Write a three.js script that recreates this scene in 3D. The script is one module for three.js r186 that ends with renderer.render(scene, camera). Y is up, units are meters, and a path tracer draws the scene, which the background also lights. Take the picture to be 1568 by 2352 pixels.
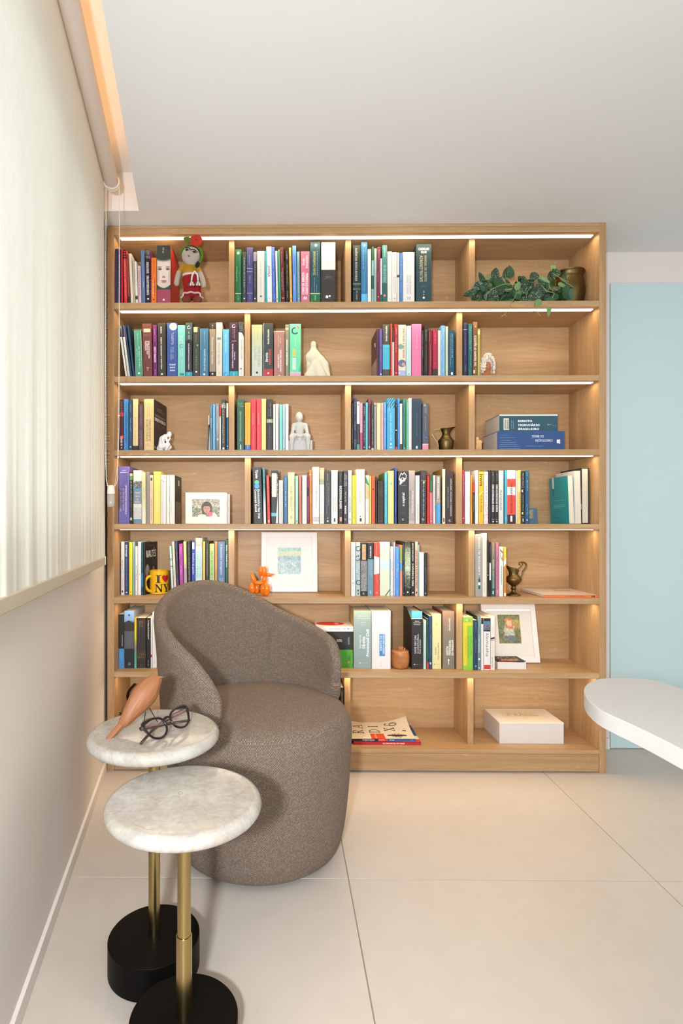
import * as THREE from 'three';
import { RoundedBoxGeometry } from 'three/addons/geometries/RoundedBoxGeometry.js';
import { mergeGeometries, mergeVertices, toCreasedNormals } from 'three/addons/utils/BufferGeometryUtils.js';
import { RectAreaLightUniformsLib } from 'three/addons/lights/RectAreaLightUniformsLib.js';
RectAreaLightUniformsLib.init();

// ------------------------------------------------------------------ camera, sky, lights, exposure
const scene = new THREE.Scene();
const F = 1300, CX = 635, CY = 1200, YAW = 0.0113, HC = 1.047;      // focal length and principal point in photograph pixels
const camera = new THREE.PerspectiveCamera(2 * Math.atan(1176 / F) * 180 / Math.PI, 1568 / 2352, 0.05, 50);
camera.position.set(0, HC, 0);
camera.rotation.y = YAW;
camera.setViewOffset(1568, 2352, 784 - CX, 1176 - CY, 1568, 2352);
scene.add(camera);
scene.background = new THREE.Color(0.86, 0.95, 1.0);                // bright overcast daylight outside the left window and the added rear one
scene.backgroundIntensity = 4.3;
const renderer = new THREE.WebGLRenderer();
renderer.toneMapping = THREE.LinearToneMapping;
renderer.toneMappingExposure = 0.92;
renderer.shadowMap.enabled = true;
const KEY = { pos: [-0.2, 1.12, 0.25], size: 0.09, power: 1700 };      // small softbox out of view beside the camera, casts the sharper shadows
const PANELS = [[0.9, 1.5, 'beside the desk'], [2.2, -1.0, 'nearer the blue panel']]; // unseen square ceiling luminaires (x, z), placed to light the room
const PANEL_POWER = 3.6, UP_POWER = 66, LED_POWER = 29, COVE_POWER = 22;
const WARM = new THREE.Color(1.0, 0.73, 0.42), COVE = new THREE.Color(1.0, 0.54, 0.21), NEUTRAL = new THREE.Color(0.93, 1.0, 1.08);
function areaLight(name, color, power, w, h, pos, look) {
  const l = new THREE.RectAreaLight(color, power, w, h);
  l.name = name; l.position.set(...pos); l.lookAt(...look); scene.add(l); return l;
}

// ------------------------------------------------------------------ measuring: a photograph pixel and a depth give a place in the room
function ray(u, v) {
  const dx = (u - CX) / F, dy = -(v - CY) / F, c = Math.cos(YAW), s = Math.sin(YAW);
  return [dx * c - s, dy, -dx * s - c];
}
const V = (x, y, z) => new THREE.Vector3(x, y, z);
function PX(u, v, Z) { const r = ray(u, v), k = Z / -r[2]; return V(r[0] * k, HC + r[1] * k, -Z); }       // on the plane at depth Z
function PY(u, v, y) { const r = ray(u, v), k = (y - HC) / r[1]; return V(r[0] * k, y, r[2] * k); }        // on the level plane at height y

// ------------------------------------------------------------------ helpers
let seed = 7;
const rnd = () => { seed = (seed * 1664525 + 1013904223) >>> 0; return seed / 4294967296; };
const rr = (a, b) => a + (b - a) * rnd();
const used = {};
function numbered(n) { const k = used[n] = (used[n] ?? -1) + 1; return k ? n + '_' + String(k).padStart(3, '0') : n; }
function shadow(o) { o.castShadow = o.receiveShadow = true; return o; }
function tag(o, label, category, group) { o.userData.label = label; o.userData.category = category; if (group) o.userData.group = group; return o; }
function thing(name, label, category, pos = [0, 0, 0], group) {
  const o = new THREE.Group(); o.name = numbered(name); o.position.set(pos[0] ?? pos.x, pos[1] ?? pos.y, pos[2] ?? pos.z); scene.add(o);
  return tag(o, label, category, group);
}
function part(name, geo, mat, parent, label) {
  const m = shadow(new THREE.Mesh(geo, mat)); m.name = name; parent.add(m); if (label) m.userData.label = label; return m;
}
function struct(name, geo, mat) { const m = part(name, geo, mat, scene); m.userData.kind = 'structure'; return m; }
const at = (g, x, y, z) => g.translate(x, y, z);
const box = (w, h, d, x = 0, y = 0, z = 0) => new THREE.BoxGeometry(w, h, d).translate(x, y, z);
const rbox = (w, h, d, r, x = 0, y = 0, z = 0) => new RoundedBoxGeometry(w, h, d, 2, r).translate(x, y, z);
function span(x0, x1, y0, y1, z0, z1, r = 0) { const a = [x1 - x0, y1 - y0, z1 - z0, ], c = [(x0 + x1) / 2, (y0 + y1) / 2, (z0 + z1) / 2]; return r ? rbox(...a, r, ...c) : box(...a, ...c); }
const lathe = (pts, seg = 48) => new THREE.LatheGeometry(pts.map(([r, y]) => new THREE.Vector2(Math.max(r, 0.00001), y)), seg);
function smoothLathe(pts, seg = 48, n = 60) { return new THREE.LatheGeometry(new THREE.SplineCurve(pts.map(([r, y]) => new THREE.Vector2(Math.max(r, 0.00001), y))).getPoints(n), seg); }
function tube(pts, r, seg = 24, rad = 8, closed = false) { return new THREE.TubeGeometry(new THREE.CatmullRomCurve3(pts.map((p) => p.isVector3 ? p : V(...p)), closed), seg, r, rad, closed); }
function taper(pts, radii, seg = 24, rad = 10) {                     // a tube with its own radius along the way, closed at both ends
  const c = new THREE.CatmullRomCurve3(pts.map((p) => p.isVector3 ? p : V(...p))), g = new THREE.TubeGeometry(c, seg, 1, rad, false), p = g.attributes.position;
  for (let i = 0; i <= seg; i++) {
    const t = i / seg, q = t * (radii.length - 1), k = Math.min(Math.floor(q), radii.length - 2), f = q - k, r = radii[k] * (1 - f) + radii[k + 1] * f, o = c.getPointAt(t);
    for (let j = 0; j <= rad; j++) { const n = i * (rad + 1) + j; p.setXYZ(n, o.x + (p.getX(n) - o.x) * r, o.y + (p.getY(n) - o.y) * r, o.z + (p.getZ(n) - o.z) * r); }
  }
  g.computeVertexNormals();
  const a = c.getPointAt(0), b = c.getPointAt(1);
  return merge([g, ell(a.x, a.y, a.z, radii[0] * .98, radii[0] * .98, radii[0] * .98, 8), ell(b.x, b.y, b.z, radii.at(-1) * .98, radii.at(-1) * .98, radii.at(-1) * .98, 8)]);
}
const ell = (x, y, z, a, b, c, n = 20) => new THREE.SphereGeometry(1, n, Math.max(6, Math.round(n * .7))).scale(a, b, c).translate(x, y, z);
function merge(list) { return mergeGeometries(list.map((g) => { const q = g.index ? g.toNonIndexed() : g; for (const k of Object.keys(q.attributes)) if (!['position', 'normal', 'uv'].includes(k)) q.deleteAttribute(k); if (!q.attributes.uv) q.setAttribute('uv', new THREE.BufferAttribute(new Float32Array(q.attributes.position.count * 2), 2)); return q; })); }
function boxUV(g, s = 1, swap = false, ou = 0, ov = 0) {               // uv in metres from the face that each triangle points along
  const q = g.index ? g.toNonIndexed() : g, p = q.attributes.position, n = p.count, uv = new Float32Array(n * 2), a = V(), b = V(), c = V();
  for (let i = 0; i < n; i += 3) {
    a.fromBufferAttribute(p, i); b.fromBufferAttribute(p, i + 1); c.fromBufferAttribute(p, i + 2);
    const e = b.clone().sub(a).cross(c.clone().sub(a)), x = Math.abs(e.x), y = Math.abs(e.y), z = Math.abs(e.z);
    [a, b, c].forEach((k, j) => { let u, w; if (z >= x && z >= y) { u = k.x; w = k.y; } else if (x >= y) { u = k.z; w = k.y; } else { u = k.x; w = k.z; } if (swap) [u, w] = [w, u]; uv[(i + j) * 2] = u * s + ou; uv[(i + j) * 2 + 1] = w * s + ov; });
  }
  q.setAttribute('uv', new THREE.BufferAttribute(uv, 2)); return q;
}
function extr(pts, depth, bevel = 0, curve = 8) {                    // plan outline in x, z extruded upwards
  const s = new THREE.Shape(pts.map(([x, z]) => new THREE.Vector2(x, -z)));
  const g = new THREE.ExtrudeGeometry(s, { depth: depth - 2 * bevel, bevelEnabled: bevel > 0, bevelSize: bevel, bevelThickness: bevel, bevelOffset: -bevel, bevelSegments: 3, curveSegments: curve });
  return g.rotateX(-Math.PI / 2).translate(0, bevel, 0);
}
// surface of a distance field on a grid, with smooth normals
const smin = (a, b, k) => { const h = Math.max(k - Math.abs(a - b), 0) / k; return Math.min(a, b) - h * h * k * .25; };
function cap(p, a, b, ra, rb) {
  const bx = b[0] - a[0], by = b[1] - a[1], bz = b[2] - a[2], px = p[0] - a[0], py = p[1] - a[1], pz = p[2] - a[2];
  const t = Math.min(1, Math.max(0, (px * bx + py * by + pz * bz) / (bx * bx + by * by + bz * bz + 1e-12)));
  return Math.hypot(px - bx * t, py - by * t, pz - bz * t) - (ra + (rb - ra) * t);
}
const blob = (p, c, r) => { const k = Math.hypot((p[0] - c[0]) / r[0], (p[1] - c[1]) / r[1], (p[2] - c[2]) / r[2]); return (k - 1) * Math.min(...r); };
function sdfGeo(fn, lo, hi, cell) {
  const n = [0, 1, 2].map((i) => Math.ceil((hi[i] - lo[i]) / cell) + 1), id = (i, j, k) => i + n[0] * (j + n[1] * k), f = new Float32Array(n[0] * n[1] * n[2]);
  for (let k = 0; k < n[2]; k++) for (let j = 0; j < n[1]; j++) for (let i = 0; i < n[0]; i++) f[id(i, j, k)] = fn([lo[0] + i * cell, lo[1] + j * cell, lo[2] + k * cell]);
  const cellOf = new Int32Array(f.length).fill(-1), pos = [], idx = [];
  for (let k = 0; k < n[2] - 1; k++) for (let j = 0; j < n[1] - 1; j++) for (let i = 0; i < n[0] - 1; i++) {
    let sx = 0, sy = 0, sz = 0, m = 0;
    const cn = []; for (let c = 0; c < 8; c++) cn.push(f[id(i + (c & 1), j + (c >> 1 & 1), k + (c >> 2))]);
    for (let c = 0; c < 8; c++) for (const b of [1, 2, 4]) if (!(c & b)) { const d = c | b; if ((cn[c] < 0) !== (cn[d] < 0)) { const t = cn[c] / (cn[c] - cn[d]); sx += (c & 1) + (b === 1 ? t : 0); sy += (c >> 1 & 1) + (b === 2 ? t : 0); sz += (c >> 2) + (b === 4 ? t : 0); m++; } }
    if (m) { cellOf[id(i, j, k)] = pos.length / 3; pos.push(lo[0] + (i + sx / m) * cell, lo[1] + (j + sy / m) * cell, lo[2] + (k + sz / m) * cell); }
  }
  for (let k = 1; k < n[2] - 1; k++) for (let j = 1; j < n[1] - 1; j++) for (let i = 1; i < n[0] - 1; i++) {
    const a = f[id(i, j, k)] < 0;
    const q = (w, x, y, z, flip) => { if (w < 0 || x < 0 || y < 0 || z < 0) return; flip ? idx.push(w, y, x, w, z, y) : idx.push(w, x, y, w, y, z); };
    if (a !== f[id(i + 1, j, k)] < 0) q(cellOf[id(i, j - 1, k - 1)], cellOf[id(i, j, k - 1)], cellOf[id(i, j, k)], cellOf[id(i, j - 1, k)], !a);
    if (a !== f[id(i, j + 1, k)] < 0) q(cellOf[id(i - 1, j, k - 1)], cellOf[id(i - 1, j, k)], cellOf[id(i, j, k)], cellOf[id(i, j, k - 1)], !a);
    if (a !== f[id(i, j, k + 1)] < 0) q(cellOf[id(i - 1, j - 1, k)], cellOf[id(i, j - 1, k)], cellOf[id(i, j, k)], cellOf[id(i - 1, j, k)], !a);
  }
  const g = new THREE.BufferGeometry(); g.setAttribute('position', new THREE.Float32BufferAttribute(pos, 3)); g.setIndex(idx); g.computeVertexNormals(); return g;
}
// ------------------------------------------------------------------ textures and materials
function hash(x, y) { let h = (x * 374761393 + y * 668265263) | 0; h = Math.imul(h ^ (h >>> 13), 1274126177); return ((h ^ (h >>> 16)) >>> 0) / 4294967296; }
function noise(x, y, px, py) {                                       // value noise that repeats every px, py cells
  const xi = Math.floor(x), yi = Math.floor(y), fx = x - xi, fy = y - yi, u = fx * fx * (3 - 2 * fx), v = fy * fy * (3 - 2 * fy), m = (a, b) => ((a % b) + b) % b;
  const h = (i, j) => hash(m(xi + i, px), m(yi + j, py));
  return (h(0, 0) * (1 - u) + h(1, 0) * u) * (1 - v) + (h(0, 1) * (1 - u) + h(1, 1) * u) * v;
}
function dataTex(n, m, fn, srgb = true) {                            // fn(u, v) gives r, g, b in 0..1
  const d = new Uint8Array(n * m * 4);
  for (let j = 0; j < m; j++) for (let i = 0; i < n; i++) { const c = fn(i / n, j / m, i, j), k = (j * n + i) * 4; d[k] = c[0] * 255; d[k + 1] = c[1] * 255; d[k + 2] = c[2] * 255; d[k + 3] = 255; }
  const t = new THREE.DataTexture(d, n, m); t.magFilter = t.minFilter = THREE.LinearFilter; t.wrapS = t.wrapT = THREE.RepeatWrapping; if (srgb) t.colorSpace = THREE.SRGBColorSpace; t.needsUpdate = true; return t;
}
function canvasTex(w, h, draw) {
  const c = document.createElement('canvas'); c.width = w; c.height = h; const g = c.getContext('2d'); draw(g, w, h);
  const t = new THREE.CanvasTexture(c); t.colorSpace = THREE.SRGBColorSpace; return t;
}
const mixc = (a, b, t) => a.map((x, i) => x + (b[i] - x) * t), clamp = (x) => Math.min(1, Math.max(0, x));
const rgb = (h) => { const n = parseInt(h.slice(1), 16); return [(n >> 16) / 255, (n >> 8 & 255) / 255, (n & 255) / 255]; };
const mat = (color, roughness = .6, extra = {}) => new (Object.keys(extra).some((k) => ['clearcoat', 'transmission', 'sheen', 'ior', 'thickness', 'specularIntensity'].includes(k)) ? THREE.MeshPhysicalMaterial : THREE.MeshStandardMaterial)({ color, roughness, ...extra });
const woodTex = dataTex(1024, 1024, (u, v) => {                      // light oak veneer, grain along u, one metre a side
  const wob = (noise(u * 4, v * 6, 4, 6) - .5) * .055 + (noise(u * 9, v * 16, 9, 16) - .5) * .018, w = v + wob;
  const broad = noise(u * 2, w * 14, 2, 14), band = noise(u * 3, w * 46, 3, 46), fine = noise(u * 10, w * 190, 10, 190), pore = noise(u * 26, v * 340, 26, 340);
  let c = mixc(rgb('#c9a77d'), rgb('#ad885e'), clamp(broad * .75 + band * .5 - .12));
  c = mixc(c, rgb('#94693c'), .26 * fine); if (pore > .82) c = mixc(c, rgb('#7d5a35'), (pore - .82) * 1.3);
  const ring = (w * 38 + 2.6 * noise(u * 2, v * 5, 2, 5) + 40) % 1, fleck = noise(u * 46, v * 210, 46, 210), patch = noise(u * 7, v * 5, 7, 5);
  c = mixc(c, rgb('#8d6a43'), .22 * clamp(1 - ring * 5) * clamp(broad * 1.6)); if (fleck > .8 && patch > .5) c = mixc(c, rgb('#dcc09b'), (fleck - .8) * 1.6); c = mixc(c, rgb('#9c7852'), .22 * clamp(patch * 2 - 1.1));
  const kx = (u * 3) % 1 - .5, ky = (v * 4) % 1 - .5, cell = hash(Math.floor(u * 3) + 3, Math.floor(v * 4) + 11), kd = Math.hypot((kx + cell * .5 - .25) * 1.2, (ky + .2 - cell * .4) * 2.2);
  if (cell > .5) { if (kd < .028) c = mixc(c, rgb('#7b5c3c'), (1 - kd / .028) * .55); else if (kd < .2) c = mixc(c, rgb('#8a6138'), .5 * (1 - kd / .2) * (noise(kd * 60, cell * 9, 99, 99))); }
  return c;
});
const weaveBump = dataTex(256, 256, (u, v, i, j) => {                // coarse basket weave, eight by eight stitches
  const x = u * 16, y = v * 16, odd = (Math.floor(x) + Math.floor(y)) & 1, fx = x % 1 - .5, fy = y % 1 - .5;
  const h = clamp(1 - 1.7 * Math.hypot(odd ? fx * .8 : fx * 1.2, odd ? fy * 1.2 : fy * .8)) * .85 + .15 * hash(i, j); return [h, h, h];
}, false);
const weaveTex = dataTex(1024, 1024, (u, v, i, j) => {
  const x = u * 64, y = v * 64, X = Math.floor(x), Y = Math.floor(y), fx = x % 1 - .5, fy = y % 1 - .5, odd = (X + Y) & 1, r = hash(X + 5, Y + 9), d = Math.hypot(odd ? fx * .85 : fx * 1.2, odd ? fy * 1.2 : fy * .85);
  let yarn = odd ? (r < .55 ? rgb('#796b60') : r < .8 ? rgb('#94887d') : r < .92 ? rgb('#876453') : rgb('#6b635c')) : (r < .5 ? rgb('#b7aca0') : r < .8 ? rgb('#a39688') : r < .9 ? rgb('#9f8270') : rgb('#908b85'));
  yarn = mixc(yarn, rgb('#8a796a'), .30); const thread = .9 + .2 * noise(x * 3 + y * 3, y * 3 - x * 3 + 400, 4096, 4096);
  return mixc(yarn, rgb('#6b5f55'), clamp((d - .33) * 3.2)).map((c) => clamp(c * thread));
});
const stoneTex = dataTex(1024, 1024, (u, v) => {                     // warm white quartzite, 0.4 m a side
  const f = (s, o = 0) => noise(u * s + o, v * s + o, s, s), w = f(5) - .5, w2 = f(12, 3) - .5, n = f(9) * .3 + f(22, 5) * .35 + f(48, 2) * .35;
  let c = mixc(rgb('#d6cfc4'), rgb('#c2b9ac'), clamp(n * 2.2 - .7)); c = mixc(c, rgb('#b0aaa2'), .35 * clamp(f(14, 7) * 2.2 - 1.2)); c = mixc(c, rgb('#cdbfa8'), .5 * clamp(f(6, 1) * 2.6 - 1.5));
  const crumb = noise(u * 90 + w * 20, v * 60 + w2 * 16, 90, 60); c = mixc(c, rgb('#9b9184'), .22 * clamp(crumb * 2.4 - 1.4)); c = mixc(c, rgb('#e4ded5'), .3 * clamp(noise(u * 70 + w2 * 14, v * 34 + w * 18, 70, 34) * 2.4 - 1.4));
  const gate = clamp(f(7, 2) * 3.2 - 1.6), vein = Math.abs(Math.sin((u * 2 + v * 3 + w * 1.1 + w2 * .6 + (f(30) - .5) * .16) * Math.PI));
  if (vein < .05) c = mixc(c, rgb('#97845a'), (1 - vein / .05) * .6 * gate);
  return c.map((x) => clamp(x + (hash(u * 9999, v * 9999) - .5) * .03));
});
const tileTex = dataTex(512, 512, (u, v) => { const n = noise(u * 6, v * 6, 6, 6) * .6 + noise(u * 30, v * 30, 30, 30) * .4, s = hash(u * 512, v * 512); return mixc(rgb('#cabfb4'), rgb('#c2b7ab'), n).map((c) => clamp(c - (s > .9985 ? .05 : 0))); });
const linenTex = dataTex(256, 256, (u, v, i, j) => { const k = .985 + .015 * ((i + j) & 1) - .03 * noise(u * 64, v * 4, 64, 4); return rgb('#f1eee0').map((c) => clamp(c * k)); });
const pageTex = dataTex(128, 16, (u) => { const k = .9 + .1 * hash(Math.floor(u * 128), 3); return rgb('#e6dcc8').map((c) => c * k); });
const crochet = dataTex(128, 128, (u, v) => { const x = u * 8, y = v * 8, k = Math.abs((x + (Math.floor(y) & 1) * .5) % 1 - .5) * 2, r = Math.abs(y % 1 - .5) * 2, h = clamp(1 - .7 * r * r - .35 * k * k); return [h, h, h]; }, false);
weaveBump.repeat.set(4, 4);
const M = {
  wood: mat('#ffffff', .5, { map: woodTex }),
  wall: mat('#e2dad2', .85), ceiling: mat('#e2e2e1', .9),
  base: mat('#e4ddd6', .5), tile: mat('#ffffff', .34, { map: tileTex }), grout: mat('#8f8272', .9),
  panel: mat('#c4dadb', .4), white: mat('#bab5b0', .45), whiteCard: mat('#e6e0d8', .75), paper: mat('#ffffff', .85, { map: pageTex }),
  black: mat('#0a0807', .5, { specularIntensity: .2 }), brass: mat('#ab9664', .24, { metalness: 1 }), oldBrass: mat('#6a5838', .42, { metalness: 1 }), bronze: mat('#2b2114', .35, { metalness: .9 }),
  fabric: mat('#e6ded7', .95, { map: weaveTex, bumpMap: weaveBump, bumpScale: .0010 }), piping: mat('#786b60', .9),
  stone: mat('#dadada', .12, { map: stoneTex }), blind: mat('#ffffff', .95, { map: linenTex, transmission: .19, thickness: 0, side: THREE.DoubleSide }),
  blindBar: mat('#c9bda6', .45), tubeSkin: mat('#d5c7ba', .6), plastic: mat('#e6ddcb', .35),
  dark: mat('#2b2f36', .4), glass: mat('#ffffff', .02, { transmission: 1, thickness: 0, ior: 1.45 }),
  led: new THREE.MeshStandardMaterial({ color: '#fff6ea', emissive: new THREE.Color(1, .93, .82), emissiveIntensity: 3.2 }),
  coveLed: new THREE.MeshStandardMaterial({ color: '#ffe2b8', emissive: COVE, emissiveIntensity: 2 }),
  lamp: new THREE.MeshStandardMaterial({ color: '#ffffff', emissive: NEUTRAL, emissiveIntensity: 3 }),
};
// ------------------------------------------------------------------ the room
const D = 2.379, DB = 2.632, CEIL = HC + 1.2535, COVE_TOP = CEIL + .155;
const SLOPE = .163, cornerX = PX(245.5, 1775, D).x;                   // the window wall runs at an angle to the bookcase
const wallX = (Z) => cornerX - .010 + SLOPE * (D - Z);               // its inner face at depth Z
const dirW = V(SLOPE, 0, 1).normalize(), norW = V(1, 0, -SLOPE).normalize();   // along the wall towards the camera; into the room
const WT = (t, y, off = 0) => V(wallX(DB), y, -DB).addScaledVector(dirW, t).addScaledVector(norW, off);
function wallGroup(o) { o.position.set(wallX(DB), 0, -DB); o.rotation.y = -Math.atan(1 / SLOPE) + Math.PI / 2; return o; }
// in the wall's own axes: z runs along the wall towards the camera, x into the room
const tOf = (Z) => (DB - Z) * Math.hypot(SLOPE, 1);
const ROOM_R = 3.1, REAR = 3.2, tEnd = tOf(-REAR) + .05;
{
  const floor = new THREE.Group(); floor.name = 'floor'; floor.userData.kind = 'structure'; scene.add(floor);
  part('grout', box(5.2, .05, 6.4, 1.2, -.0268, .2), M.grout, floor);
  const xj = PY(800, 2019, 0).x, xk = PY(1510, 2026, 0).x, S = xk - xj, zj = PY(800, 2019, 0).z, tileGeo = boxUV(rbox(S - .0026, .012, S - .0026, .001, 0, -.006, 0), 1), wideGeo = boxUV(rbox(S * 1.6 - .0026, .012, S - .0026, .001, -S * .3, -.006, 0), 1);
  for (let i = -1; i < 4; i++) for (let j = -2; j < 6; j++) {
    const x = xj + (i + .5) * S, z = zj - S / 2 + j * S; if (z < -DB - .46 || z > REAR + .3 || x < wallX(-z) - .5) continue;
    const t = part('tile', i < 0 ? wideGeo : tileGeo, M.tile, floor); t.position.set(x, 0, z); t.rotation.y = i < 0 ? 0 : ((i * 3 + j * 5 + 40) % 4) * Math.PI / 2;
  }
  const W0 = .99, W1 = CEIL - .2, wy1 = COVE_TOP, t0 = .62, t1 = tOf(.55);
  const wl = struct('wall_left', merge([span(-.12, 0, 0, W0, -.3, tEnd), span(-.12, 0, W0, wy1, t1, tEnd), span(-.12, 0, W1, wy1, -.3, t1), span(-.12, 0, W0, W1, -.3, t0)]), M.wall); wallGroup(wl);
  const win = wallGroup(new THREE.Group()); win.name = 'window_1'; win.userData.kind = 'structure'; scene.add(win);
  part('window_frame', merge([span(-.07, -.03, W0, W1, t0, t0 + .05), span(-.07, -.03, W0, W0 + .05, t0, t1), span(-.07, -.03, W1 - .05, W1, t0, t1), span(-.07, -.03, W0, W1, 1.15, 1.2), span(-.07, -.03, W0, W1, t1 - .05, t1)]), M.dark, win);
  part('pane', span(-.052, -.048, W0 + .05, W1 - .05, t0 + .05, 1.15), M.glass, win); part('pane', span(-.052, -.048, W0 + .05, W1 - .05, 1.2, t1 - .05), M.glass, win);
  const bb = struct('baseboard_left', boxUV(merge([rbox(.010, .042, tEnd - tOf(D), .0015, .005, .021, (tEnd + tOf(D)) / 2)])), M.base); wallGroup(bb);
  struct('wall_back', span(wallX(DB) - .5, ROOM_R + .1, 0, COVE_TOP, -DB - .13, -DB - .012), M.wall);
  struct('wall_right', span(ROOM_R, ROOM_R + .12, 0, COVE_TOP, -DB - .1, REAR + .1), M.wall);
  const rx0 = .45, rx1 = ROOM_R - .15, ry0 = .12, ry1 = 2.2;  // opening added in the unseen rear wall for frontal fill daylight
  struct('unseen_wall_rear', merge([span(wallX(-REAR) - .5, rx0, 0, COVE_TOP, REAR, REAR + .12), span(rx1, ROOM_R + .1, 0, COVE_TOP, REAR, REAR + .12), span(rx0, rx1, 0, ry0, REAR, REAR + .12), span(rx0, rx1, ry1, COVE_TOP, REAR, REAR + .12)]), M.wall);
  const w2 = new THREE.Group(); w2.name = 'added_window_2'; w2.userData.kind = 'structure'; scene.add(w2); const mx = (rx0 + rx1) / 2;  // added window behind the camera, lets sky light onto the bookcase
  part('window_frame', merge([span(rx0, rx1, ry0, ry0 + .05, REAR + .04, REAR + .09), span(rx0, rx1, ry1 - .05, ry1, REAR + .04, REAR + .09), span(rx0, rx0 + .05, ry0, ry1, REAR + .04, REAR + .09), span(rx1 - .05, rx1, ry0, ry1, REAR + .04, REAR + .09), span(mx - .025, mx + .025, ry0, ry1, REAR + .04, REAR + .09)]), M.dark, w2);
  part('pane', span(rx0 + .05, mx - .025, ry0 + .05, ry1 - .05, REAR + .062, REAR + .066), M.glass, w2); part('pane', span(mx + .025, rx1 - .05, ry0 + .05, ry1 - .05, REAR + .062, REAR + .066), M.glass, w2);
  // ceiling with a light cove along the window wall
  const eA = PX(319, 480, HC ? D - .109 : D), eB = PX(235, 0, (CEIL - HC) * F / 1200), ex = (Z) => eA.x + (eB.x - eA.x) / (eB.z - eA.z) * (-Z - eA.z), ZE = -eA.z;
  const c1 = extr([[wallX(DB) - .3, -DB - .05], [ROOM_R + .05, -DB - .05], [ROOM_R + .05, REAR + .05], [ex(-REAR), REAR + .05], [ex(ZE), -ZE], [wallX(ZE) - .05, -ZE]], .16).translate(0, CEIL, 0);
  const c2 = extr([[wallX(DB) - .3, -DB - .05], [ROOM_R + .05, -DB - .05], [ROOM_R + .05, REAR + .05], [wallX(-REAR) - .2, REAR + .05]], .1).translate(0, COVE_TOP, 0);
  struct('ceiling', merge([c1, c2]), M.ceiling);
  // hidden warm strip in the cove
  const strip = tag(part('cove_light_strip', span(.002, .012, COVE_TOP - .03, COVE_TOP - .016, tOf(ZE) + .12, tEnd - .4), M.coveLed, scene), 'warm light strip hidden in the ceiling cove above the blind', 'light'); wallGroup(strip);
  const a = WT(1.75, COVE_TOP - .04, .016), l = areaLight('cove_light', COVE, COVE_POWER, 2.5, .014, a.toArray(), a.clone().add(V(norW.x, -.9, norW.z)).toArray());
  // square luminaires out of view, placed to light the room and the blue panel
  PANELS.forEach(([x, z, w], i) => {
    const p = thing('unseen_ceiling_light', 'unseen square white flush luminaire set in the plain ceiling ' + w, 'light', [x, CEIL, z]);
    part('trim_ring', merge([span(-.3, .3, -.012, -.0005, -.3, -.28), span(-.3, .3, -.012, -.0005, .28, .3), span(-.3, -.28, -.012, -.0005, -.28, .28), span(.28, .3, -.012, -.0005, -.28, .28)]), M.white, p);
    part('lamp_diffuser', span(-.28, .28, -.006, -.0005, -.28, .28), M.lamp, p);
    areaLight('unseen_panel_light', NEUTRAL, PANEL_POWER, .54, .54, [x, CEIL - .015, z], [x, 0, z]);
  });
  // added uplighter, out of view behind the desk, brightens the ceiling
  const u = thing('added_floor_lamp', 'added slim black floor lamp shining up to brighten the ceiling', 'lamp', [1.1, 0, 1.2]);
  part('lamp_base', new THREE.CylinderGeometry(.13, .13, .02, 40).translate(0, .0105, 0), M.black, u); part('lamp_pole', new THREE.CylinderGeometry(.012, .012, 1.66, 16).translate(0, .85, 0), M.black, u);
  part('lamp_bowl', lathe([[.014, 1.66], [.11, 1.69], [.19, 1.745], [.185, 1.745], [.105, 1.70], [.0001, 1.675]], 48), M.black, u); part('lamp_diffuser', new THREE.CylinderGeometry(.16, .16, .004, 40).translate(0, 1.725, 0), M.lamp, u);
  areaLight('added_floor_lamp_light', NEUTRAL, UP_POWER, .26, .26, [1.1, 1.735, 1.2], [1.1, 3, 1.2]);
  // softbox out of view beside the camera, lights the shelves, tables and chair
  const f = thing('unseen_softbox_lamp', 'unseen small square softbox lamp on a thin black stand beside the window wall', 'lamp', [KEY.pos[0], 0, KEY.pos[2] + .06]), s = KEY.size / 2, aim = V(.28, 1.0, -D);
  const head = new THREE.Group(); head.name = 'lamp_head'; f.add(head); head.position.y = KEY.pos[1]; head.lookAt(KEY.pos[0] * 2 - aim.x, KEY.pos[1] * 2 - aim.y, (KEY.pos[2]) * 2 - aim.z);
  part('softbox_shell', new THREE.CylinderGeometry(s * 1.42, .04, .09, 4, 1, true).rotateY(Math.PI / 4).rotateX(-Math.PI / 2).translate(0, 0, -.012), M.black, head);
  part('lamp_diffuser', box(s * 2, s * 2, .004, 0, 0, -.055), M.lamp, head);
  part('lamp_pole', new THREE.CylinderGeometry(.011, .011, KEY.pos[1] - .04, 12).translate(0, (KEY.pos[1] - .04) / 2, .03), M.black, f);
  part('stand_foot', new THREE.CylinderGeometry(.075, .08, .015, 32).translate(0, .0085, .03), M.black, f);
  head.updateWorldMatrix(true, true); const kp = head.localToWorld(V(0, 0, -.062));
  areaLight('unseen_softbox_light', NEUTRAL, KEY.power, s * 2, s * 2, kp.toArray(), aim.toArray());
}
// pale blue glazed panel on the back wall
{
  const y0 = .004, y1 = PX(1480, 648, DB - .006).y, x0 = PX(1404.5, 900, DB - .006).x;
  const g = thing('wall_panel', 'pale blue glossy glass panel covering the wall beside the bookcase', 'panel', [x0, 0, -DB]);
  part('glass_sheet', rbox(ROOM_R - x0 - .02, y1 - y0, .008, .002, (ROOM_R - x0 - .02) / 2, (y1 + y0) / 2, -.006), M.panel, g);
  struct('baseboard_back', span(PX(1392, 900, D).x + .003, x0 - .006, 0, .048, -DB - .012, -DB), M.base);
}

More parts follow.
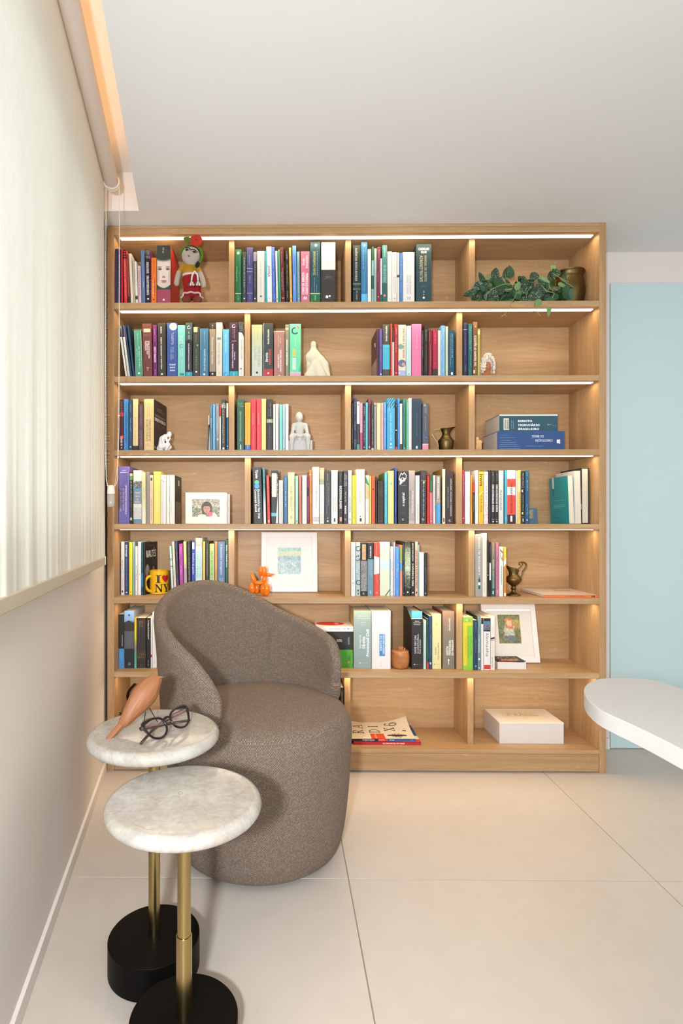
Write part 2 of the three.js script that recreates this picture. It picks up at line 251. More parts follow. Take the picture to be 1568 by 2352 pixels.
// ------------------------------------------------------------------ bookcase
const yOf = (v, Z = D) => PX(800, v, Z).y;
const ROWS = [[535.5, 692.8], [706.6, 862.9], [875.9, 1033], [1045.7, 1203.4], [1216.3, 1373.4], [1386.8, 1544.7], [1557.2, 1720.5]].map(([a, b]) => [yOf(a), yOf(b)]);   // clear opening: top, bottom
const DIV = [[[525.5, 538], [793, 806], [1077, 1090.5]], [[561.5, 574.5], [1048, 1061.5]], [[525, 538], [792.5, 806], [1076.5, 1090]], [[562, 575.5], [1047.3, 1061]], [[524.3, 538], [792, 805.2], [1076, 1089.5]], [[562, 575.5], [1048, 1062]], [[524.3, 538], [791, 804.5], [1073.5, 1087]]];
const LEFT = [PX(246.3, 1100, D).x, PX(262, 1100, D).x], RIGHT = [PX(1376, 1100, D).x, PX(1391.3, 1100, D).x], DIVZ = D + .055;
{
  const b = thing('bookcase', 'tall light oak bookcase with seven lit shelves filling the wall', 'bookcase', [LEFT[0], 0, -D]);
  b.position.set(0, 0, 0); const zf = -D, zb = -DB;
  const P = (name, g, vertical, o, label) => part(name, boxUV(g, 1, vertical, o * .37, o * .21), M.wood, b, label);
  P('side_panel', span(...LEFT, 0, CEIL - .001, zb, zf, .0012), true, 1); P('side_panel', span(...RIGHT, 0, CEIL - .001, zb, zf, .0012), true, 2);
  P('top_board', span(LEFT[1], RIGHT[0], yOf(521.8), CEIL - .001, zb, zf - .001, .001), false, 3);
  P('fascia', span(LEFT[1], RIGHT[0], ROWS[0][0], yOf(522.4), zb, zf - .0005, .001), false, 4);
  P('back_panel', span(LEFT[1], RIGHT[0], .03, yOf(523), zb - .008, zb), false, 5);
  for (let i = 0; i < 6; i++) P('shelf', span(LEFT[1], RIGHT[0], ROWS[i + 1][0], ROWS[i][1], zb, zf - .0005, .0012), false, 6 + i * 1.3);
  P('bottom_board', span(LEFT[1], RIGHT[0], yOf(1729.6), ROWS[6][1], zb, zf - .0005, .001), false, 15);
  P('plinth_rail', span(LEFT[1], RIGHT[0], yOf(1737), yOf(1730.2), zb, zf - .002, .0008), false, 16.5);
  P('plinth', span(LEFT[1], RIGHT[0], 0.004, yOf(1737), zf - .03, zf - .0035, .001), false, 17.7);
  DIV.forEach((row, i) => row.forEach(([u0, u1], j) => P('divider', span(PX(u0, 900, DIVZ).x, PX(u1, 900, DIVZ).x, ROWS[i][1], ROWS[i][0], zb, -DIVZ, .001), true, 19 + i * 3.1 + j * 1.7)));
  // light channels under every board, just behind the front edge
  const lx0 = LEFT[1] + .018, lx1 = RIGHT[0] - .012;
  ROWS.forEach(([y]) => {
    part('led_strip', span(lx0, lx1, y - .003, y + .001, zf - .045, zf - .026), M.led, b, 'white light strip');
    areaLight('led_light', WARM, LED_POWER, lx1 - lx0, .012, [(lx0 + lx1) / 2, y - .005, zf - .0355], [(lx0 + lx1) / 2, y - 1, zf - .0355]);
  });
}
// ------------------------------------------------------------------ books
const SHELF = ['top shelf', 'second shelf', 'third shelf', 'fourth shelf', 'fifth shelf', 'sixth shelf', 'bottom shelf'], BAY = ['first', 'second', 'third', 'fourth'];
const K = 4, ATLAS = 2048, atlases = [];
function cell(w, h) {                                                // room for one print in the shared sheets
  w = Math.ceil(w) + 8; h = Math.ceil(h) + 4;
  let a = atlases.at(-1);
  if (a && a.x + w > ATLAS) { a.x = 0; a.y += a.row; a.row = 0; }
  if (!a || a.y + h > ATLAS) {
    const c = document.createElement('canvas'); c.width = c.height = ATLAS; const t = new THREE.CanvasTexture(c); t.colorSpace = THREE.SRGBColorSpace; t.anisotropy = 8;
    a = { g: c.getContext('2d'), x: 0, y: 0, row: 0, mat: mat('#ffffff', .5, { map: t }) }; atlases.push(a);
  }
  const r = { a, x: a.x + 6, y: a.y + 2, w: w - 8, h: h - 4 }; a.x += w; a.row = Math.max(a.row, h); return r;
}
const UVc = (c, u, v) => [(c.x + u * c.w) / ATLAS, 1 - (c.y + (1 - v) * c.h) / ATLAS], UVsw = (c) => [(c.x - 3) / ATLAS, 1 - (c.y + c.h / 2) / ATLAS];
function greek(g, len, size, color) {                                // print too small to read: rows of strokes
  g.fillStyle = color; g.globalAlpha = .72; let x = -len / 2;
  while (x < len / 2) { const word = 2 + Math.floor(rnd() * 7); for (let k = 0; k < word && x < len / 2; k++) { const tall = rnd() < .3; g.fillRect(x, -size * (tall ? .42 : .24), size * .2, size * (tall ? .74 : .5)); if (rnd() < .5) g.fillRect(x, size * (rnd() < .5 ? -.24 : .12), size * .36, size * .14); x += size * .46; } x += size * .42; }
  g.globalAlpha = 1;
}
function drawSpec(c, spec, vis = 1) {                               // vis: the share of the height that the shelf's edge leaves in view
  const items = spec.split(';').map((s) => s.trim()), { x, y, w } = c, H = c.h, h = H * vis, g = c.a.g;
  g.save(); g.beginPath(); g.rect(x, y - 1, w + 1, H + 2); g.clip();
  const font = { b: 'bold 40px sans-serif', n: '40px sans-serif', s: '40px serif', S: 'bold 40px serif' };
  for (const [n, it] of items.entries()) {
    const q = it.split(' '), f = q.map(Number);
    if (n === 0) { const cs = q[0].split('>'); if (cs.length > 1) { const gr = g.createLinearGradient(0, y, 0, y + h); cs.forEach((k, i) => gr.addColorStop(i / (cs.length - 1), k)); g.fillStyle = gr; } else g.fillStyle = q[0]; g.fillRect(x - 1, y - 2, w + 4, H + 4); continue; }
    if (q[0] === 'b') { g.fillStyle = q[3]; g.fillRect(x - 1, y + f[1] * h, w + 4, (f[2] - f[1]) * h + (f[2] === 1 ? H - h + 3 : 0)); }
    if (q[0] === 'r') { g.fillStyle = q[5]; g.fillRect(x + f[1] * w, y + f[2] * h, (f[3] - f[1]) * w, (f[4] - f[2]) * h); }
    if (q[0] === 'c') { g.fillStyle = q[4]; g.beginPath(); g.arc(x + f[2] * w, y + f[1] * h, f[3] * w, 0, 7); g.fill(); }
    if (q[0] === 'o') { g.strokeStyle = q[4]; g.lineWidth = f[3] * w * .42; g.beginPath(); g.arc(x + f[2] * w, y + f[1] * h, f[3] * w, f[5] || 0, f[6] || 5.4); g.stroke(); }
    if (q[0] === 't') { g.fillStyle = q.at(-1); g.beginPath(); for (let i = 1; i < q.length - 1; i += 2) g.lineTo(x + f[i] * w, y + f[i + 1] * h); g.fill(); }
    if (q[0] === 'F') {                                              // a printed portrait: soft ovals of tone
      const o = (cx, cy, rx, ry, col, al) => { g.save(); g.translate(x + cx * w, y + cy * h); g.scale(rx * w, ry * h); const gr = g.createRadialGradient(0, 0, .1, 0, 0, 1); gr.addColorStop(0, col); gr.addColorStop(.6, col); gr.addColorStop(1, col.slice(0, 7) + '00'); g.globalAlpha = al; g.fillStyle = gr; g.beginPath(); g.arc(0, 0, 1, 0, 7); g.fill(); g.restore(); };
      g.fillStyle = '#2f3d36'; g.fillRect(x - 1, y, w + 3, H); g.fillStyle = '#d6c3b5'; g.fillRect(x - 1, y + .24 * h, w + 3, .56 * h); o(.5, .5, .7, .34, '#dcc9bc', 1); o(.5, .45, .5, .26, '#e6d6ca', .9); o(.5, .17, .9, .13, '#2f3d36', 1);
      o(.2, .42, .2, .028, '#8d7467', .8); o(.8, .42, .2, .028, '#8d7467', .8); o(.22, .425, .13, .016, '#463a34', .95); o(.8, .425, .13, .016, '#463a34', .95); o(.2, .385, .2, .012, '#5b4a41', .7); o(.8, .385, .2, .012, '#5b4a41', .7); o(.5, .56, .13, .025, '#a98c7d', .8); o(.44, .57, .05, .01, '#75594d', .8); o(.58, .57, .05, .01, '#75594d', .8); o(.52, .635, .26, .018, '#a5615f', .95); o(.52, .66, .2, .014, '#b57a74', .8); o(.05, .55, .16, .16, '#b59c8d', .5); o(.97, .55, .16, .16, '#b59c8d', .5);
      g.fillStyle = '#39423c'; g.beginPath(); g.moveTo(x, y + .69 * h); g.quadraticCurveTo(x + .5 * w, y + .83 * h, x + w + 2, y + .69 * h); g.lineTo(x + w + 2, y + .8 * h); g.lineTo(x, y + .8 * h); g.fill(); g.fillStyle = '#a4465c'; g.fillRect(x - 1, y + .79 * h, w + 3, H); g.strokeStyle = '#7b3246'; g.lineWidth = 1.5; g.beginPath(); g.moveTo(x, y + .86 * h); g.lineTo(x + .4 * w, y + .82 * h); g.lineTo(x + .62 * w, y + .83 * h); g.lineTo(x + w, y + .87 * h); g.stroke();
    }
    if (q[0] === 'n') { for (let i = 0; i < 260; i++) { g.fillStyle = q[3 + Math.floor(rnd() * (q.length - 3))]; g.globalAlpha = .5; g.fillRect(x + rnd() * w, y + (f[1] + (f[2] - f[1]) * rnd()) * h, w * rr(.04, .22), w * rr(.03, .16)); } g.globalAlpha = 1; }
    if ('dugj'.includes(q[0]) && q[0].length === 1) {                // along the spine: d reads down, u reads up, g and j too small to read
      const len = Math.abs(f[2] - f[1]) * h, size = f[4] * w;
      g.save(); g.translate(x + f[3] * w, y + (f[1] + f[2]) / 2 * h); g.rotate(q[0] === 'u' || q[0] === 'j' ? -Math.PI / 2 : Math.PI / 2);
      if (q[0] === 'g' || q[0] === 'j' || /^[<&A#]+$/.test(q.slice(7).join(''))) greek(g, len, size, q[5]);
      else { g.font = font[q[6]]; g.fillStyle = q[5]; g.textAlign = 'center'; g.textBaseline = 'middle'; const t = q.slice(7).join(' '), m = g.measureText(t).width; g.scale(len / m, size / 29); g.fillText(t, 0, 2); }
      g.restore();
    }
    if (q[0] === 'h' || q[0] === 'k') {                              // across the spine: h y x width height colour font text; k: too small to read
      g.save(); g.translate(x + f[2] * w, y + f[1] * h); const len = f[3] * w, size = f[4] * w;
      if (q[0] === 'k' || /^[<&#]+$/.test(q.slice(7).join(''))) greek(g, len, size, q[5]);
      else { g.font = font[q[6]]; g.fillStyle = q[5]; g.textAlign = 'center'; g.textBaseline = 'middle'; const t = q.slice(7).join(' '), m = g.measureText(t).width; g.scale(len / m, size / 29); g.fillText(t, 0, 2); }
      g.restore();
    }
  }
  g.restore(); g.fillStyle = items[0].split(' ')[0].split('>')[0]; g.fillRect(x - 6, y - 2, 5, H + 4);
}
function bookGeo(w, h, d, t, c, cl, cr) {                            // cover: spine at z = 0 facing +z, boards running back to -d
  const r = Math.min(.0022, w * .22), out = [[-w / 2, -d]], inn = [[-w / 2 + t, -d]], pos = [], uv = [], idx = [];
  for (const [sx, a0] of [[-1, Math.PI], [1, Math.PI / 2]]) for (let i = 0; i < 3; i++) { const a = a0 - i * Math.PI / 4; out.push([sx * (w / 2 - r) + Math.cos(a) * r, -r + Math.sin(a) * r]); inn.push([sx * (w / 2 - t), -t]); }
  out.push([w / 2, -d]); inn.push([w / 2 - t, -d]);
  const quad = (p, q) => { const n = pos.length / 3; p.forEach((a) => pos.push(...a)); q.forEach((a) => uv.push(...a)); idx.push(n, n + 1, n + 2, n, n + 2, n + 3); }, sw = UVsw(c), S4 = [sw, sw, sw, sw];
  for (let i = 0; i < 7; i++) {
    const [a, b] = [out[i], out[i + 1]], [e, f] = [inn[i], inn[i + 1]], side = i === 0 ? cl : i === 6 ? cr : c;
    const ua = i === 0 ? 0 : i === 6 ? 0 : (a[0] + w / 2) / w, ub = i === 0 ? 1 : i === 6 ? 1 : (b[0] + w / 2) / w;
    quad([[a[0], 0, a[1]], [b[0], 0, b[1]], [b[0], h, b[1]], [a[0], h, a[1]]], side ? [UVc(side, ua, 0), UVc(side, ub, 0), UVc(side, ub, 1), UVc(side, ua, 1)] : S4);
    if (Math.hypot(f[0] - e[0], f[1] - e[1]) > 1e-6) quad([[f[0], 0, f[1]], [e[0], 0, e[1]], [e[0], h, e[1]], [f[0], h, f[1]]], S4);
    quad([[a[0], h, a[1]], [b[0], h, b[1]], [f[0], h, f[1]], [e[0], h, e[1]]], S4); quad([[e[0], 0, e[1]], [f[0], 0, f[1]], [b[0], 0, b[1]], [a[0], 0, a[1]]], S4);
  }
  quad([[inn[0][0], 0, -d], [out[0][0], 0, -d], [out[0][0], h, -d], [inn[0][0], h, -d]], S4); quad([[out[7][0], 0, -d], [inn[7][0], 0, -d], [inn[7][0], h, -d], [out[7][0], h, -d]], S4);
  const g = new THREE.BufferGeometry(); g.setAttribute('position', new THREE.Float32BufferAttribute(pos, 3)); g.setAttribute('uv', new THREE.Float32BufferAttribute(uv, 2)); g.setIndex(idx); g.computeVertexNormals(); return g;
}
function makeBook(label, group, w, h, d, spec, o = {}) {             // origin: foot of the spine's middle
  const c = cell(w / .00188 * K, h / .00188 * K); drawSpec(c, spec, o.vis);
  const extra = (s) => { if (!s) return null; const e = cell(d / .00188 * 3, h / .00188 * 3); if (e.a !== c.a) return null; drawSpec(e, s, o.vis); return e; };
  const t = o.hard ? .0026 : .0009, ov = o.hard ? .003 : .0002, b = thing('book', label, 'book', [0, 0, 0], group);
  part('cover', bookGeo(w, h, d, t, c, extra(o.left), extra(o.right)), c.a.mat, b);
  const pw = Math.max(w - 2 * t - .0002, .001), pd = d - t - ov, pg = box(pw, h - 2 * ov - .0006, pd, 0, h / 2, -t - pd / 2), pu = pg.attributes.uv, pp = pg.attributes.position;
  for (let i = 0; i < pu.count; i++) pu.setXY(i, (pp.getX(i) + pw / 2) * 14, .5);
  part('pages', pg, M.paper, b); return b;
}
const SPINE = D + .062;
function bay(row, n, ox, oy, s, base, books, dz = 0) {
  const group = `books in the ${BAY[n]} bay of the ${SHELF[row]}`, where = `, ${BAY[n]} bay from blind, ${SHELF[row]}`, y0 = ROWS[row][1];
  for (const [x0, x1, top, spec, desc, o = {}] of books) {
    const Z = SPINE + dz + (o.z ?? rr(-.006, .006)), L = PX(ox + x0 / s, 1100, Z), R = PX(ox + x1 / s, 1100, Z), m = Z / F / s;
    const w = Math.max(R.x - L.x - .0006, .004), seen = (base - top) * m, h = Math.min(Math.max(seen, PX(ox + x0 / s, oy + top / s, Z).y - y0), ROWS[row][0] - y0 - .004), d = Math.min(o.d ?? Math.min(.165, h * .68), DB - Z - .004);
    const lean = o.lean ? Math.atan(-o.lean / (base - top)) * (o.flip ? -1 : 1) : 0, b = makeBook(desc + where, group, w, lean ? h / Math.cos(lean) - Math.abs(Math.sin(lean)) * w : h, d, spec, { ...o, vis: Math.min(1, seen / h) });
    b.position.set(Math.max((L.x + R.x) / 2, n ? -9 : LEFT[1] + w / 2 + .001), y0 + .0004, -Z); for (const [u0, u1] of DIV[row]) { const a = PX(u0, 900, DIVZ).x, e = PX(u1, 900, DIVZ).x, x = b.position.x; if (x > (a + e) / 2 && x - w / 2 < e) b.position.x = e + w / 2 + .0004; if (x < (a + e) / 2 && x + w / 2 > a) b.position.x = a - w / 2 - .0004; }
    b.rotation.y = o.yaw || 0;
    if (o.flip) { b.rotation.y += Math.PI; b.position.z -= d; }
    if (lean) { const sgn = Math.sign(lean); b.rotation.z = lean; b.position.x += sgn * (-w / 2 + w / 2 * Math.cos(lean)); b.position.y += w / 2 * Math.abs(Math.sin(lean)); }
  }
}
const FACE = '#2f3d36;F;t .5 .945 .4 .985 .6 .985 #f0e4e0;j .04 .13 .46 .22 #e8e2d8';
bay(0, 0, 230, 500, 5.2267, 1008, [
  [181, 225, 375, '#2e1f52', 'wide dark purple book against the side panel', { z: -.008 }],
  [226, 247, 385, '#1f1d3d;g .1 .85 .5 .6 #c9c3d8', 'slim navy book with pale lettering', {}],
  [250, 272, 378, '#c2202c', 'plain bright red book', { lean: -2 }],
  [288, 328, 385, '#d23a3c;b 0 .17 #2a1b20;r .1 .02 .9 .04 #d23a3c;r .1 .07 .9 .09 #d23a3c;r .1 .12 .9 .14 #d23a3c;g .22 .5 .5 .5 #f1d6cd;g .55 .9 .5 .5 #f1d6cd', 'red book with black striped head', { lean: -15 }],
  [331, 361, 440, '#8e2f2e;g .1 .85 .5 .35 #d9a99a;b .9 1 #241a18', 'small dark red leaning book', { lean: -22 }],
  [368, 400, 430, '#e6dcc4', 'plain cream leaning book', { lean: -26 }],
  [401, 421, 487, '#cbb99b;g .3 .6 .5 .5 #6f6250', 'thin beige leaning book', { lean: -18 }],
  [424, 455, 527, '#e8e2d6;b .86 .95 #45403c;g .2 .6 .5 .4 #8c857c', 'white leaning book with dark mark at foot', { lean: -18 }],
  [459, 496, 578, '#dcc0c8;g .06 .86 .5 .6 #3c2c36', 'low pale pink leaning book', { lean: -10 }],
  [500, 544, 393, '#6079a6;g .2 .5 .5 .25 #b9c4dc;g .55 .78 .5 .34 #e4e9f2', 'slate blue book with small lettering', { lean: -12 }],
  [546, 606, 383, '#1b1a1c;n 0 .17 #d6d3d0 #8d8a8a #2a282a;d .24 .46 .5 .5 #efece8 b ANGELA DAVIS;d .5 .88 .5 .5 #efece8 b UMA AUTOBIOGRAFIA;c .95 .5 .2 #efece8', 'black book with portrait patch on its head', { lean: -8, right: '#8e2f86' }],
  [610, 677, 482, '#ea7a2a;g .06 .36 .5 .3 #7b3511;g .5 .9 .36 .26 #fff;g .48 .86 .66 .3 #2a1a10;c .96 .5 .12 #2a1a10', 'low bright orange book'],
  [679, 845, 335, FACE, 'thick red book with a face printed on its spine', { d: .2, right: '#c8342f', hard: 1 }]], -.04);
bay(0, 1, 520, 500, 5.2267, 1006, [
  [101, 182, 382, '#1f6b3c;c .07 .5 .2 #e8efe9;g .14 .8 .72 .13 #9ccbb0;g .33 .62 .28 .2 #fff;b .845 .857 #e2d27a;g .88 .97 .5 .3 #dfe8df', 'wide green book with white disc', { hard: 1 }],
  [187, 240, 412, '#33413f;g .12 .83 .5 .4 #e9ece9;c .94 .5 .18 #e9ece9', 'slate green book with white lettering'],
  [242, 318, 358, '#454279;b .39 .398 #c9c6e0;b .445 .452 #c9c6e0;b .845 .853 #c9c6e0;g .14 .33 .42 .2 #d7d5ea;g .52 .66 .5 .24 #d7d5ea;g .88 .96 .5 .2 #d7d5ea', 'indigo book with thin pale rules'],
  [319, 364, 412, '#35363c;b 0 .19 #8f8a99;g .24 .8 .5 .36 #d2cfd6;c .94 .5 .2 #fff', 'charcoal book with grey purple head'],
  [366, 459, 400, '#ddd9cd;g .06 .45 .45 .24 #9d988e;g .52 .82 .45 .24 #d8a59a;c .9 .5 .12 #3a3a38', 'broad off-white book with grey lettering'],
  [461, 486, 402, '#2f9fb4;g .1 .4 .5 .4 #d5eef2', 'thin turquoise blue book'],
  [488, 550, 348, '#f0eeea;g .04 .26 .5 .2 #b5b2ad;d .35 .55 .5 .42 #2a2a2c b JUSTIÇA;c .94 .5 .16 #cfc8dc', 'white book with short bold black title', { lean: -10 }],
  [552, 594, 352, '#4b68c2;g .12 .4 .5 .4 #d7def4;g .45 .72 .5 .5 #a9baf0;g .86 .94 .5 .4 #d7def4', 'royal blue leaning book', { lean: -14 }],
  [597, 624, 398, '#ecebe6;c .95 .5 .2 #666', 'thin white leaning book', { lean: -12 }],
  [625, 637, 400, '#1f7d6c', 'very thin teal leaning book', { lean: -12 }],
  [638, 654, 382, '#57b877', 'very thin light green book', { lean: -16 }],
  [656, 706, 358, '#5a1620;g .08 .3 .45 .26 #d9b9b6;g .38 .82 .62 .24 #fff;g .45 .78 .34 .24 #fff;r .2 .93 .8 .945 #d9b9b6', 'maroon leaning book with white lettering', { lean: -20 }],
  [709, 756, 398, '#1e1d1b;g .07 .16 .5 .4 #fff;g .27 .68 .5 .4 #e6d269;g .8 .93 .5 .36 #f1e9c0', 'black book with yellow lettering', { lean: -8 }],
  [761, 791, 360, '#e3b45c;g .15 .24 .5 .5 #6a4a14;g .52 .86 .5 .44 #5b4420;c .95 .5 .2 #2b2417', 'mustard yellow book', { lean: -12 }],
  [795, 843, 338, '#5a8fe0;g .18 .5 .5 .36 #27498f;g .52 .8 .5 .36 #d9e6fa', 'cornflower blue book', { lean: -6 }],
  [848, 885, 408, '#7aa3a6;g .05 .22 .5 .4 #e2eeee;g .4 .82 .5 .36 #d3e3e3;c .94 .5 .16 #e2eeee', 'pale grey teal book', { lean: -6 }],
  [889, 1000, 405, '#cc7088;u .14 .28 .3 .25 #fff s Paulo;u .08 .34 .66 .25 #fff s Bonavides;u .42 .86 .28 .26 #fff S CURSO DE DIREITO;u .43 .86 .66 .26 #fff S CONSTITUCIONAL;h .93 .5 .42 .3 #fff S M', 'broad pink book with white lettering'],
  [1004, 1126, 290, '#1d4a56;c .06 .56 .13 #e9ece4;u .16 .56 .38 .24 #e8d867 s Direito Constitucional;j .15 .56 .7 .12 #dfe8e4;j .6 .84 .42 .12 #dfe8e4;j .72 .84 .64 .1 #dfe8e4;b .862 .876 #d9dc80;b .876 1 #1f6b3c;j .9 .98 .5 .2 #e9ece4', 'large dark teal hardback with green foot', { hard: 1 }],
  [1137, 1308, 297, '#e7e4dd;b .465 1 #33312e;j .1 .4 .46 .16 #b9b4ac;k .56 .5 .2 .05 #a8a49c;k .585 .5 .4 .07 #fff;k .61 .5 .7 .06 #7fa8b8;c .92 .4 .1 #fff;c .91 .6 .07 #fff;k .95 .5 .3 .04 #fff', 'thick half white, half charcoal hardback', { hard: 1 }]]);
bay(0, 2, 790, 500, 5.2267, 1001, [
  [104, 202, 332, '#20302e;d .05 .64 .44 .24 #eef0ec s AGÊNCIAS REGULADORAS;b .69 .697 #dfe3dd;b .78 .787 #dfe3dd;k .72 .5 .5 .06 #c6cbc5;k .75 .5 .5 .06 #c6cbc5;d .82 .88 .5 .3 #eef0ec b <&;g .9 .98 .5 .22 #eef0ec', 'tall black green book with white rules'],
  [204, 280, 292, '#2f76a5;b .88 1 #5bb4e0;c .06 .52 .16 #eef4f8;g .14 .46 .34 .18 #cfe2ee;g .14 .5 .66 .14 #a9cce2;g .5 .84 .5 .14 #bcd8ea;g .9 .97 .5 .2 #fff', 'tall blue book with sky blue foot', { hard: 1 }],
  [283, 325, 378, '#eceae6', 'blank white book'],
  [327, 356, 350, '#23653f;b .25 .53 #8fc0b4;b .78 1 #8fc0b4;g .3 .5 .5 .4 #e6f0ec;g .82 .96 .5 .4 #29473b', 'slim green and mint striped book', { lean: 4 }],
  [357, 390, 370, '#a0b8b4;g .1 .4 .5 .3 #eef3f1;g .5 .9 .5 .2 #6a827e', 'pale grey green book', { lean: 4 }],
  [391, 433, 350, '#742a45;g .06 .24 .5 .34 #dcb5c2;g .45 .68 .5 .4 #e4748c;c .92 .45 .2 #e4a0ae', 'wine coloured book', { lean: 6 }],
  [436, 455, 490, '#eceae6;b .85 1 #2e6b52;c .2 .5 .2 #999', 'short thin white book'],
  [457, 519, 330, '#4c8883;b .68 1 #2f625d;g .06 .22 .5 .4 #cfe2de;g .36 .66 .36 .3 #e2efec;g .36 .66 .64 .3 #e2efec;c .9 .45 .24 #d98a96', 'teal book with darker foot', { hard: 1 }],
  [521, 574, 407, '#eae8e2;g .14 .34 .4 .2 #7fb0b8;g .14 .34 .62 .2 #7fb0b8;g .55 .8 .4 .2 #7fb0b8;h .95 .5 .4 .3 #9bbcc0 s M', 'white book with aqua lettering'],
  [576, 634, 417, '#e8e5df;g .08 .42 .5 .2 #77706c;g .5 .85 .36 .2 #6b5a5e;g .5 .84 .62 .2 #6b5a5e;h .95 .5 .5 .3 #6b5a5e s M', 'white book with grey brown lettering'],
  [637, 662, 420, '#ece9e4;r 0 .46 1 .51 #6f2a42', 'narrow white book with a maroon square'],
  [664, 701, 425, '#4a80c0;g .06 .2 .5 .4 #d7e4f2;g .22 .56 .5 .5 #fff;g .62 .85 .5 .34 #d7e4f2', 'mid blue book with white lettering'],
  [703, 846, 415, '#e9e6e0;j .08 .34 .4 .1 #a9a49d;j .06 .38 .6 .1 #a9a49d;u .46 .86 .4 .15 #7b8a86 s CURSO DE DIREITO;u .47 .86 .62 .15 #7b8a86 s ADMINISTRATIVO;h .94 .52 .34 .24 #8a8f8c s M', 'very thick white book with grey lettering'],
  [863, 1050, 318, '#24434c;h .085 .5 .7 .16 #f4f5f2 b CARVALHO;h .14 .5 .38 .16 #f4f5f2 b FILHO;d .2 .66 .62 .15 #d9c58f n MANUAL DE DIREITO;d .2 .67 .34 .2 #d9c58f n ADMINISTRATIVO;k .73 .5 .36 .04 #c3cbc9;k .755 .5 .36 .04 #c3cbc9;d .82 .9 .5 .14 #fff b <&;c .94 .5 .07 #fff', 'thickest dark teal hardback with tan title', { hard: 1 }]]);
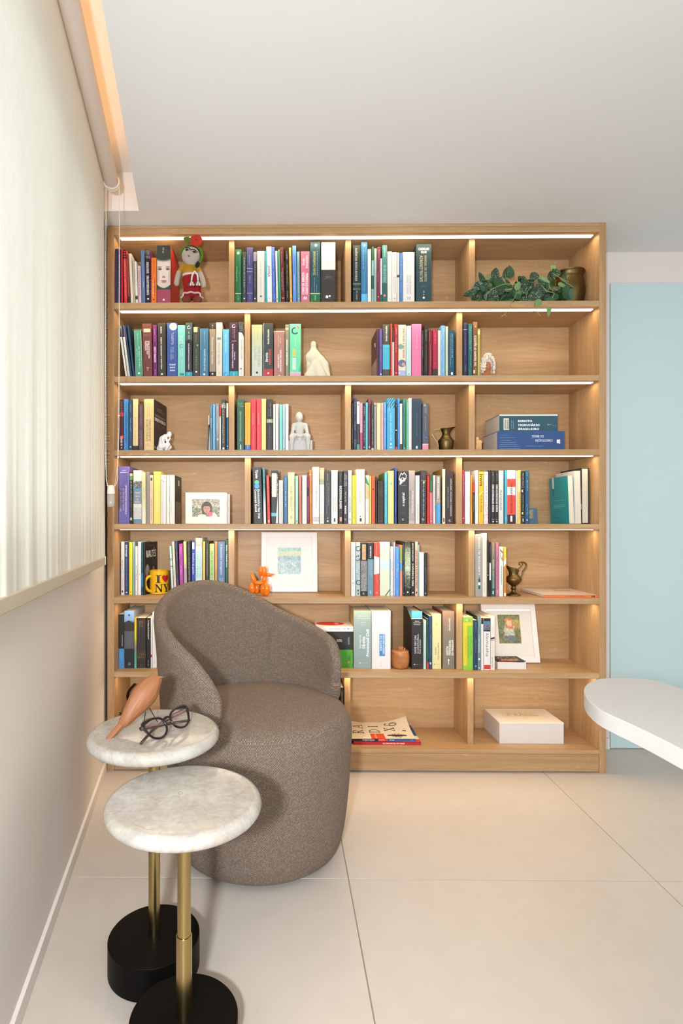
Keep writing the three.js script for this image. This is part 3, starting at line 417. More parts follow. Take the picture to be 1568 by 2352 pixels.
bay(1, 0, 250, 700, 4.9, 800, [
  [190, 212, 232, '#dfdfda;b 0 .23 #1f2f52', 'first white booklet with navy head, leaning', { lean: -80 }], [216, 240, 232, '#dfdfda;b 0 .23 #1f2f52', 'second white booklet with navy head, leaning', { lean: -72 }],
  [246, 268, 232, '#20405c;g .1 .3 .5 .3 #b9c6d4', 'first navy booklet, leaning left', { lean: -74 }], [274, 296, 232, '#20405c;g .1 .3 .5 .3 #b9c6d4', 'second navy booklet, leaning left', { lean: -68 }],
  [300, 382, 287, '#4f9a7c;r 0 0 .06 1 #d9d3c0;r .94 0 1 1 #d9d3c0;g .06 .34 .5 .18 #cfe6da;g .36 .86 .62 .26 #fff;g .4 .6 .34 .2 #e0efe7;c .95 .5 .14 #fff', 'sea green book with pale edges', { lean: -18 }],
  [386, 492, 212, '#6e3a33;r .14 .1 .86 .165 #e6d7b0;k .12 .5 .6 .1 #6a4a2a;k .145 .5 .6 .1 #6a4a2a;k .21 .5 .7 .06 #e9dcd4;k .235 .5 .7 .06 #e9dcd4;d .33 .67 .68 .15 #f3e9e2 b UMA INTRODUÇÃO;d .33 .59 .5 .15 #f3e9e2 b À CIÊNCIA DAS;d .33 .52 .32 .15 #f3e9e2 b FINANÇAS;d .84 .92 .5 .3 #f3e9e2 b <&', 'brown book with cream label', { lean: -12 }],
  [498, 548, 228, '#74246b;g .08 .33 .5 .34 #d9b2d4;d .43 .74 .5 .42 #f4e4f1 b DIREITO FINANCEIRO;g .88 .98 .5 .3 #f4e4f1', 'purple book with white title', { lean: -8 }],
  [552, 643, 205, '#3a342b;d .07 .2 .45 .16 #f1ede2 b BARROS;d .27 .88 .45 .16 #f1ede2 b DIREITO FINANCEIRO E TRIBUTÁRIO;c .97 .5 .12 #f1ede2', 'dark olive brown book with spaced title', { lean: -6, hard: 1 }],
  [650, 768, 205, '#3a5699;c .07 .62 .36 #ece2bd;k .04 .62 .44 .07 #b39a58;k .075 .62 .5 .07 #b39a58;d .2 .4 .5 .22 #dfe6f3 b <<<;g .18 .4 .64 .16 #dfe6f3;g .46 .7 .6 .16 #dfe6f3;g .46 .7 .42 .16 #dfe6f3;h .79 .55 .6 .13 #f1f3f8 b ESQUE;h .845 .55 .5 .13 #f1f3f8 b MATI;h .9 .55 .5 .13 #f1f3f8 b ZADO', 'blue book with round cream sticker'],
  [771, 858, 232, '#7cc9bf;g .2 .38 .36 .22 #eef8f6;g .2 .44 .62 .2 #eef8f6;o .41 .5 .22 #4aa79c;g .48 .62 .36 .22 #eef8f6;g .46 .6 .64 .2 #eef8f6;g .68 .88 .6 .12 #eef8f6;r .3 .95 .9 1 #3b8d84', 'aqua book with white block lettering'],
  [860, 940, 203, '#24202b;b 0 .33 #37504c;b .93 1 #2aa3b0;o .09 .5 .2 #f0e9e6;g .17 .31 .5 .4 #cfd9d6;d .39 .89 .5 .18 #f3f1f4 b Curso de Direito Financeiro e Tributário;g .945 1 .5 .2 #e5f4f5', 'black book with green head and ring logo'],
  [944, 1021, 248, '#38403a;r .12 .01 .68 .11 #e8cf93;g .16 .33 .45 .24 #c28a5c;r .55 .36 .8 .4 #8a9a8c;g .45 .56 .5 .2 #a8b0a4;g .58 .86 .5 .26 #a6cf4f;c .92 .5 .14 #f0f0ea', 'dark grey green book with cream square'],
  [1024, 1121, 268, '#3f7798;r 0 0 .04 1 #cfd6d6;g .05 .36 .52 .14 #c9dce6;u .43 .9 .52 .2 #eaf3f8 s Curso de Direito Tributário;c .97 .5 .12 #fff', 'steel blue book with white edge', { hard: 1 }],
  [1129, 1202, 205, '#9c8a73;b 0 .12 #2b2622;b .925 1 #2b2622;g .03 .1 .5 .24 #e9e2d6;d .27 .78 .5 .3 #f1ece2 s Planejamento Tributário;c .965 .5 .14 #efe9df', 'taupe book with black head and foot'],
  [1204, 1275, 200, '#dcd2c2;g .06 .22 .5 .2 #7f9796;r .2 .28 .8 .325 #4d9db0;d .38 .8 .5 .26 #6f8886 n PROCESSO TRIBUTÁRIO;g .92 .97 .5 .2 #7f9796', 'cream book with teal lettering'],
  [1279, 1352, 280, '#62b9ea;d .1 .5 .5 .26 #a9def8 b DIREITO TRIBUTÁRIO;g .55 .78 .5 .14 #2f6f98;o .98 .5 .3 #2f87b4', 'sky blue book with tone lettering'],
  [1354, 1454, 200, '#3a1c30;b .915 1 #2aa3b0;o .07 .5 .16 #f0e6ee;g .13 .3 .42 .14 #e5d5e0;g .13 .3 .58 .14 #e5d5e0;r .25 .345 .8 .352 #e5d5e0;d .55 .7 .62 .14 #f4edf2 b Curso de;d .4 .86 .4 .16 #f4edf2 b Direito Financeiro e Tributário;g .94 .99 .5 .2 #e5f4f5', 'dark plum book with teal foot'],
  [1457, 1519, 195, '#e4dfd5;t 0 0 1 0 1 .28 .85 .24 .6 .2 0 .185 #37403f;k .09 .5 .6 .16 #d5dad6;k .12 .5 .6 .16 #d5dad6;k .155 .5 .6 .16 #d5dad6;u .32 .7 .55 .3 #6f7974 s DIREITO TRIBUTÁRIO;c .87 .45 .14 #3a3f3d;g .9 .97 .5 .2 #8a8f8a', 'white book with curved dark head']]);
bay(1, 1, 560, 700, 5.6, 913, [
  [97, 238, 258, '#b9bd83>#c1c9b8>#c5ccc4;j .06 .32 .55 .1 #7f8468;u .42 .7 .35 .2 #8b9184 s DIREITO;u .42 .83 .68 .2 #8b9184 s TRIBUTÁRIO;c .94 .5 .1 #2f3130', 'wide pale olive green book'],
  [249, 376, 238, '#33413f;b .875 1 #b03238;r 0 0 .05 1 #d5d2c8;u .12 .4 .5 .18 #f3f1ec b Ricardo Alexandre;u .56 .74 .34 .24 #f3f1ec b Direito;u .49 .8 .66 .26 #d8434a b TRIBUTÁRIO;c .955 .5 .1 #f3dede', 'dark slate hardback with red title', { hard: 1 }],
  [382, 527, 340, '#a77a6e;r 0 0 1 .015 #d8c7be;j .1 .34 .42 .12 #f3e6e0;j .14 .28 .6 .12 #f3e6e0;u .52 .83 .42 .13 #f6ece6 b CURSO DE DIREITO;u .42 .92 .62 .13 #f6ece6 b CONSTITUCIONAL TRIBUTÁRIO;r .4 .985 .6 1 #f3e6e0', 'dusty rose book'],
  [531, 578, 255, '#8c8a72;b .07 .1 #c9c6b4;d .29 .8 .5 .44 #f5f2e6 b PROCESSO TRIBUTÁRIO', 'narrow grey olive book'],
  [583, 735, 247, '#6fcfa0;t .7 1 1 .7 1 1 #33b98a;o .135 .48 .25 #27425f .5 4.9;o .1 .56 .25 #e2603f 5 6.2;u .24 .43 .52 .1 #f3faf5 b <<<<<<<<<;r .27 .49 .55 .63 #e8c255;r .27 .66 .55 .88 #eef7f0;u .5 .62 .41 .18 #6fcfa0 b DIREITO;u .67 .87 .41 .2 #6fcfa0 b FINANCEIRO;b .925 .945 #8fd9b4;b .945 1 #ef9fc0;k .98 .5 .14 .06 #553', 'green book with broken ring and pink foot', { right: '#4a6a3c' }]]);
bay(1, 1, 830, 700, 4.9, 796, [
  [170, 197, 275, '#4a2a3c', 'dark maroon book with two-tone side', { left: '#4a2a3c;b .62 1 #a58f92;t .55 .2 .8 .25 .8 .34 .6 .3 #d8cfd2' }],
  [198, 236, 270, '#584a86;g .05 .4 .5 .4 #b7aed6;g .44 .7 .5 .4 #b7aed6;c .97 .5 .2 #fff', 'violet book with pale lettering'],
  [237, 320, 222, '#4a4a3b;b .395 .46 #59bccf;b .463 .88 #4fb6cc;u .03 .33 .5 .24 #f1f1ea b Direito Tributário;j .56 .84 .5 .1 #2c6f80;k .94 .5 .2 .06 #ddd', 'olive book with wide turquoise band'],
  [326, 346, 215, '#d8402f;g .1 .9 .5 .4 #f6d9cf', 'thin vermilion book'],
  [347, 367, 260, '#ece4dc;b 0 .3 #2c2627;g .05 .28 .5 .4 #fff;g .4 .9 .5 .4 #c2524a', 'thin white book with black head'],
  [369, 411, 220, '#a31d28;g .07 .2 .5 .4 #f4d4d2;g .28 .56 .5 .44 #f4d4d2;g .6 .85 .5 .2 #e49a98;c .95 .5 .16 #f4d4d2', 'dark red book with white lettering'],
  [413, 500, 227, '#ead8c0;c .43 .3 .34 #7fa39a;c .76 .5 .5 #6b7090;c .78 .66 .22 #c79a86;b .9 1 #aab4d8;d .05 .66 .7 .2 #35262a b TRIBUTAÇÃO & SOCIEDADE;d .05 .24 .34 .12 #6a5a58 b <<<<<<;c .95 .15 .1 #efe9e2', 'cream book with grey blue figure'],
  [502, 560, 238, '#c2dcdc;g .06 .3 .6 .2 #8fb4b6;g .35 .9 .55 .2 #7fa3a5;c .97 .5 .1 #2c3a3a', 'pale aqua book'],
  [564, 675, 217, '#ea76a0;b .525 .645 #d97aa6;j .18 .48 .55 .1 #fdeaf1;j .4 .48 .45 .08 #fdeaf1;j .85 .95 .5 .06 #fdeaf1', 'broad bubblegum pink book'],
  [677, 699, 290, '#2c2c2c;g .1 .3 .5 .4 #ddd;g .35 .6 .5 .4 #eee', 'thin black book with white lettering'],
  [703, 749, 235, '#1b1816;g .08 .32 .5 .3 #f1ece4;g .38 .92 .5 .44 #d8623a', 'black book with orange lettering'],
  [751, 794, 285, '#73212c;g .05 .25 .3 .3 #e0b7b4;g .3 .96 .55 .26 #e9c9c4', 'dark crimson book', { lean: 2 }],
  [798, 857, 288, '#a81f3c;b .855 1 #37332f;k .035 .5 .5 .12 #f3d7dc;d .07 .3 .5 .26 #fbeef0 b <<<<<<<;g .34 .66 .5 .14 #eebcc6;g .7 .82 .5 .16 #eebcc6;k .93 .5 .2 .08 #ddd', 'crimson book with dark foot'],
  [861, 893, 290, '#ece6d9;g .1 .9 .5 .3 #96907f', 'narrow cream book'],
  [895, 942, 235, '#6fa8d0;r .06 0 .1 1 #9fc8e4;g .05 .5 .5 .3 #e6f0f8;g .55 .8 .5 .24 #d2e4f2;g .84 .96 .5 .24 #e6f0f8', 'sky blue book with vertical line', { hard: 1 }],
  [945, 975, 245, '#e9e3bf;g .3 .9 .5 .2 #a8b06a', 'pale yellow book'],
  [979, 1047, 290, '#124a60;g .07 .8 .34 .2 #dbe8ec;g .07 .62 .6 .24 #f1f6f8;g .66 .85 .7 .1 #9fc0cc;r .4 .93 .7 .98 #fff', 'deep teal blue book']]);
bay(1, 2, 830, 700, 4.9, 794, [
  [1145, 1191, 203, '#322f4f;b .125 .132 #b9b5d0;g .2 .62 .6 .2 #c9c5dc;g .28 .6 .4 .14 #a9a5c4;g .8 .92 .55 .24 #e4e1ef', 'navy violet book by the divider'],
  [1200, 1247, 213, '#1f5f62;g .05 .54 .7 .24 #fff;g .05 .5 .4 .24 #fff;g .6 .82 .6 .24 #fff;g .88 .95 .5 .2 #cfe0e0', 'teal book with dense white lettering'],
  [1253, 1306, 195, '#7a5130;b 0 .06 #8f6138;g .07 .1 .5 .5 #eee;u .25 .83 .5 .46 #f4efe2 b THE TRIUMPH OF INJUSTICE;j .86 .96 .6 .24 #f4efe2;r .1 .9 .4 .96 #f4efe2', 'brown book with white title'],
  [1308, 1336, 272, '#b8a94e;b .04 .12 #e6dd9c;r .3 .3 .6 .95 #c9bc6a', 'thin mustard olive book']]);
bay(2, 0, 250, 880, 5.2267, 798, [
  [123, 177, 197, '#401320;c .3 .6 .5 #b8242c;c .75 .7 .4 #d8202a;g .04 .28 .5 .4 #a98a90;g .36 .68 .5 .3 #8f2a30;d .74 .93 .5 .4 #f7e9ea b COVID-19;c .97 .5 .12 #fff', 'dark maroon book with red patches'],
  [178, 234, 193, '#3f8fd0;d .04 .18 .5 .3 #16324e b <<<<<;d .26 .88 .5 .4 #16324e n FUNDAMENTOS DE DIREITO PÚBLICO', 'bright blue book with navy title'],
  [236, 283, 205, '#23425c;g .08 .24 .5 .3 #dfe7ee;g .36 .64 .5 .3 #dfe7ee;g .66 .82 .5 .16 #a9bccb;c .95 .5 .16 #dfe0b8', 'dark blue book with small white lettering'],
  [286, 351, 192, '#dfca93;b .93 1 #2a2320;d .06 .28 .5 .16 #a08c5c s AAAAAAAA;d .36 .92 .45 .24 #7c6a42 s <<<<<<<<<<<<<<', 'cream yellow book with leopard print cover', { right: '#8a6a34;n 0 1 #2a1d12 #c79a4a #5a3f1e' }],
  [356, 414, 252, '#573a42;g .06 .46 .5 .3 #d6c2c8;g .58 .95 .34 .18 #c9b2b8;g .58 .95 .62 .18 #c9b2b8', 'dark mauve book with pale lettering'],
  [417, 540, 192, '#e0c48c;g .08 .36 .38 .1 #7b673e;g .08 .34 .56 .1 #7b673e;d .4 .84 .62 .2 #33281a n TEMAS RELEVANTES;d .4 .84 .34 .2 #33281a n DE DIREITO PÚBLICO;o .9 .42 .06 #8a744a;k .925 .5 .5 .06 #8a744a', 'thick tan book with black front cover', { right: '#2a2323;k .15 .45 .4 .03 #ddd;k .19 .5 .6 .03 #ddd;h .3 .5 .84 .05 #8a8384 b TEMAS RELEVANTES DE;h .38 .5 .86 .08 #efe9e6 b DIREITO PÚBLICO;k .47 .3 .4 .02 #999;k .5 .3 .4 .02 #999;k .53 .3 .4 .02 #999;k .47 .7 .3 .02 #999;k .51 .7 .3 .02 #999;k .68 .5 .8 .02 #888;k .72 .5 .8 .02 #888;k .76 .5 .8 .02 #888;k .8 .5 .8 .02 #888;k .84 .5 .8 .02 #888;h .95 .1 .1 .06 #ddd b M', d: .17, yaw: -.12 }],
  [1180, 1196, 500, '#2a2a2e', 'thin short black book', { lean: 10 }],
  [1198, 1209, 390, '#e9e6e0', 'very thin white booklet', { lean: -4 }], [1211, 1244, 260, '#5a7a88;g .05 .2 .5 .3 #cfdde2;g .3 .52 .5 .5 #fff;g .6 .95 .5 .2 #b5c8d0', 'grey blue book with white title'],
  [1246, 1279, 257, '#6cb2e0;g .1 .9 .5 .16 #3f7ba4', 'light blue book with vertical print'], [1282, 1322, 248, '#8a8a8e>#9a9a9e>#6a6a72;g .05 .15 .5 .3 #eee;g .3 .7 .4 .14 #ccc;r .4 .76 .7 .8 #e8e0b0', 'silver grey book', { hard: 1 }],
  [1324, 1343, 275, '#ebe8e2;b 0 .24 #c8202a;g .28 .9 .5 .3 #8a8680', 'thin white book with red head'],
  [1348, 1401, 197, '#3a3a38;g .07 .12 .5 .6 #cfcabc;n .08 .17 #ddd #555;d .2 .88 .5 .4 #d9b98a s LEI DE RESPONSABILIDADE FISCAL;r .3 .96 .7 1 #fff', 'charcoal book with tan title'],
  [1408, 1434, 240, '#e8e4da;b .31 1 #1f5f8c;g .36 .86 .5 .3 #cfe0ea;c .93 .5 .24 #fff', 'slim blue book with white head']]);
bay(2, 1, 530, 880, 5.6, 857, [
  [76, 172, 208, '#285846;k .08 .5 .7 .12 #d9d39c;k .11 .5 .66 .12 #d9d39c;k .14 .6 .6 .12 #fff;d .24 .83 .5 .17 #e3dda4 s Política Fiscal e Desenvolvimento no Brasil;r .46 .9 .6 1 #dfe6e0', 'dark green book with cream title', { hard: 1 }],
  [178, 254, 252, '#e6a733;b .9 1 #3f67ae;o .06 .45 .1 #7a5210;g .12 .3 .35 .12 #8a5d12;g .12 .32 .6 .12 #8a5d12;g .36 .86 .4 .14 #8a5d12;g .36 .86 .66 .14 #f7e6bc;g .91 .99 .5 .3 #cfe0f4', 'amber book with blue foot'],
  [257, 325, 207, '#d33a44;j .27 .5 .5 .16 #fbe4e4;j .27 .5 .34 .16 #fbe4e4;j .6 .92 .5 .14 #f4b4b8', 'first of two matching red books'],
  [328, 389, 207, '#d8414b;j .27 .5 .55 .16 #fbe4e4;j .27 .5 .4 .16 #fbe4e4;j .6 .84 .5 .14 #f4b4b8', 'second of two matching red books'],
  [392, 453, 205, '#e5d48d', 'plain pale yellow book'],
  [457, 541, 207, '#2b2826;b .395 .47 #97a483;c .43 .5 .1 #e9ecdf;u .08 .34 .62 .16 #f3f1ec b <<<<<<<<;j .2 .34 .36 .12 #e3e1dc;j .54 .76 .5 .14 #d9d7d2;j .8 .97 .45 .12 #9a9894', 'black book with sage green band'],
  [544, 573, 275, '#e9e6e1', 'narrow plain white book'], [575, 615, 270, '#efedea;g .06 .28 .5 .34 #7a7672;g .32 .7 .5 .4 #a09c98;c .94 .4 .12 #3a3836', 'white book with grey lettering'],
  [623, 665, 277, '#7fd3c8;g .05 .5 .6 .16 #3f9488;g .56 .9 .6 .16 #3f9488', 'turquoise book'], [667, 698, 273, '#a9cbd8;g .1 .3 .5 .3 #6d96a6;g .4 .9 .5 .24 #4f7888;c .98 .6 .2 #223', 'pale ice blue book'], [701, 742, 270, '#edeae5', 'blank white book at the row end']]);
bay(2, 2, 790, 880, 5.2267, 798, [
  [92, 111, 240, '#1d1b1a;g .05 .3 .5 .3 #887f70;g .48 .85 .5 .5 #d9d2c4', 'thin black book by the divider'], [113, 151, 180, '#26304a;g .08 .3 .5 .4 #c9d0e0;g .45 .62 .5 .4 #c9d0e0;g .8 .94 .5 .4 #fff', 'tall navy book with white lettering'],
  [153, 188, 222, '#ece9e4;b .465 .89 #2b2a29;b .89 1 #3f9c96;c .07 .5 .2 #333;g .5 .86 .5 .3 #bbb', 'white over black book with teal foot'], [191, 224, 240, '#e3a9bd;b .635 1 #c8506f;g .06 .55 .5 .3 #b0607c', 'two tone pink book'],
  [226, 256, 240, '#16233a;g .07 .28 .5 .6 #fff;g .38 .84 .5 .6 #eef0f4;c .95 .5 .2 #fff', 'midnight navy book with bold lettering'], [257, 286, 235, '#6cc3cc;g .06 .95 .5 .2 #3c8f98', 'slim cyan book'],
  [288, 320, 185, '#75384f;g .3 .6 .5 .3 #e3c0cc;r .3 .93 .7 .97 #e3c0cc', 'tall plum book', { left: '#6a3045' }], [326, 357, 247, '#3a3937;g .03 .24 .5 .4 #d9d6d0;g .33 .9 .5 .5 #f1efea;b .97 1 #e5d9a6', 'charcoal book with bold white lettering'],
  [359, 389, 237, '#a6a6a8;c .06 .5 .3 #444;g .12 .8 .5 .34 #7a7a7e', 'mid grey book'], [394, 441, 240, '#e7d8a6;g .08 .9 .6 .12 #b29e62', 'plain cream yellow book'],
  [444, 472, 240, '#efb9b8;g .05 .3 .5 .4 #b2464c;g .35 .9 .5 .4 #c96a6e', 'pale pink book with red lettering'], [476, 509, 232, '#5a9ae0;g .03 .22 .5 .4 #e2eefb;g .33 .9 .5 .5 #cfe2f8', 'azure book with white lettering', { left: '#cfd6da' }],
  [514, 610, 180, '#4aa6d0;t 0 0 .12 0 0 .03 #1f5f80;t .25 0 .4 0 0 .09 0 .06 #1f5f80;t .55 0 .7 0 0 .17 0 .13 #1f5f80;t .85 0 1 0 1 .01 .2 .18 0 .2 #1f5f80;t 1 .05 1 .09 .5 .19 .3 .19 #1f5f80;t 1 .13 1 .17 .8 .2 .65 .2 #1f5f80;j .08 .24 .3 .14 #fff;j .13 .2 .62 .16 #fff;u .3 .82 .5 .22 #f4fafc b <<<<<<<<<<<<<<;c .89 .5 .12 #fff;h .955 .5 .4 .2 #e2f1f7 n M', 'broad cyan book with striped head'],
  [613, 640, 243, '#1f1c1c;r 0 .57 1 .59 #eee;g .03 .1 .5 .5 #fff;g .2 .5 .5 .3 #d8483a;g .64 .9 .5 .36 #d8483a;b .94 1 #d8382c', 'black book with red foot'], [642, 667, 185, '#3d8fd8;g .25 .8 .5 .3 #bfdcf4', 'vivid blue book'],
  [669, 699, 247, '#e8e1cc;g .08 .22 .5 .3 #8c8672;g .38 .84 .5 .34 #9a947e;b .88 1 #5a4a40', 'cream book with brown foot'], [703, 741, 188, '#3c7276;g .03 .3 .5 .3 #cfe2e2;g .34 .8 .5 .3 #cfe2e2;c .97 .6 .2 #cfe2e2', 'muted teal book'],
  [743, 752, 195, '#2f9a54', 'very thin grass green book'], [753, 772, 235, '#8fd0bc;g .2 .9 .5 .4 #4a9a84', 'slim mint book'], [774, 813, 182, '#eeebe5;g .12 .3 .5 .3 #9a958c;g .6 .9 .5 .3 #9a958c;c .97 .3 .12 #333', 'tall white book'],
  [817, 930, 187, '#25374a;g .29 .75 .48 .13 #39a878;r .4 .93 .58 .98 #f1f4f4', 'thick navy book with green lettering'], [938, 1013, 242, '#50545c;b .875 .89 #eedbe0;b .89 1 #e391a6;o .045 .45 .14 #f1eeee;g .1 .21 .42 .16 #d7d5d8;g .1 .21 .62 .16 #d7d5d8;g .28 .6 .5 .14 #f3f1f2;t .05 .7 .2 .69 .4 .74 .6 .72 .8 .75 1 .73 .8 .76 .6 .735 .4 .755 .2 .705 #6a7ec8;k .95 .5 .3 .06 #8a4a5c', 'dark grey book with pink foot']]);
bay(3, 0, 250, 1040, 4.9, 790, [
  [105, 228, 155, '#6b62a8;h .07 .5 .36 .05 #e3def2 b ALBERT;h .105 .5 .7 .07 #e3def2 b BRIMO;d .33 .85 .68 .15 #e9e5f6 n INTRODUCTION HISTORIQUE;d .39 .78 .42 .15 #e9e5f6 n À L’ÉTUDE DU DROIT;d .39 .8 .2 .15 #e9e5f6 n ET DES INSTITUTIONS;k .97 .5 .5 .05 #e3def2', 'wide periwinkle book with pale title', {}],
  [231, 268, 215, '#211f1d;b .03 .09 #b7b08a;b .1 .16 #5f9a54;g .18 .42 .5 .6 #efece6;g .44 .7 .5 .6 #8fb09a;r .2 .9 .8 .95 #cfc9a8', 'black book with green and cream bands'],
  [273, 368, 200, '#d9d5cc;n .2 .345 #222 #555 #999;b .35 .38 #3f8fb0;b .38 .64 #7b8894;h .425 .5 .6 .16 #f1f3f4 s Teoria;h .49 .5 .5 .16 #f1f3f4 s Geral;h .55 .5 .24 .13 #f1f3f4 s da;h .6 .5 .66 .16 #f1f3f4 s Política;n .7 .9 #c9c7c2 #bdbbb6 #b0aeaa;b .93 .96 #3f8fb0;b .96 1 #7b8894', 'grey and white book with woodcut patch'],
  [371, 418, 222, '#d8cf9a>#d8cf9a>#e6e2cc;k .1 .5 .6 .1 #97905c;g .3 .55 .5 .4 #b2a45c', 'straw yellow book', { lean: -4 }], [420, 455, 215, '#8d8680;g .04 .2 .5 .4 #33302d;g .35 .6 .5 .3 #b06a5a;r 0 0 .1 1 #aaa49c', 'warm grey book'],
  [457, 497, 250, '#ddc5a4;r .3 .06 .75 .12 #2b2522;g .18 .38 .5 .3 #b07a5c;g .5 .95 .5 .4 #8a4a34', 'peach beige book'],
  [500, 583, 212, '#e5d267;d .2 .78 .5 .24 #f6f0c6 b <<<<<<<<<<<<<<', 'bright yellow book with white lettering'], [584, 605, 247, '#e6e1d8;c .12 .5 .24 #c66;g .5 .8 .5 .2 #aaa', 'narrow white book beside the yellow one'],
  [607, 644, 250, '#e9e5de;c .14 .2 .12 #222;c .06 .7 .14 #557;g .3 .9 .5 .14 #bbb', 'white book with two dots'], [646, 682, 250, '#e9e5df;c .08 .4 .12 #d98a8a;g .6 .86 .5 .24 #c87a84', 'white book with red lower lettering'],
  [684, 741, 252, '#e6e0d6;g .08 .12 .4 .2 #c9a9a4;g .5 .86 .4 .2 #b9b2aa', 'thick white book with dark front cover', { right: '#37342f;b .55 1 #8a857c;r 0 0 .14 1 #37342f;r .5 .08 .75 .2 #e6e0d6;k .26 .55 .7 .02 #777;k .31 .55 .7 .02 #777;k .36 .55 .7 .02 #777;k .41 .55 .7 .02 #777;k .46 .55 .7 .02 #777', d: .15 }]]);
bay(3, 1, 560, 1050, 6.0308, 919, [
  [136, 264, 140, '#2b2b2d;n 0 1 #35363a #232325 #3f4044;d .05 .2 .46 .26 #f4f4f2 b Tirole;c .27 .45 .26 #58b99a;c .34 .45 .27 #4aa0dc;d .39 .92 .62 .24 #f4f4f2 b Economics for the;d .39 .8 .3 .24 #f4f4f2 b Common Good', 'wide black book with green and blue discs', { lean: -22, hard: 1 }],
  [271, 309, 150, '#34767e>#34767e>#cfd8d8>#e6e8e6;g .05 .16 .5 .3 #cfe0e0;g .2 .5 .5 .4 #eef4f4', 'teal book fading to white', { lean: -16 }], [322, 368, 252, '#cf4038;g .05 .56 .5 .36 #fbe5e0;r .3 .93 .7 .98 #f4c4bc', 'tomato red book', { lean: -16 }],
  [376, 474, 187, '#262729;r .1 .05 .78 .5 #ddd8cc;b .8 .865 #6fb6c4;t 1 .35 1 1 .68 1 #dfe2e2;n .07 .45 #d6d0c2 #e0dbd0 #cfc9ba', 'black book with large cream label'], [480, 545, 320, '#cfcac4;g .1 .9 .5 .1 #bdb7b0', 'short light grey book'],
  [551, 604, 258, '#2f6c96;g .05 .3 .5 .3 #cfe0ec;g .33 .65 .5 .4 #fff', 'denim blue book'], [608, 702, 213, '#e8e0a8;j .07 .2 .5 .2 #cfc68a;d .26 .76 .5 .34 #4f6b6a n GLOBAL INEQUALITY;d .85 .93 .5 .24 #6f7a5a b M|', 'pale lemon book with tall grey title'],
  [709, 754, 260, '#a8d0c4;g .1 .9 .5 .4 #eef6f2;c .95 .5 .2 #3f8f84', 'mint green book'], [763, 802, 255, '#c07c58;g .05 .3 .5 .24 #e9c4ac;g .42 .72 .5 .4 #8a3f24', 'terracotta book', { lean: -4 }], [806, 872, 253, '#ece8e4;g .06 .5 .5 .14 #b5a9aa;g .88 .96 .5 .3 #555', 'plain white book by the maroon one'],
  [874, 904, 260, '#7a2a48;b .25 .42 #2b1b22;g .44 .9 .5 .4 #e9c9d4', 'narrow maroon book'], [907, 945, 182, '#d07a35;c .08 .4 .24 #f3e2c8;g .14 .4 .5 .3 #f3d9b0;g .42 .62 .5 .5 #f7ead0;c .94 .5 .14 #2b1b0c', 'orange book with pale lettering', { lean: -4 }],
  [948, 1042, 138, '#ebe8e2;n .4 .62 #f4f2ee #ded9d0;j .07 .2 .45 .12 #8a857e;j .06 .18 .62 .1 #8a857e;d .3 .72 .6 .2 #6b6660 s ECONOMIA BRASILEIRA;n .88 .96 #aaa #ccc', 'tallest white book', { hard: 1 }],
  [1047, 1114, 150, '#d9dcd0;b 0 .05 #c9a07e;b .05 .2 #d9b292;b .2 .3 #9fa888;d .3 .5 .5 .5 #bcd0d2 b A GRANDE;d .52 .8 .5 .4 #7fb0d8 b <<<<<;n .82 1 #cfd4c8 #b9c0b2', 'cream and sky blue patched book'], [1117, 1204, 192, '#35383c;g .05 .2 .5 .2 #e3e5e6;g .23 .66 .66 .15 #e3e5e6;g .23 .82 .36 .15 #e3e5e6;h .9 .5 .24 .16 #fff b Y;c .955 .5 .14 #f1f1f1', 'graphite book with white lettering'],
  [1209, 1299, 185, '#e7e5df;h .14 .5 .3 .2 #aaa8a0 n X;d .2 .5 .36 .12 #9a978e n MICHAEL SANDEL;d .5 .8 .36 .14 #6b6862 n MERITOCRACIA;d .5 .78 .66 .14 #6b6862 n A CILADA DA;r .4 .9 .64 .97 #33302d', 'white book with wide spaced title'],
  [1308, 1371, 200, '#2d2726;g .03 .2 .5 .2 #bfb6b2;d .27 .72 .5 .5 #f4f1ee b DESIGUALDADE;k .79 .5 .6 .2 #8a807c;r .28 .88 .76 .96 #e59a94', 'black brown book with pink mark'], [1377, 1438, 190, '#33343c;n 0 .8 #3d3e48 #2c2d34;g .05 .3 .36 .3 #fff;g .08 .3 .66 .3 #fff;g .4 .6 .5 .5 #e3e4ea;d .66 .82 .5 .36 #fff b YMND;o .92 .5 .16 #ddd', 'slate black book with white blocks'],
  [1441, 1495, 187, '#dcddd6;d .08 .36 .5 .3 #77776f n MARK A. LEVIN;g .5 .78 .5 .56 #6b6a66;g .5 .78 .5 .2 #a05048;o .92 .5 .2 #555', 'pale grey book with stacked lettering'], [1500, 1552, 252, '#f0dd2c;g .12 .45 .5 .24 #a08c1a;g .44 .9 .5 .36 #5b4f14', 'lemon yellow book']]);
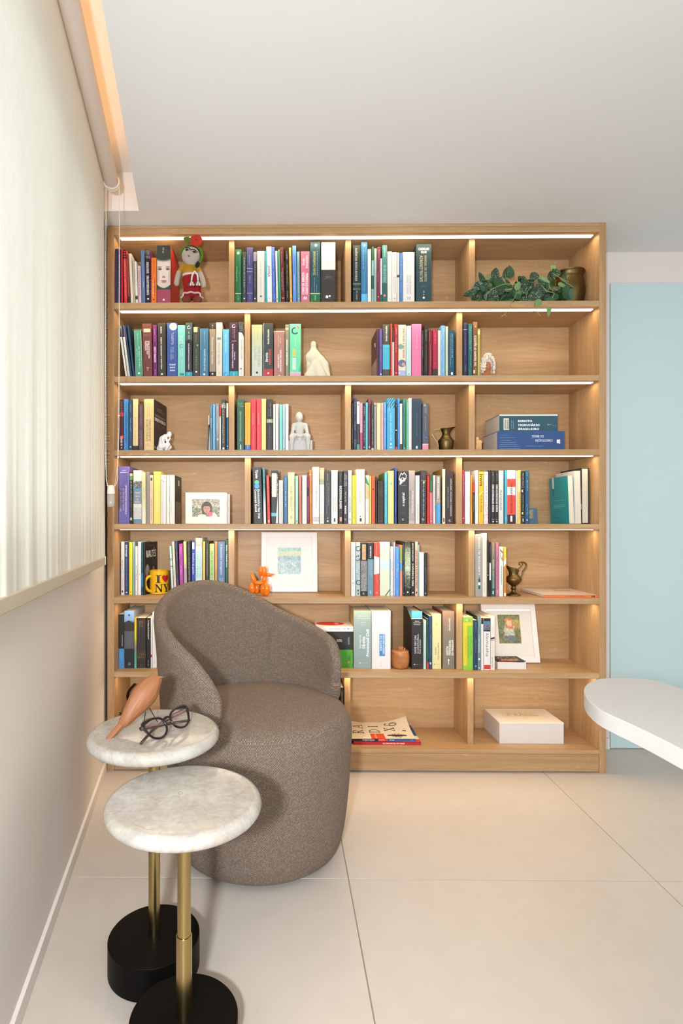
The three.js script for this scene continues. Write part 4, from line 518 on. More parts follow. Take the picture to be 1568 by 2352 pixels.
bay(3, 1, 800, 1050, 5.8074, 886, [
  [104, 220, 163, '#e6e0d6;d .06 .18 .66 .08 #a9a49a n <<<<<;d .07 .18 .38 .08 #a9a49a n <<<<;d .28 .64 .46 .26 #d29a92 n O CAPITAL;g .68 .8 .5 .14 #c9c2b8;c .87 .46 .08 #b04a44;r .4 .9 .62 .96 #2f2b29', 'thick cream book with pink title', { lean: -2 }], [226, 278, 243, '#e9e4da;t 0 0 1 .2 1 .24 0 .16 #2f8a54;t 0 .16 1 .22 1 .49 0 .49 #e6bd94;g .55 .75 .5 .2 #8a847c', 'white book with green and peach head'],
  [281, 305, 255, '#e0dc6a;g .06 .3 .5 .4 #8f8a2c;g .34 .6 .5 .4 #8f8a2c', 'narrow lime yellow book'], [310, 356, 253, '#ea5a30;g .06 .2 .5 .3 #7b2410;r .3 .26 .6 .3 #3b1208;g .32 .58 .5 .3 #8a2a12;c .9 .4 .1 #3b1208;c .94 .6 .1 #3b1208', 'orange red book'], [360, 381, 265, '#34312f;g .3 .65 .5 .3 #bcb6ae;g .9 .96 .5 .4 #ccc', 'thin charcoal book'],
  [386, 472, 320, '#33241a;n .1 .95 #3f2c20 #291c14 #4a3425;k .21 .5 .6 .09 #c9a35a;k .25 .5 .6 .09 #c9a35a;k .29 .5 .6 .09 #c9a35a;k .325 .5 .66 .09 #c9a35a;b .4 .41 #1f150e;b .55 .56 #1f150e;b .72 .73 #1f150e;c .48 .9 .04 #c9a35a;c .6 .3 .05 #8f6d3a;k .94 .5 .4 .12 #d9bd82', 'old dark leather book with gold lines', { hard: 1 }], [480, 520, 203, '#45b8dc;g .05 .44 .5 .4 #e6f6fb;g .48 .86 .5 .34 #e9e29a', 'bright cyan book', { left: '#5a7a4a' }],
  [526, 607, 183, '#ecd98b;t .5 .2 .58 .23 .75 .23 .62 .25 .68 .28 .5 .26 .34 .28 .4 .25 .27 .23 .43 .23 #5fb3d6;d .32 .84 .5 .34 #f7efc6 b <<<<<<<<<<', 'pale yellow book with blue star'], [615, 645, 143, '#2f4b94;g .1 .5 .5 .24 #8fa3d6;g .6 .8 .4 .3 #c9d4ee', 'tall royal blue book', { hard: 1, left: '#2f4b94' }],
  [660, 797, 187, '#2f2f31;t .1 .12 .3 .03 .45 .06 .6 .02 .85 .08 .8 .14 .62 .2 .5 .2 .3 .25 .12 .26 .2 .2 .08 .16 #f1f1ef;t .14 .13 .32 .05 .45 .08 .6 .04 .8 .09 .74 .14 .6 .13 .4 .12 .25 .15 #2f2f31;c .15 .44 .1 #2f2f31;k .275 .5 .66 .05 #f1f1ef;u .41 .67 .52 .24 #f4f4f2 b o capital;k .79 .5 .4 .04 #bbb;o .92 .5 .08 #f1f1ef', 'thick black book with white emblem'],
  [802, 888, 180, '#a9a09a;b .95 1 #bdb6b0;d .38 .8 .66 .24 #efeae6 n A ideia de justiça;d .38 .7 .3 .24 #3a3532 n Amartya Sen', 'taupe grey book'], [893, 951, 245, '#dde0da;g .06 .14 .5 .2 #aab0a8;g .6 .92 .4 .24 #5f86a8;g .56 .92 .66 .16 #c9b9a0', 'pale grey green slim book'],
  [964, 1040, 180, '#353436;b .18 .195 #777;n .3 .95 #1f1e20 #4a494c #222;g .05 .13 .5 .3 #888;r .4 .2 .7 .24 #b9c46a;d .22 .86 .5 .36 #e9e7e4 b <<<<<<<<<<<<<<;o .92 .45 .16 #eee', 'dark book with white condensed title', { hard: 1 }], [1049, 1078, 253, '#e23a26;g .2 .9 .5 .3 #8f1a10', 'thin scarlet book'],
  [1082, 1125, 230, '#cb6474;b 0 .37 #2c5a3f;g .14 .34 .5 .3 #e3ece6;g .4 .9 .36 .24 #fbe5e2;g .4 .8 .66 .2 #e9c66a;c .95 .5 .14 #fff', 'rose book with green head'], [1129, 1162, 243, '#dcdad6;c .06 .4 .14 #555;g .18 .7 .5 .3 #555', 'pale silver book'],
  [1169, 1230, 247, '#8f8780;b .585 1 #4aa3e0;d .03 .48 .5 .44 #efe9e2 b POOR ECONOMICS;b .5 .56 #b59a8c;j .62 .96 .4 .14 #2f6fa0;j .62 .96 .62 .14 #d0e6f6', 'grey book with sky blue foot'], [1250, 1293, 160, '#e5dcc4;g .06 .3 .5 .3 #9a927c;g .38 .76 .5 .34 #b2a98e;r .3 .9 .7 .97 #4a4438', 'tall ivory book', { left: '#8a6c2c' }],
  [1299, 1402, 190, '#3b2a2a;d .14 .86 .66 .17 #eee6e2 n CAPITALISMO, SOCIALISMO E DEMOCRACIA;d .3 .7 .28 .17 #7fb3ae n JOSEPH A. SCHUMPETER;o .94 .5 .11 #efe9e6', 'dark chocolate book with white and teal lettering']]);
bay(3, 2, 1050, 1050, 4.48, 684, [
  [50, 75, 137, '#a01f40;g .08 .5 .5 .5 #f4d9e0;c .9 .5 .2 #fff', 'crimson book by the divider'], [78, 131, 150, '#e9e6e4;g .05 .36 .62 .2 #8a9aba;g .05 .42 .36 .2 #8a9aba;g .5 .76 .5 .24 #d07a80', 'white book with red lower title'],
  [134, 156, 187, '#e3992f;g .1 .6 .5 .4 #8a4a0c', 'thin amber book'], [159, 180, 262, '#1f1c1c;b 0 .24 #d8372c;g .3 .7 .5 .4 #fff', 'short black book with red head'], [183, 218, 138, '#dfe3e0;g .08 .34 .5 .3 #9fc3c8;g .4 .8 .5 .4 #8f9a9c', 'pale white book with aqua lettering'],
  [221, 270, 150, '#eebb28;t 0 .44 1 .36 1 .38 0 .46 #f7e6a8;d .04 .28 .5 .6 #2b2210 b Irwin;d .46 .8 .5 .5 #5b4410 b <<<<<<', 'golden yellow book with black lettering'], [274, 319, 150, '#efe6e6;n .58 1 #c8384a #e39aa4 #f3dfe0;g .14 .24 .5 .3 #d05a6a;g .27 .56 .5 .5 #4a4446', 'white book with pink floral foot'],
  [323, 347, 138, '#262530;g .1 .9 .5 .2 #6a6878', 'slim black violet book'], [349, 387, 138, '#262322;k .04 .4 .4 .2 #fff;k .09 .4 .4 .2 #fff;g .05 .2 .5 .3 #ddd;d .26 .78 .5 .54 #f3f1ee b COMO AS DEMOCRACIAS MORREM;b .915 .92 #aaa;c .96 .5 .2 #eee', 'first of two identical black books with white title'],
  [389, 424, 140, '#262322;g .05 .2 .5 .3 #ddd;d .26 .78 .5 .54 #f3f1ee b COMO AS DEMOCRACIAS MORREM;b .915 .92 #aaa;c .96 .5 .2 #eee', 'second of two identical black books with white title'], [426, 476, 140, '#dbdcd4;g .05 .32 .5 .2 #d08a86;d .36 .75 .5 .44 #2f2f2d n Humanidade;g .36 .7 .2 .1 #999;g .88 .95 .5 .2 #999', 'pale grey book with black title'],
  [480, 512, 138, '#3fa9c0;r 0 0 .2 1 #1d3f5c;r .5 0 .6 1 #7fd0e0;g .88 .95 .6 .3 #fff', 'cyan and navy striped book'], [514, 600, 137, '#d9d8d8;b .16 .31 #e84a38;b .465 .83 #e84a38;b .83 1 #33262c;d .25 .8 .5 .22 #3a2424 b POR QUE AS NAÇÕES FRACASSAM;r .36 .85 .6 .96 #efe9e9;j .06 .2 .45 .12 #999', 'broad grey and coral banded book'],
  [603, 620, 145, '#e9e2d0', 'thin ivory book'], [622, 654, 137, '#ecc76a;b .15 .4 #f0dca8;g .42 .62 .5 .6 #b07f1c;g .66 .9 .5 .5 #b07f1c', 'soft amber book'],
  [656, 695, 145, '#1d2022;d .03 .28 .5 .44 #eee b <<<<<;b .3 .305 #bbb;c .375 .42 .34 #cfd8a8;c .375 .66 .28 #1d2022;d .45 .75 .5 .4 #eee b <<<<<<<;c .8 .42 .3 #cfd8a8;c .8 .7 .2 #1d2022;b .87 .875 #bbb;r .4 .9 .6 .96 #fff', 'black book with pale round vignettes'], [698, 738, 140, '#1d5478;g .04 .1 .5 .5 #7fc0d8;g .18 .38 .5 .4 #e3eef4;g .62 .84 .5 .3 #e3eef4;c .93 .5 .2 #cfe0ea', 'deep blue book at the row end'],
  [1150, 1205, 190, '#1f9aa4', 'turquoise book turned with its pages outward', { flip: 1, d: .17, lean: -18, z: .008, right: '#1f9aa4;r .16 0 .26 .24 #e6e3ea;r .16 .24 .26 .38 #2f6fb0;h .5 .5 .5 .03 #e6f3f4 s <<<<<<<<<<;k .6 .5 .6 .04 #cfe9ea;k .63 .5 .6 .04 #cfe9ea;k .66 .4 .4 .04 #cfe9ea;k .88 .34 .3 .04 #12525a' }], [1216, 1274, 140, '#dcdcdc', 'white book turned with its pages outward', { flip: 1, d: .17, lean: -10 }],
  [1278, 1356, 113, '#2a2c30', 'large dark hardback turned with its pages outward', { flip: 1, hard: 1, d: .19, lean: -4, right: '#2a2c30;b .36 .64 #8f3a40;b .64 .74 #e6e6e6;b .74 1 #24304a' }]]);
bay(4, 0, 250, 1210, 5.2267, 818, [
  [116, 141, 185, '#3a1518;g .1 .14 .5 .3 #ddd;g .3 .6 .5 .5 #f1e3e0;r .3 .93 .7 .96 #ddd', 'narrow black maroon book'], [143, 181, 180, '#d8d8d4;g .05 .3 .6 .2 #8a8a86;g .34 .52 .5 .4 #3a3a3c;b .52 .6 #bcd4e0;g .66 .88 .5 .4 #77777a;r .3 .92 .7 .96 #222', 'white grey book with black lettering'],
  [183, 239, 185, '#20305e;d .05 .28 .5 .34 #f4f5fa b Dale Carnegie;d .32 .9 .5 .24 #d3d9ea s <<<<<<<<<<<<<<<<<<;h .955 .5 .4 .3 #fff b A', 'navy blue book with white lettering'], [241, 278, 185, '#f1d820;g .06 .3 .5 .4 #c2a410;g .34 .9 .5 .3 #b2951a;h .95 .5 .4 .3 #222 b A', 'sunny yellow book'],
  [281, 309, 180, '#8fb0ae;g .12 .85 .5 .6 #3f5f68', 'dusty teal book'], [314, 343, 235, '#e9e6e0;g .05 .2 .5 .3 #555;g .4 .7 .5 .5 #3a3836;c .95 .5 .16 #888', 'short white book with black lettering'], [347, 385, 180, '#efebe6;g .1 .5 .5 .3 #b5aea8;c .62 .5 .2 #c9a08a;g .7 .9 .5 .2 #d8c0b4', 'plain ivory book'],
  [387, 411, 190, '#1d4a56;b .58 .85 #2f7fb0;g .1 .5 .5 .4 #cfe0e4;c .96 .5 .2 #7fc0e0', 'slim dark teal book'],
  [412, 432, 190, '#1c1a1b', 'black comic album with white title', { d: .145, yaw: -.15, right: '#1c1a1b;h .07 .5 .5 .03 #e9e4de s <<<<<<<<<<;h .22 .5 .8 .22 #f1ece6 b MALTÉS;k .32 .74 .3 .03 #999;k .36 .74 .3 .03 #999;k .4 .74 .3 .03 #999;k .44 .74 .3 .03 #999;c .55 .2 .17 #77777a;c .49 .2 .1 #8f8f92;c .6 .7 .14 #6a6a6e;c .54 .7 .09 #7d7d80' }],
  [754, 780, 232, '#9fd0d4>#cfe4e6>#bfdde0;n .25 .3 #3f6f74 #9fd0d4;n .4 .43 #3f6f74 #9fd0d4;n .8 1 #5f9094 #dfeaea', 'pale aqua leaning book', { lean: -30 }], [784, 811, 178, '#dfd2ba;g .06 .3 .5 .4 #a4937a;g .45 .8 .5 .5 #5f564a', 'sand coloured leaning book', { lean: -28 }], [814, 848, 172, '#2b2f45;g .05 .3 .5 .3 #9a9ab0;g .2 .36 .5 .3 #ddd;g .45 .6 .5 .3 #a0404a;g .7 .96 .5 .3 #8fb0c0', 'dark navy leaning book', { lean: -26 }],
  [851, 900, 205, '#a33a9a;g .06 .2 .4 .2 #efd0ec;g .06 .22 .6 .2 #efd0ec;g .42 .62 .42 .4 #f7e6f5;g .64 .9 .5 .3 #e3a04a', 'magenta leaning book', { lean: -14 }], [904, 940, 178, '#cfcf8c;b .42 1 #b59aa8;b .42 .5 #c8b8a8', 'lime and mauve book', { lean: -12 }], [946, 988, 178, '#1f1f25;g .06 .28 .5 .3 #b9b9c4;g .3 .9 .5 .4 #efeff4', 'black leaning book', { lean: -10 }],
  [991, 1035, 175, '#2b46b0;r .2 .02 .8 .15 #e6e3da;d .22 .62 .5 .44 #efeff8 n Desafios da gestão', 'ultramarine book with white label'], [1037, 1121, 135, '#bfdcdc;b 0 .15 #b5b3aa;n 0 .15 #cfcdc6 #9f9d94;d .24 .7 .3 .24 #4f8f96 s LONGO PRAZO;d .22 .7 .68 .24 #6fa8ae s INVESTINDO EM AÇÕES;b .8 .82 #8fb8bc', 'wide pale aqua book with silver head', { hard: 1, d: .19 }],
  [1126, 1156, 178, '#e0b552;r .4 .1 .6 .9 #eccd84', 'mustard gold book'], [1158, 1203, 180, '#272725;g .04 .12 .5 .2 #aaa;g .14 .66 .5 .36 #e0cf6a', 'black book with gold lettering'], [1206, 1266, 205, '#b9d48c;u .14 .82 .5 .36 #2f4a24 s FAÇA FORTUNA COM AÇÕES', 'light green book with dark title'],
  [1269, 1303, 178, '#c9925e;g .06 .3 .5 .3 #7a4a24;g .36 .52 .5 .4 #f1dcc0;g .56 .9 .5 .4 #8a4f2a', 'tan orange book'], [1306, 1394, 178, '#5f7ba4;d .05 .62 .5 .27 #dfe8f2 s O investidor inteligente;d .68 .9 .34 .18 #8fc4e0 b BENJAMIN;d .68 .9 .64 .18 #8fc4e0 b GRAHAM', 'wide slate blue book'], [1397, 1432, 155, '#2f5c52;d .1 .5 .5 .5 #f1f5f2 b Docker | O Grande Livro', 'dark green book by the divider', { hard: 1 }]], .025);
bay(4, 2, 790, 1210, 5.2267, 830, [
  [83, 137, 187, '#e5e2dc;d .05 .3 .45 .32 #77746e s Chomsky;d .32 .7 .45 .32 #77746e s Quem manda no mundo;o .76 .5 .2 #3f6fae;c .81 .5 .06 #333;g .86 .95 .5 .2 #888', 'white book with blue swirl'], [141, 196, 187, '#a9bcbc;o .12 .5 .5 #33383a;n .15 .95 #dfe6e6 #7f9494 #33383a;o .3 .4 .5 #4a5456;o .75 .6 .5 #4a5456;c .9 .5 .2 #2a2c2c;c .96 .5 .18 #2a2c2c', 'grey teal book with drawn rings'],
  [199, 278, 193, '#8a8684;b 0 .34 #17130f;r .22 .03 .78 .32 #d9a878;d .05 .3 .36 .24 #33210f b <<<<<<<;d .05 .3 .62 .24 #6a3f1c b <<<<<;n .38 .9 #b5b2b0 #6a6866 #444 #9c9a98;b .91 1 #17130f;o .955 .45 .12 #eee', 'grey photo book with tan label'], [280, 356, 193, '#69899a;b 0 .31 #1b1a1c;d .06 .28 .5 .22 #f1f1f1 b CAIO PRADO A;g .34 .6 .36 .14 #dfe8ec;g .34 .64 .62 .14 #dfe8ec;r .4 .9 .6 .96 #9fb8c4', 'grey blue book with black head'],
  [358, 424, 190, '#e84634;t 0 .25 1 .28 1 .58 0 .6 #e6e3de;g .05 .25 .5 .2 #f7cfc8;g .62 .72 .5 .2 #f7cfc8;c .94 .5 .1 #fff', 'red book with white diagonal band'], [426, 551, 185, '#d4dfc4;b .33 .5 #c4dbe6;j .1 .32 .5 .1 #8a9a84;t .5 1 1 .87 1 .9 .6 1 #3a4a44;j .5 .8 .5 .1 #e4ebda', 'wide pale green book with blue band'],
  [556, 594, 240, '#d5dedd;n .1 1 #3f6a72 #8fb4b8 #e6ecea;g .3 .5 .5 .3 #222', 'white teal patterned book'], [597, 614, 187, '#b9b9d4', 'thin lavender book'], [616, 665, 243, '#4a90dc;g .05 .24 .5 .2 #dcebfa;g .34 .5 .62 .3 #f1f7fd;g .44 .62 .34 .3 #bcd8f4;g .88 .96 .5 .3 #dcebfa', 'clear blue book'],
  [667, 701, 220, '#d88f7c;b 0 .06 #e8823c;b .06 .32 #8f9a4c;b .34 .5 #4a9ac4;g .4 .8 .3 .4 #c8402c', 'salmon book with coloured bands'], [704, 726, 178, '#1c1a1b;g .06 .35 .5 .4 #eee;g .45 .85 .5 .4 #eee;c .95 .5 .2 #eee', 'thin black book with white lettering', { left: '#2f2a2c' }],
  [727, 800, 182, '#26301f>#9aa884>#c4ccb0>#3a4630>#121410;n .1 .55 #b9c4a4 #7f8c6a #dfe4cf;n .55 .84 #141612 #e6ead8 #4a5440;b .87 1 #101110;c .93 .5 .14 #eee', 'dark green photo book'], [802, 849, 182, '#151413;d .03 .36 .5 .3 #efe9df b JOSÉ DE SOUZA MARTINS;d .4 .82 .5 .44 #f7f3ea b O CATIVEIRO DA TERRA;c .94 .5 .2 #eee', 'black book with tall white title'],
  [852, 886, 182, '#e9b9a4;d .16 .44 .5 .5 #2b1f1c b JESSÉ SOUZA;d .46 .86 .5 .5 #3a2320 b A ELITE DO ATRASO;r .3 .92 .7 .96 #222', 'peach book with black lettering'], [889, 904, 220, '#8fb0ae;n .2 1 #3f5a5a #cfe0de', 'thin grey teal book'], [906, 959, 308, '#ecebe8;g .06 .7 .5 .2 #b2b0ae;o .93 .45 .1 #bbb', 'short white book'], [961, 1000, 312, '#26232b;g .34 .7 .35 .3 #b9b6c4;g .16 .3 .35 .2 #a05048;c .94 .4 .16 #ddd', 'short black book at the row end']]);
bay(4, 3, 1060, 1210, 4.6118, 737, [
  [141, 215, 80, '#9b9a94;u .04 .65 .52 .3 #eeeade s LAROUSSE do VINHO;r .4 .72 .7 .88 #24564c;r .5 .69 .6 .73 #24564c;r .4 .77 .7 .82 #e9eef0', 'large grey book with white title', { hard: 1, d: .2 }], [219, 267, 68, '#e6ddca;n .1 .8 #ead2c0 #e6c0b0 #efe8da;g .1 .3 .5 .4 #cfa48c;g .78 .93 .4 .36 #8a8274', 'tall ivory book with rosy print', { hard: 1, d: .2 }],
  [268, 288, 140, '#221b20;g .05 .3 .5 .3 #9a4a7a;g .4 .58 .5 .6 #fff;c .62 .5 .3 #fff;g .9 .98 .5 .5 #e3b8c8', 'thin black book with pink lettering'], [290, 312, 165, '#1d1b1a;g .07 .26 .5 .3 #eee;r .1 .38 .9 .7 #e3e0d8;c .97 .5 .2 #c8384a', 'slim black book with white box'],
  [314, 356, 165, '#8a7a62>#7a7458>#2f5a48>#24564a;g .05 .24 .5 .3 #e6e0cc;u .32 .85 .5 .42 #efe9d6 s DEGUSTANDO VINHOS;r .3 .9 .6 .96 #dfe6dc', 'olive to green book with pale title'], [359, 396, 167, '#b06a84;g .05 .26 .5 .3 #f0d4de;g .4 .86 .5 .3 #c9407a;g .88 .96 .5 .4 #fff', 'mauve pink book'],
  [397, 441, 213, '#dfe0d8;t .1 .04 .9 .1 .8 .3 .2 .2 #a86a34;t .2 .08 .8 .14 .6 .24 .3 .18 #efe9dc;u .38 .76 .5 .24 #3f4a48 b A experiência do gosto;g .88 .96 .5 .2 #9aa', 'white book with brown emblem', { lean: 2 }], [444, 474, 215, '#c8873c;b 0 .3 #e0c234;t 0 .3 1 .2 1 .34 0 .4 #f1ead8;g .45 .9 .5 .4 #5a2c14;r .2 .93 .8 .99 #eee', 'yellow and amber book']], -.012);
bay(5, 0, 240, 1370, 6.0308, 1002, [
  [172, 262, 255, '#1c1c1e;b .64 1 #4a90c8;d .38 .6 .6 .14 #d6d4cc b Conciliação;g .7 .84 .5 .14 #eaf3f8;c .95 .5 .1 #c8504a', 'black book with blue foot', {}], [263, 268, 262, '#6fb0b0', 'very thin aqua booklet'],
  [270, 410, 210, '#7fa6d4;n .17 .35 #2a2622 #4a3a30 #8a6f62 #1c1a1a;t 0 .2 .5 .16 1 .22 1 .35 0 .35 #332c2a;b .35 .66 #565860;b .66 1 #22262b;t .5 .045 .6 .07 .5 .095 .4 .07 #20344c;j .39 .6 .4 .14 #7c7e86;j .4 .62 .62 .14 #7c7e86;r .4 .9 .65 .95 #6a6e76', 'thick blue and grey hardback with mountain band', { hard: 1, d: .2, right: '#9aa4ac' }],
  [413, 442, 305, '#d9a634>#e3cf3c>#d8d23a>#8f8a80>#5fb0a8>#6fc0b0', 'slim yellow to teal book'], [444, 573, 305, '#322826;d .07 .18 .36 .2 #c08a34 b ##;d .07 .18 .6 .2 #c08a34 b ##;n .65 .8 #32282688 #7a5f3a #322826;o .95 .5 .06 #c08a34', 'wide dark brown book with gold emblem'], [575, 636, 305, '#161415;d .05 .43 .6 .26 #efe9e2 b A Força do Precedente;g .12 .38 .3 .16 #c9c2b8;g .5 .74 .6 .18 #b0403a;g .84 .95 .5 .3 #eee', 'black book with white and red lettering'],
  [638, 657, 290, '#e6e3df;b .74 .79 #b8242c', 'narrow white book with red square'], [661, 724, 235, '#ecebe9;g .06 .26 .5 .2 #b9b6b2;g .3 .82 .5 .26 #c9c5c2;g .86 .93 .5 .2 #777', 'white book with grey title'], [730, 800, 250, '#b8242a;g .1 .3 .5 .2 #f1d2d0', 'red book beside the chair back', { hard: 1 }]]);
bay(5, 1, 700, 1370, 7.84, 1290, [
  [876, 1198, 258, '#8fa3a0>#93a8a5>#8c9f9c;k .1 .55 .6 .06 #f1f4f2;k .135 .55 .7 .06 #f1f4f2;k .21 .55 .3 .06 #e6ecea;k .245 .55 .3 .06 #e6ecea;u .42 .66 .36 .11 #e6ecea s Manual de;u .45 .66 .56 .17 #fbfcfb b Direito;u .32 .8 .78 .17 #fbfcfb b Processual Civil;c .91 .36 .035 #fff;k .91 .6 .34 .05 #f1f4f2', 'very thick sage grey law book', { d: .17, hard: 1, left: '#9a8a4c;t .3 .1 .8 .2 .7 .3 .3 .2 #b9ac7c' }], [1204, 1545, 258, '#e9e5e1;j .05 .17 .6 .06 #b5b2c4;j .18 .3 .5 .08 #9aa0c0;j .18 .3 .6 .08 #9aa0c0;r .4 .41 .7 .79 #3f86c0;u .43 .7 .48 .1 #e3eef8 b DIREITO DO;u .42 .76 .62 .1 #e3eef8 b CÓDIGO DE PROCESSO;j .42 .74 .32 .03 #aaa;h .88 .5 .12 .06 #b5b2ae s <&;j .9 .97 .5 .1 #aaa6a2', 'very thick white law book with blue box', { d: .17, hard: 1 }]]);
bay(5, 1, 890, 1370, 8.711, 1440, [
  [480, 695, 300, '#242021;b 0 .12 #5cb4e0;b .12 .135 #f1f4f4;h .17 .5 .4 .07 #f4f2f0 b Márcio;h .2 .5 .7 .07 #f4f2f0 b André Lopes;h .23 .5 .6 .07 #f4f2f0 b Cavalcante;u .42 .74 .34 .17 #f4f2f0 n VADE MECUM;u .4 .74 .58 .14 #f4f2f0 n DE JURISPRUDÊNCIA;u .49 .74 .78 .14 #f4f2f0 n Dizer o Direito;c .93 .26 .05 #fff;k .93 .6 .5 .06 #e6e4e2', 'thick black book with sky blue head', { d: .17, hard: 1, left: '#1f1c1c;t .5 0 1 0 1 .14 #5cb4e0;t .46 0 .52 0 1 .13 1 .16 #b8c43a;k .22 .4 .5 .03 #5a8a2a;k .27 .45 .5 .03 #5a8a2a;k .4 .5 .6 .015 #777;k .44 .5 .6 .015 #777;k .48 .5 .6 .015 #777;k .58 .5 .6 .015 #777;k .62 .5 .6 .015 #777' }],
  [716, 775, 480, '#b9cfcb;b 0 .04 #eee;g .05 .5 .4 .3 #7f9a96;g .3 .95 .6 .24 #5f827c', 'pale grey green book'], [784, 826, 455, '#1f4a3c>#1f4a3c>#2f6a40>#163238;b .87 1 #d8302c;g .05 .12 .4 .3 #fff;g .9 .98 .5 .3 #fff', 'dark green book with red foot'], [828, 886, 395, '#1f3f6e;g .05 .28 .6 .24 #cfdaea;g .38 .76 .6 .3 #e6edf6;r .3 .88 .7 .92 #fff', 'dark blue book with white lettering'],
  [890, 1076, 355, '#e6dba0;o .19 .5 .08 #5a7a3a;u .05 .14 .55 .06 #5a7a3a b <<<<;j .28 .4 .4 .08 #b2a86a;j .29 .38 .62 .08 #b2a86a;u .61 .75 .36 .17 #4f4c30 n Direito;u .52 .84 .66 .17 #4f4c30 n Previdenciário;c .92 .24 .05 #5a5030;k .92 .6 .5 .06 #a89e66', 'thick cream yellow book', { d: .165 }], [1096, 1340, 300, '#9a7c68>#857a68>#7f7a6a;j .12 .34 .42 .08 #c9b8a8;u .12 .34 .58 .1 #f1ebe2 b RENATA LOPES;j .64 .78 .22 .06 #c9bcae;u .61 .77 .4 .16 #f6f1e9 b DIREITO;u .5 .77 .6 .16 #f6f1e9 b PROCESSUAL;u .5 .77 .82 .15 #f6f1e9 b DO TRABALHO;c .85 .5 .07 #eee;r .47 .86 .53 .93 #eee', 'very thick taupe book with dark red side', { d: .17, hard: 1, left: '#6e2f22' }]]);
bay(5, 2, 1050, 1370, 4.48, 757, [
  [58, 160, 215, '#8fc23c;b .1 .92 #e8c832;r .36 .16 1 .94 #8cc63a;h .06 .35 .2 .14 #fff b V;h .06 .64 .2 .14 #c8302c b V;u .36 .72 .24 .14 #d08a2c s Evanildo Bechara;u .36 .78 .5 .15 #3f7a24 s Gramática Escolar da;u .36 .74 .74 .15 #3f7a24 s Língua Portuguesa', 'wide lime and yellow book', { d: .17 }], [164, 207, 245, '#203a5c;g .04 .22 .62 .24 #dfe6ee;g .4 .56 .62 .3 #d9d45a;g .56 .66 .62 .3 #d86a5a;c .92 .6 .2 #7fc0b0', 'navy book with coloured title'],
  [208, 243, 205, '#6f8a8c;g .05 .26 .5 .3 #c9d4d4;d .34 .68 .5 .44 #dfe8e6 s LUNFARDOS;c .8 .5 .3 #e6efec;c .96 .5 .2 #e6efec', 'grey teal book with white emblem', { hard: 1, left: '#2f2b2a' }], [246, 269, 220, '#e4e2dd;b 0 .12 #1f1c1b;g .15 .25 .5 .3 #555', 'thin white book with black head'], [272, 341, 225, '#e9e4dd;b 0 .06 #1b1a1a;b .06 .25 #3f7ab0;n .1 .25 #7a3f30 #3a2a24 #b07a5c #5f94c0;b .23 .255 #2a211d;d .28 .74 .5 .42 #4a3444 n Alemanha;r .04 .9 .96 .98 #c8242c;k .925 .5 .6 .06 #f4d0d0;k .955 .5 .7 .06 #f4d0d0', 'white travel book with red foot'],
  [343, 387, 210, '#e3dcd2;g .08 .3 .6 .16 #777;t 0 .4 1 .38 1 .41 0 .43 #222;t 0 .44 1 .42 1 .44 0 .46 #c88;g .5 .7 .5 .2 #999;g .76 .95 .35 .34 #3a3432', 'ivory book with slanted dark bar']], -.02);
bay(6, 1, 760, 1540, 4.6118, 640, [
  [48, 91, 182, '#1b1918;u .1 .4 .5 .34 #d9cfa8 s <<<<<<<<<<', 'first of two black books half hidden by the chair', { d: .16, hard: 1 }], [96, 139, 182, '#1b1918;u .1 .4 .5 .34 #d9cfa8 s <<<<<<<<<<', 'second of two black books half hidden by the chair', { d: .16, hard: 1 }]]);
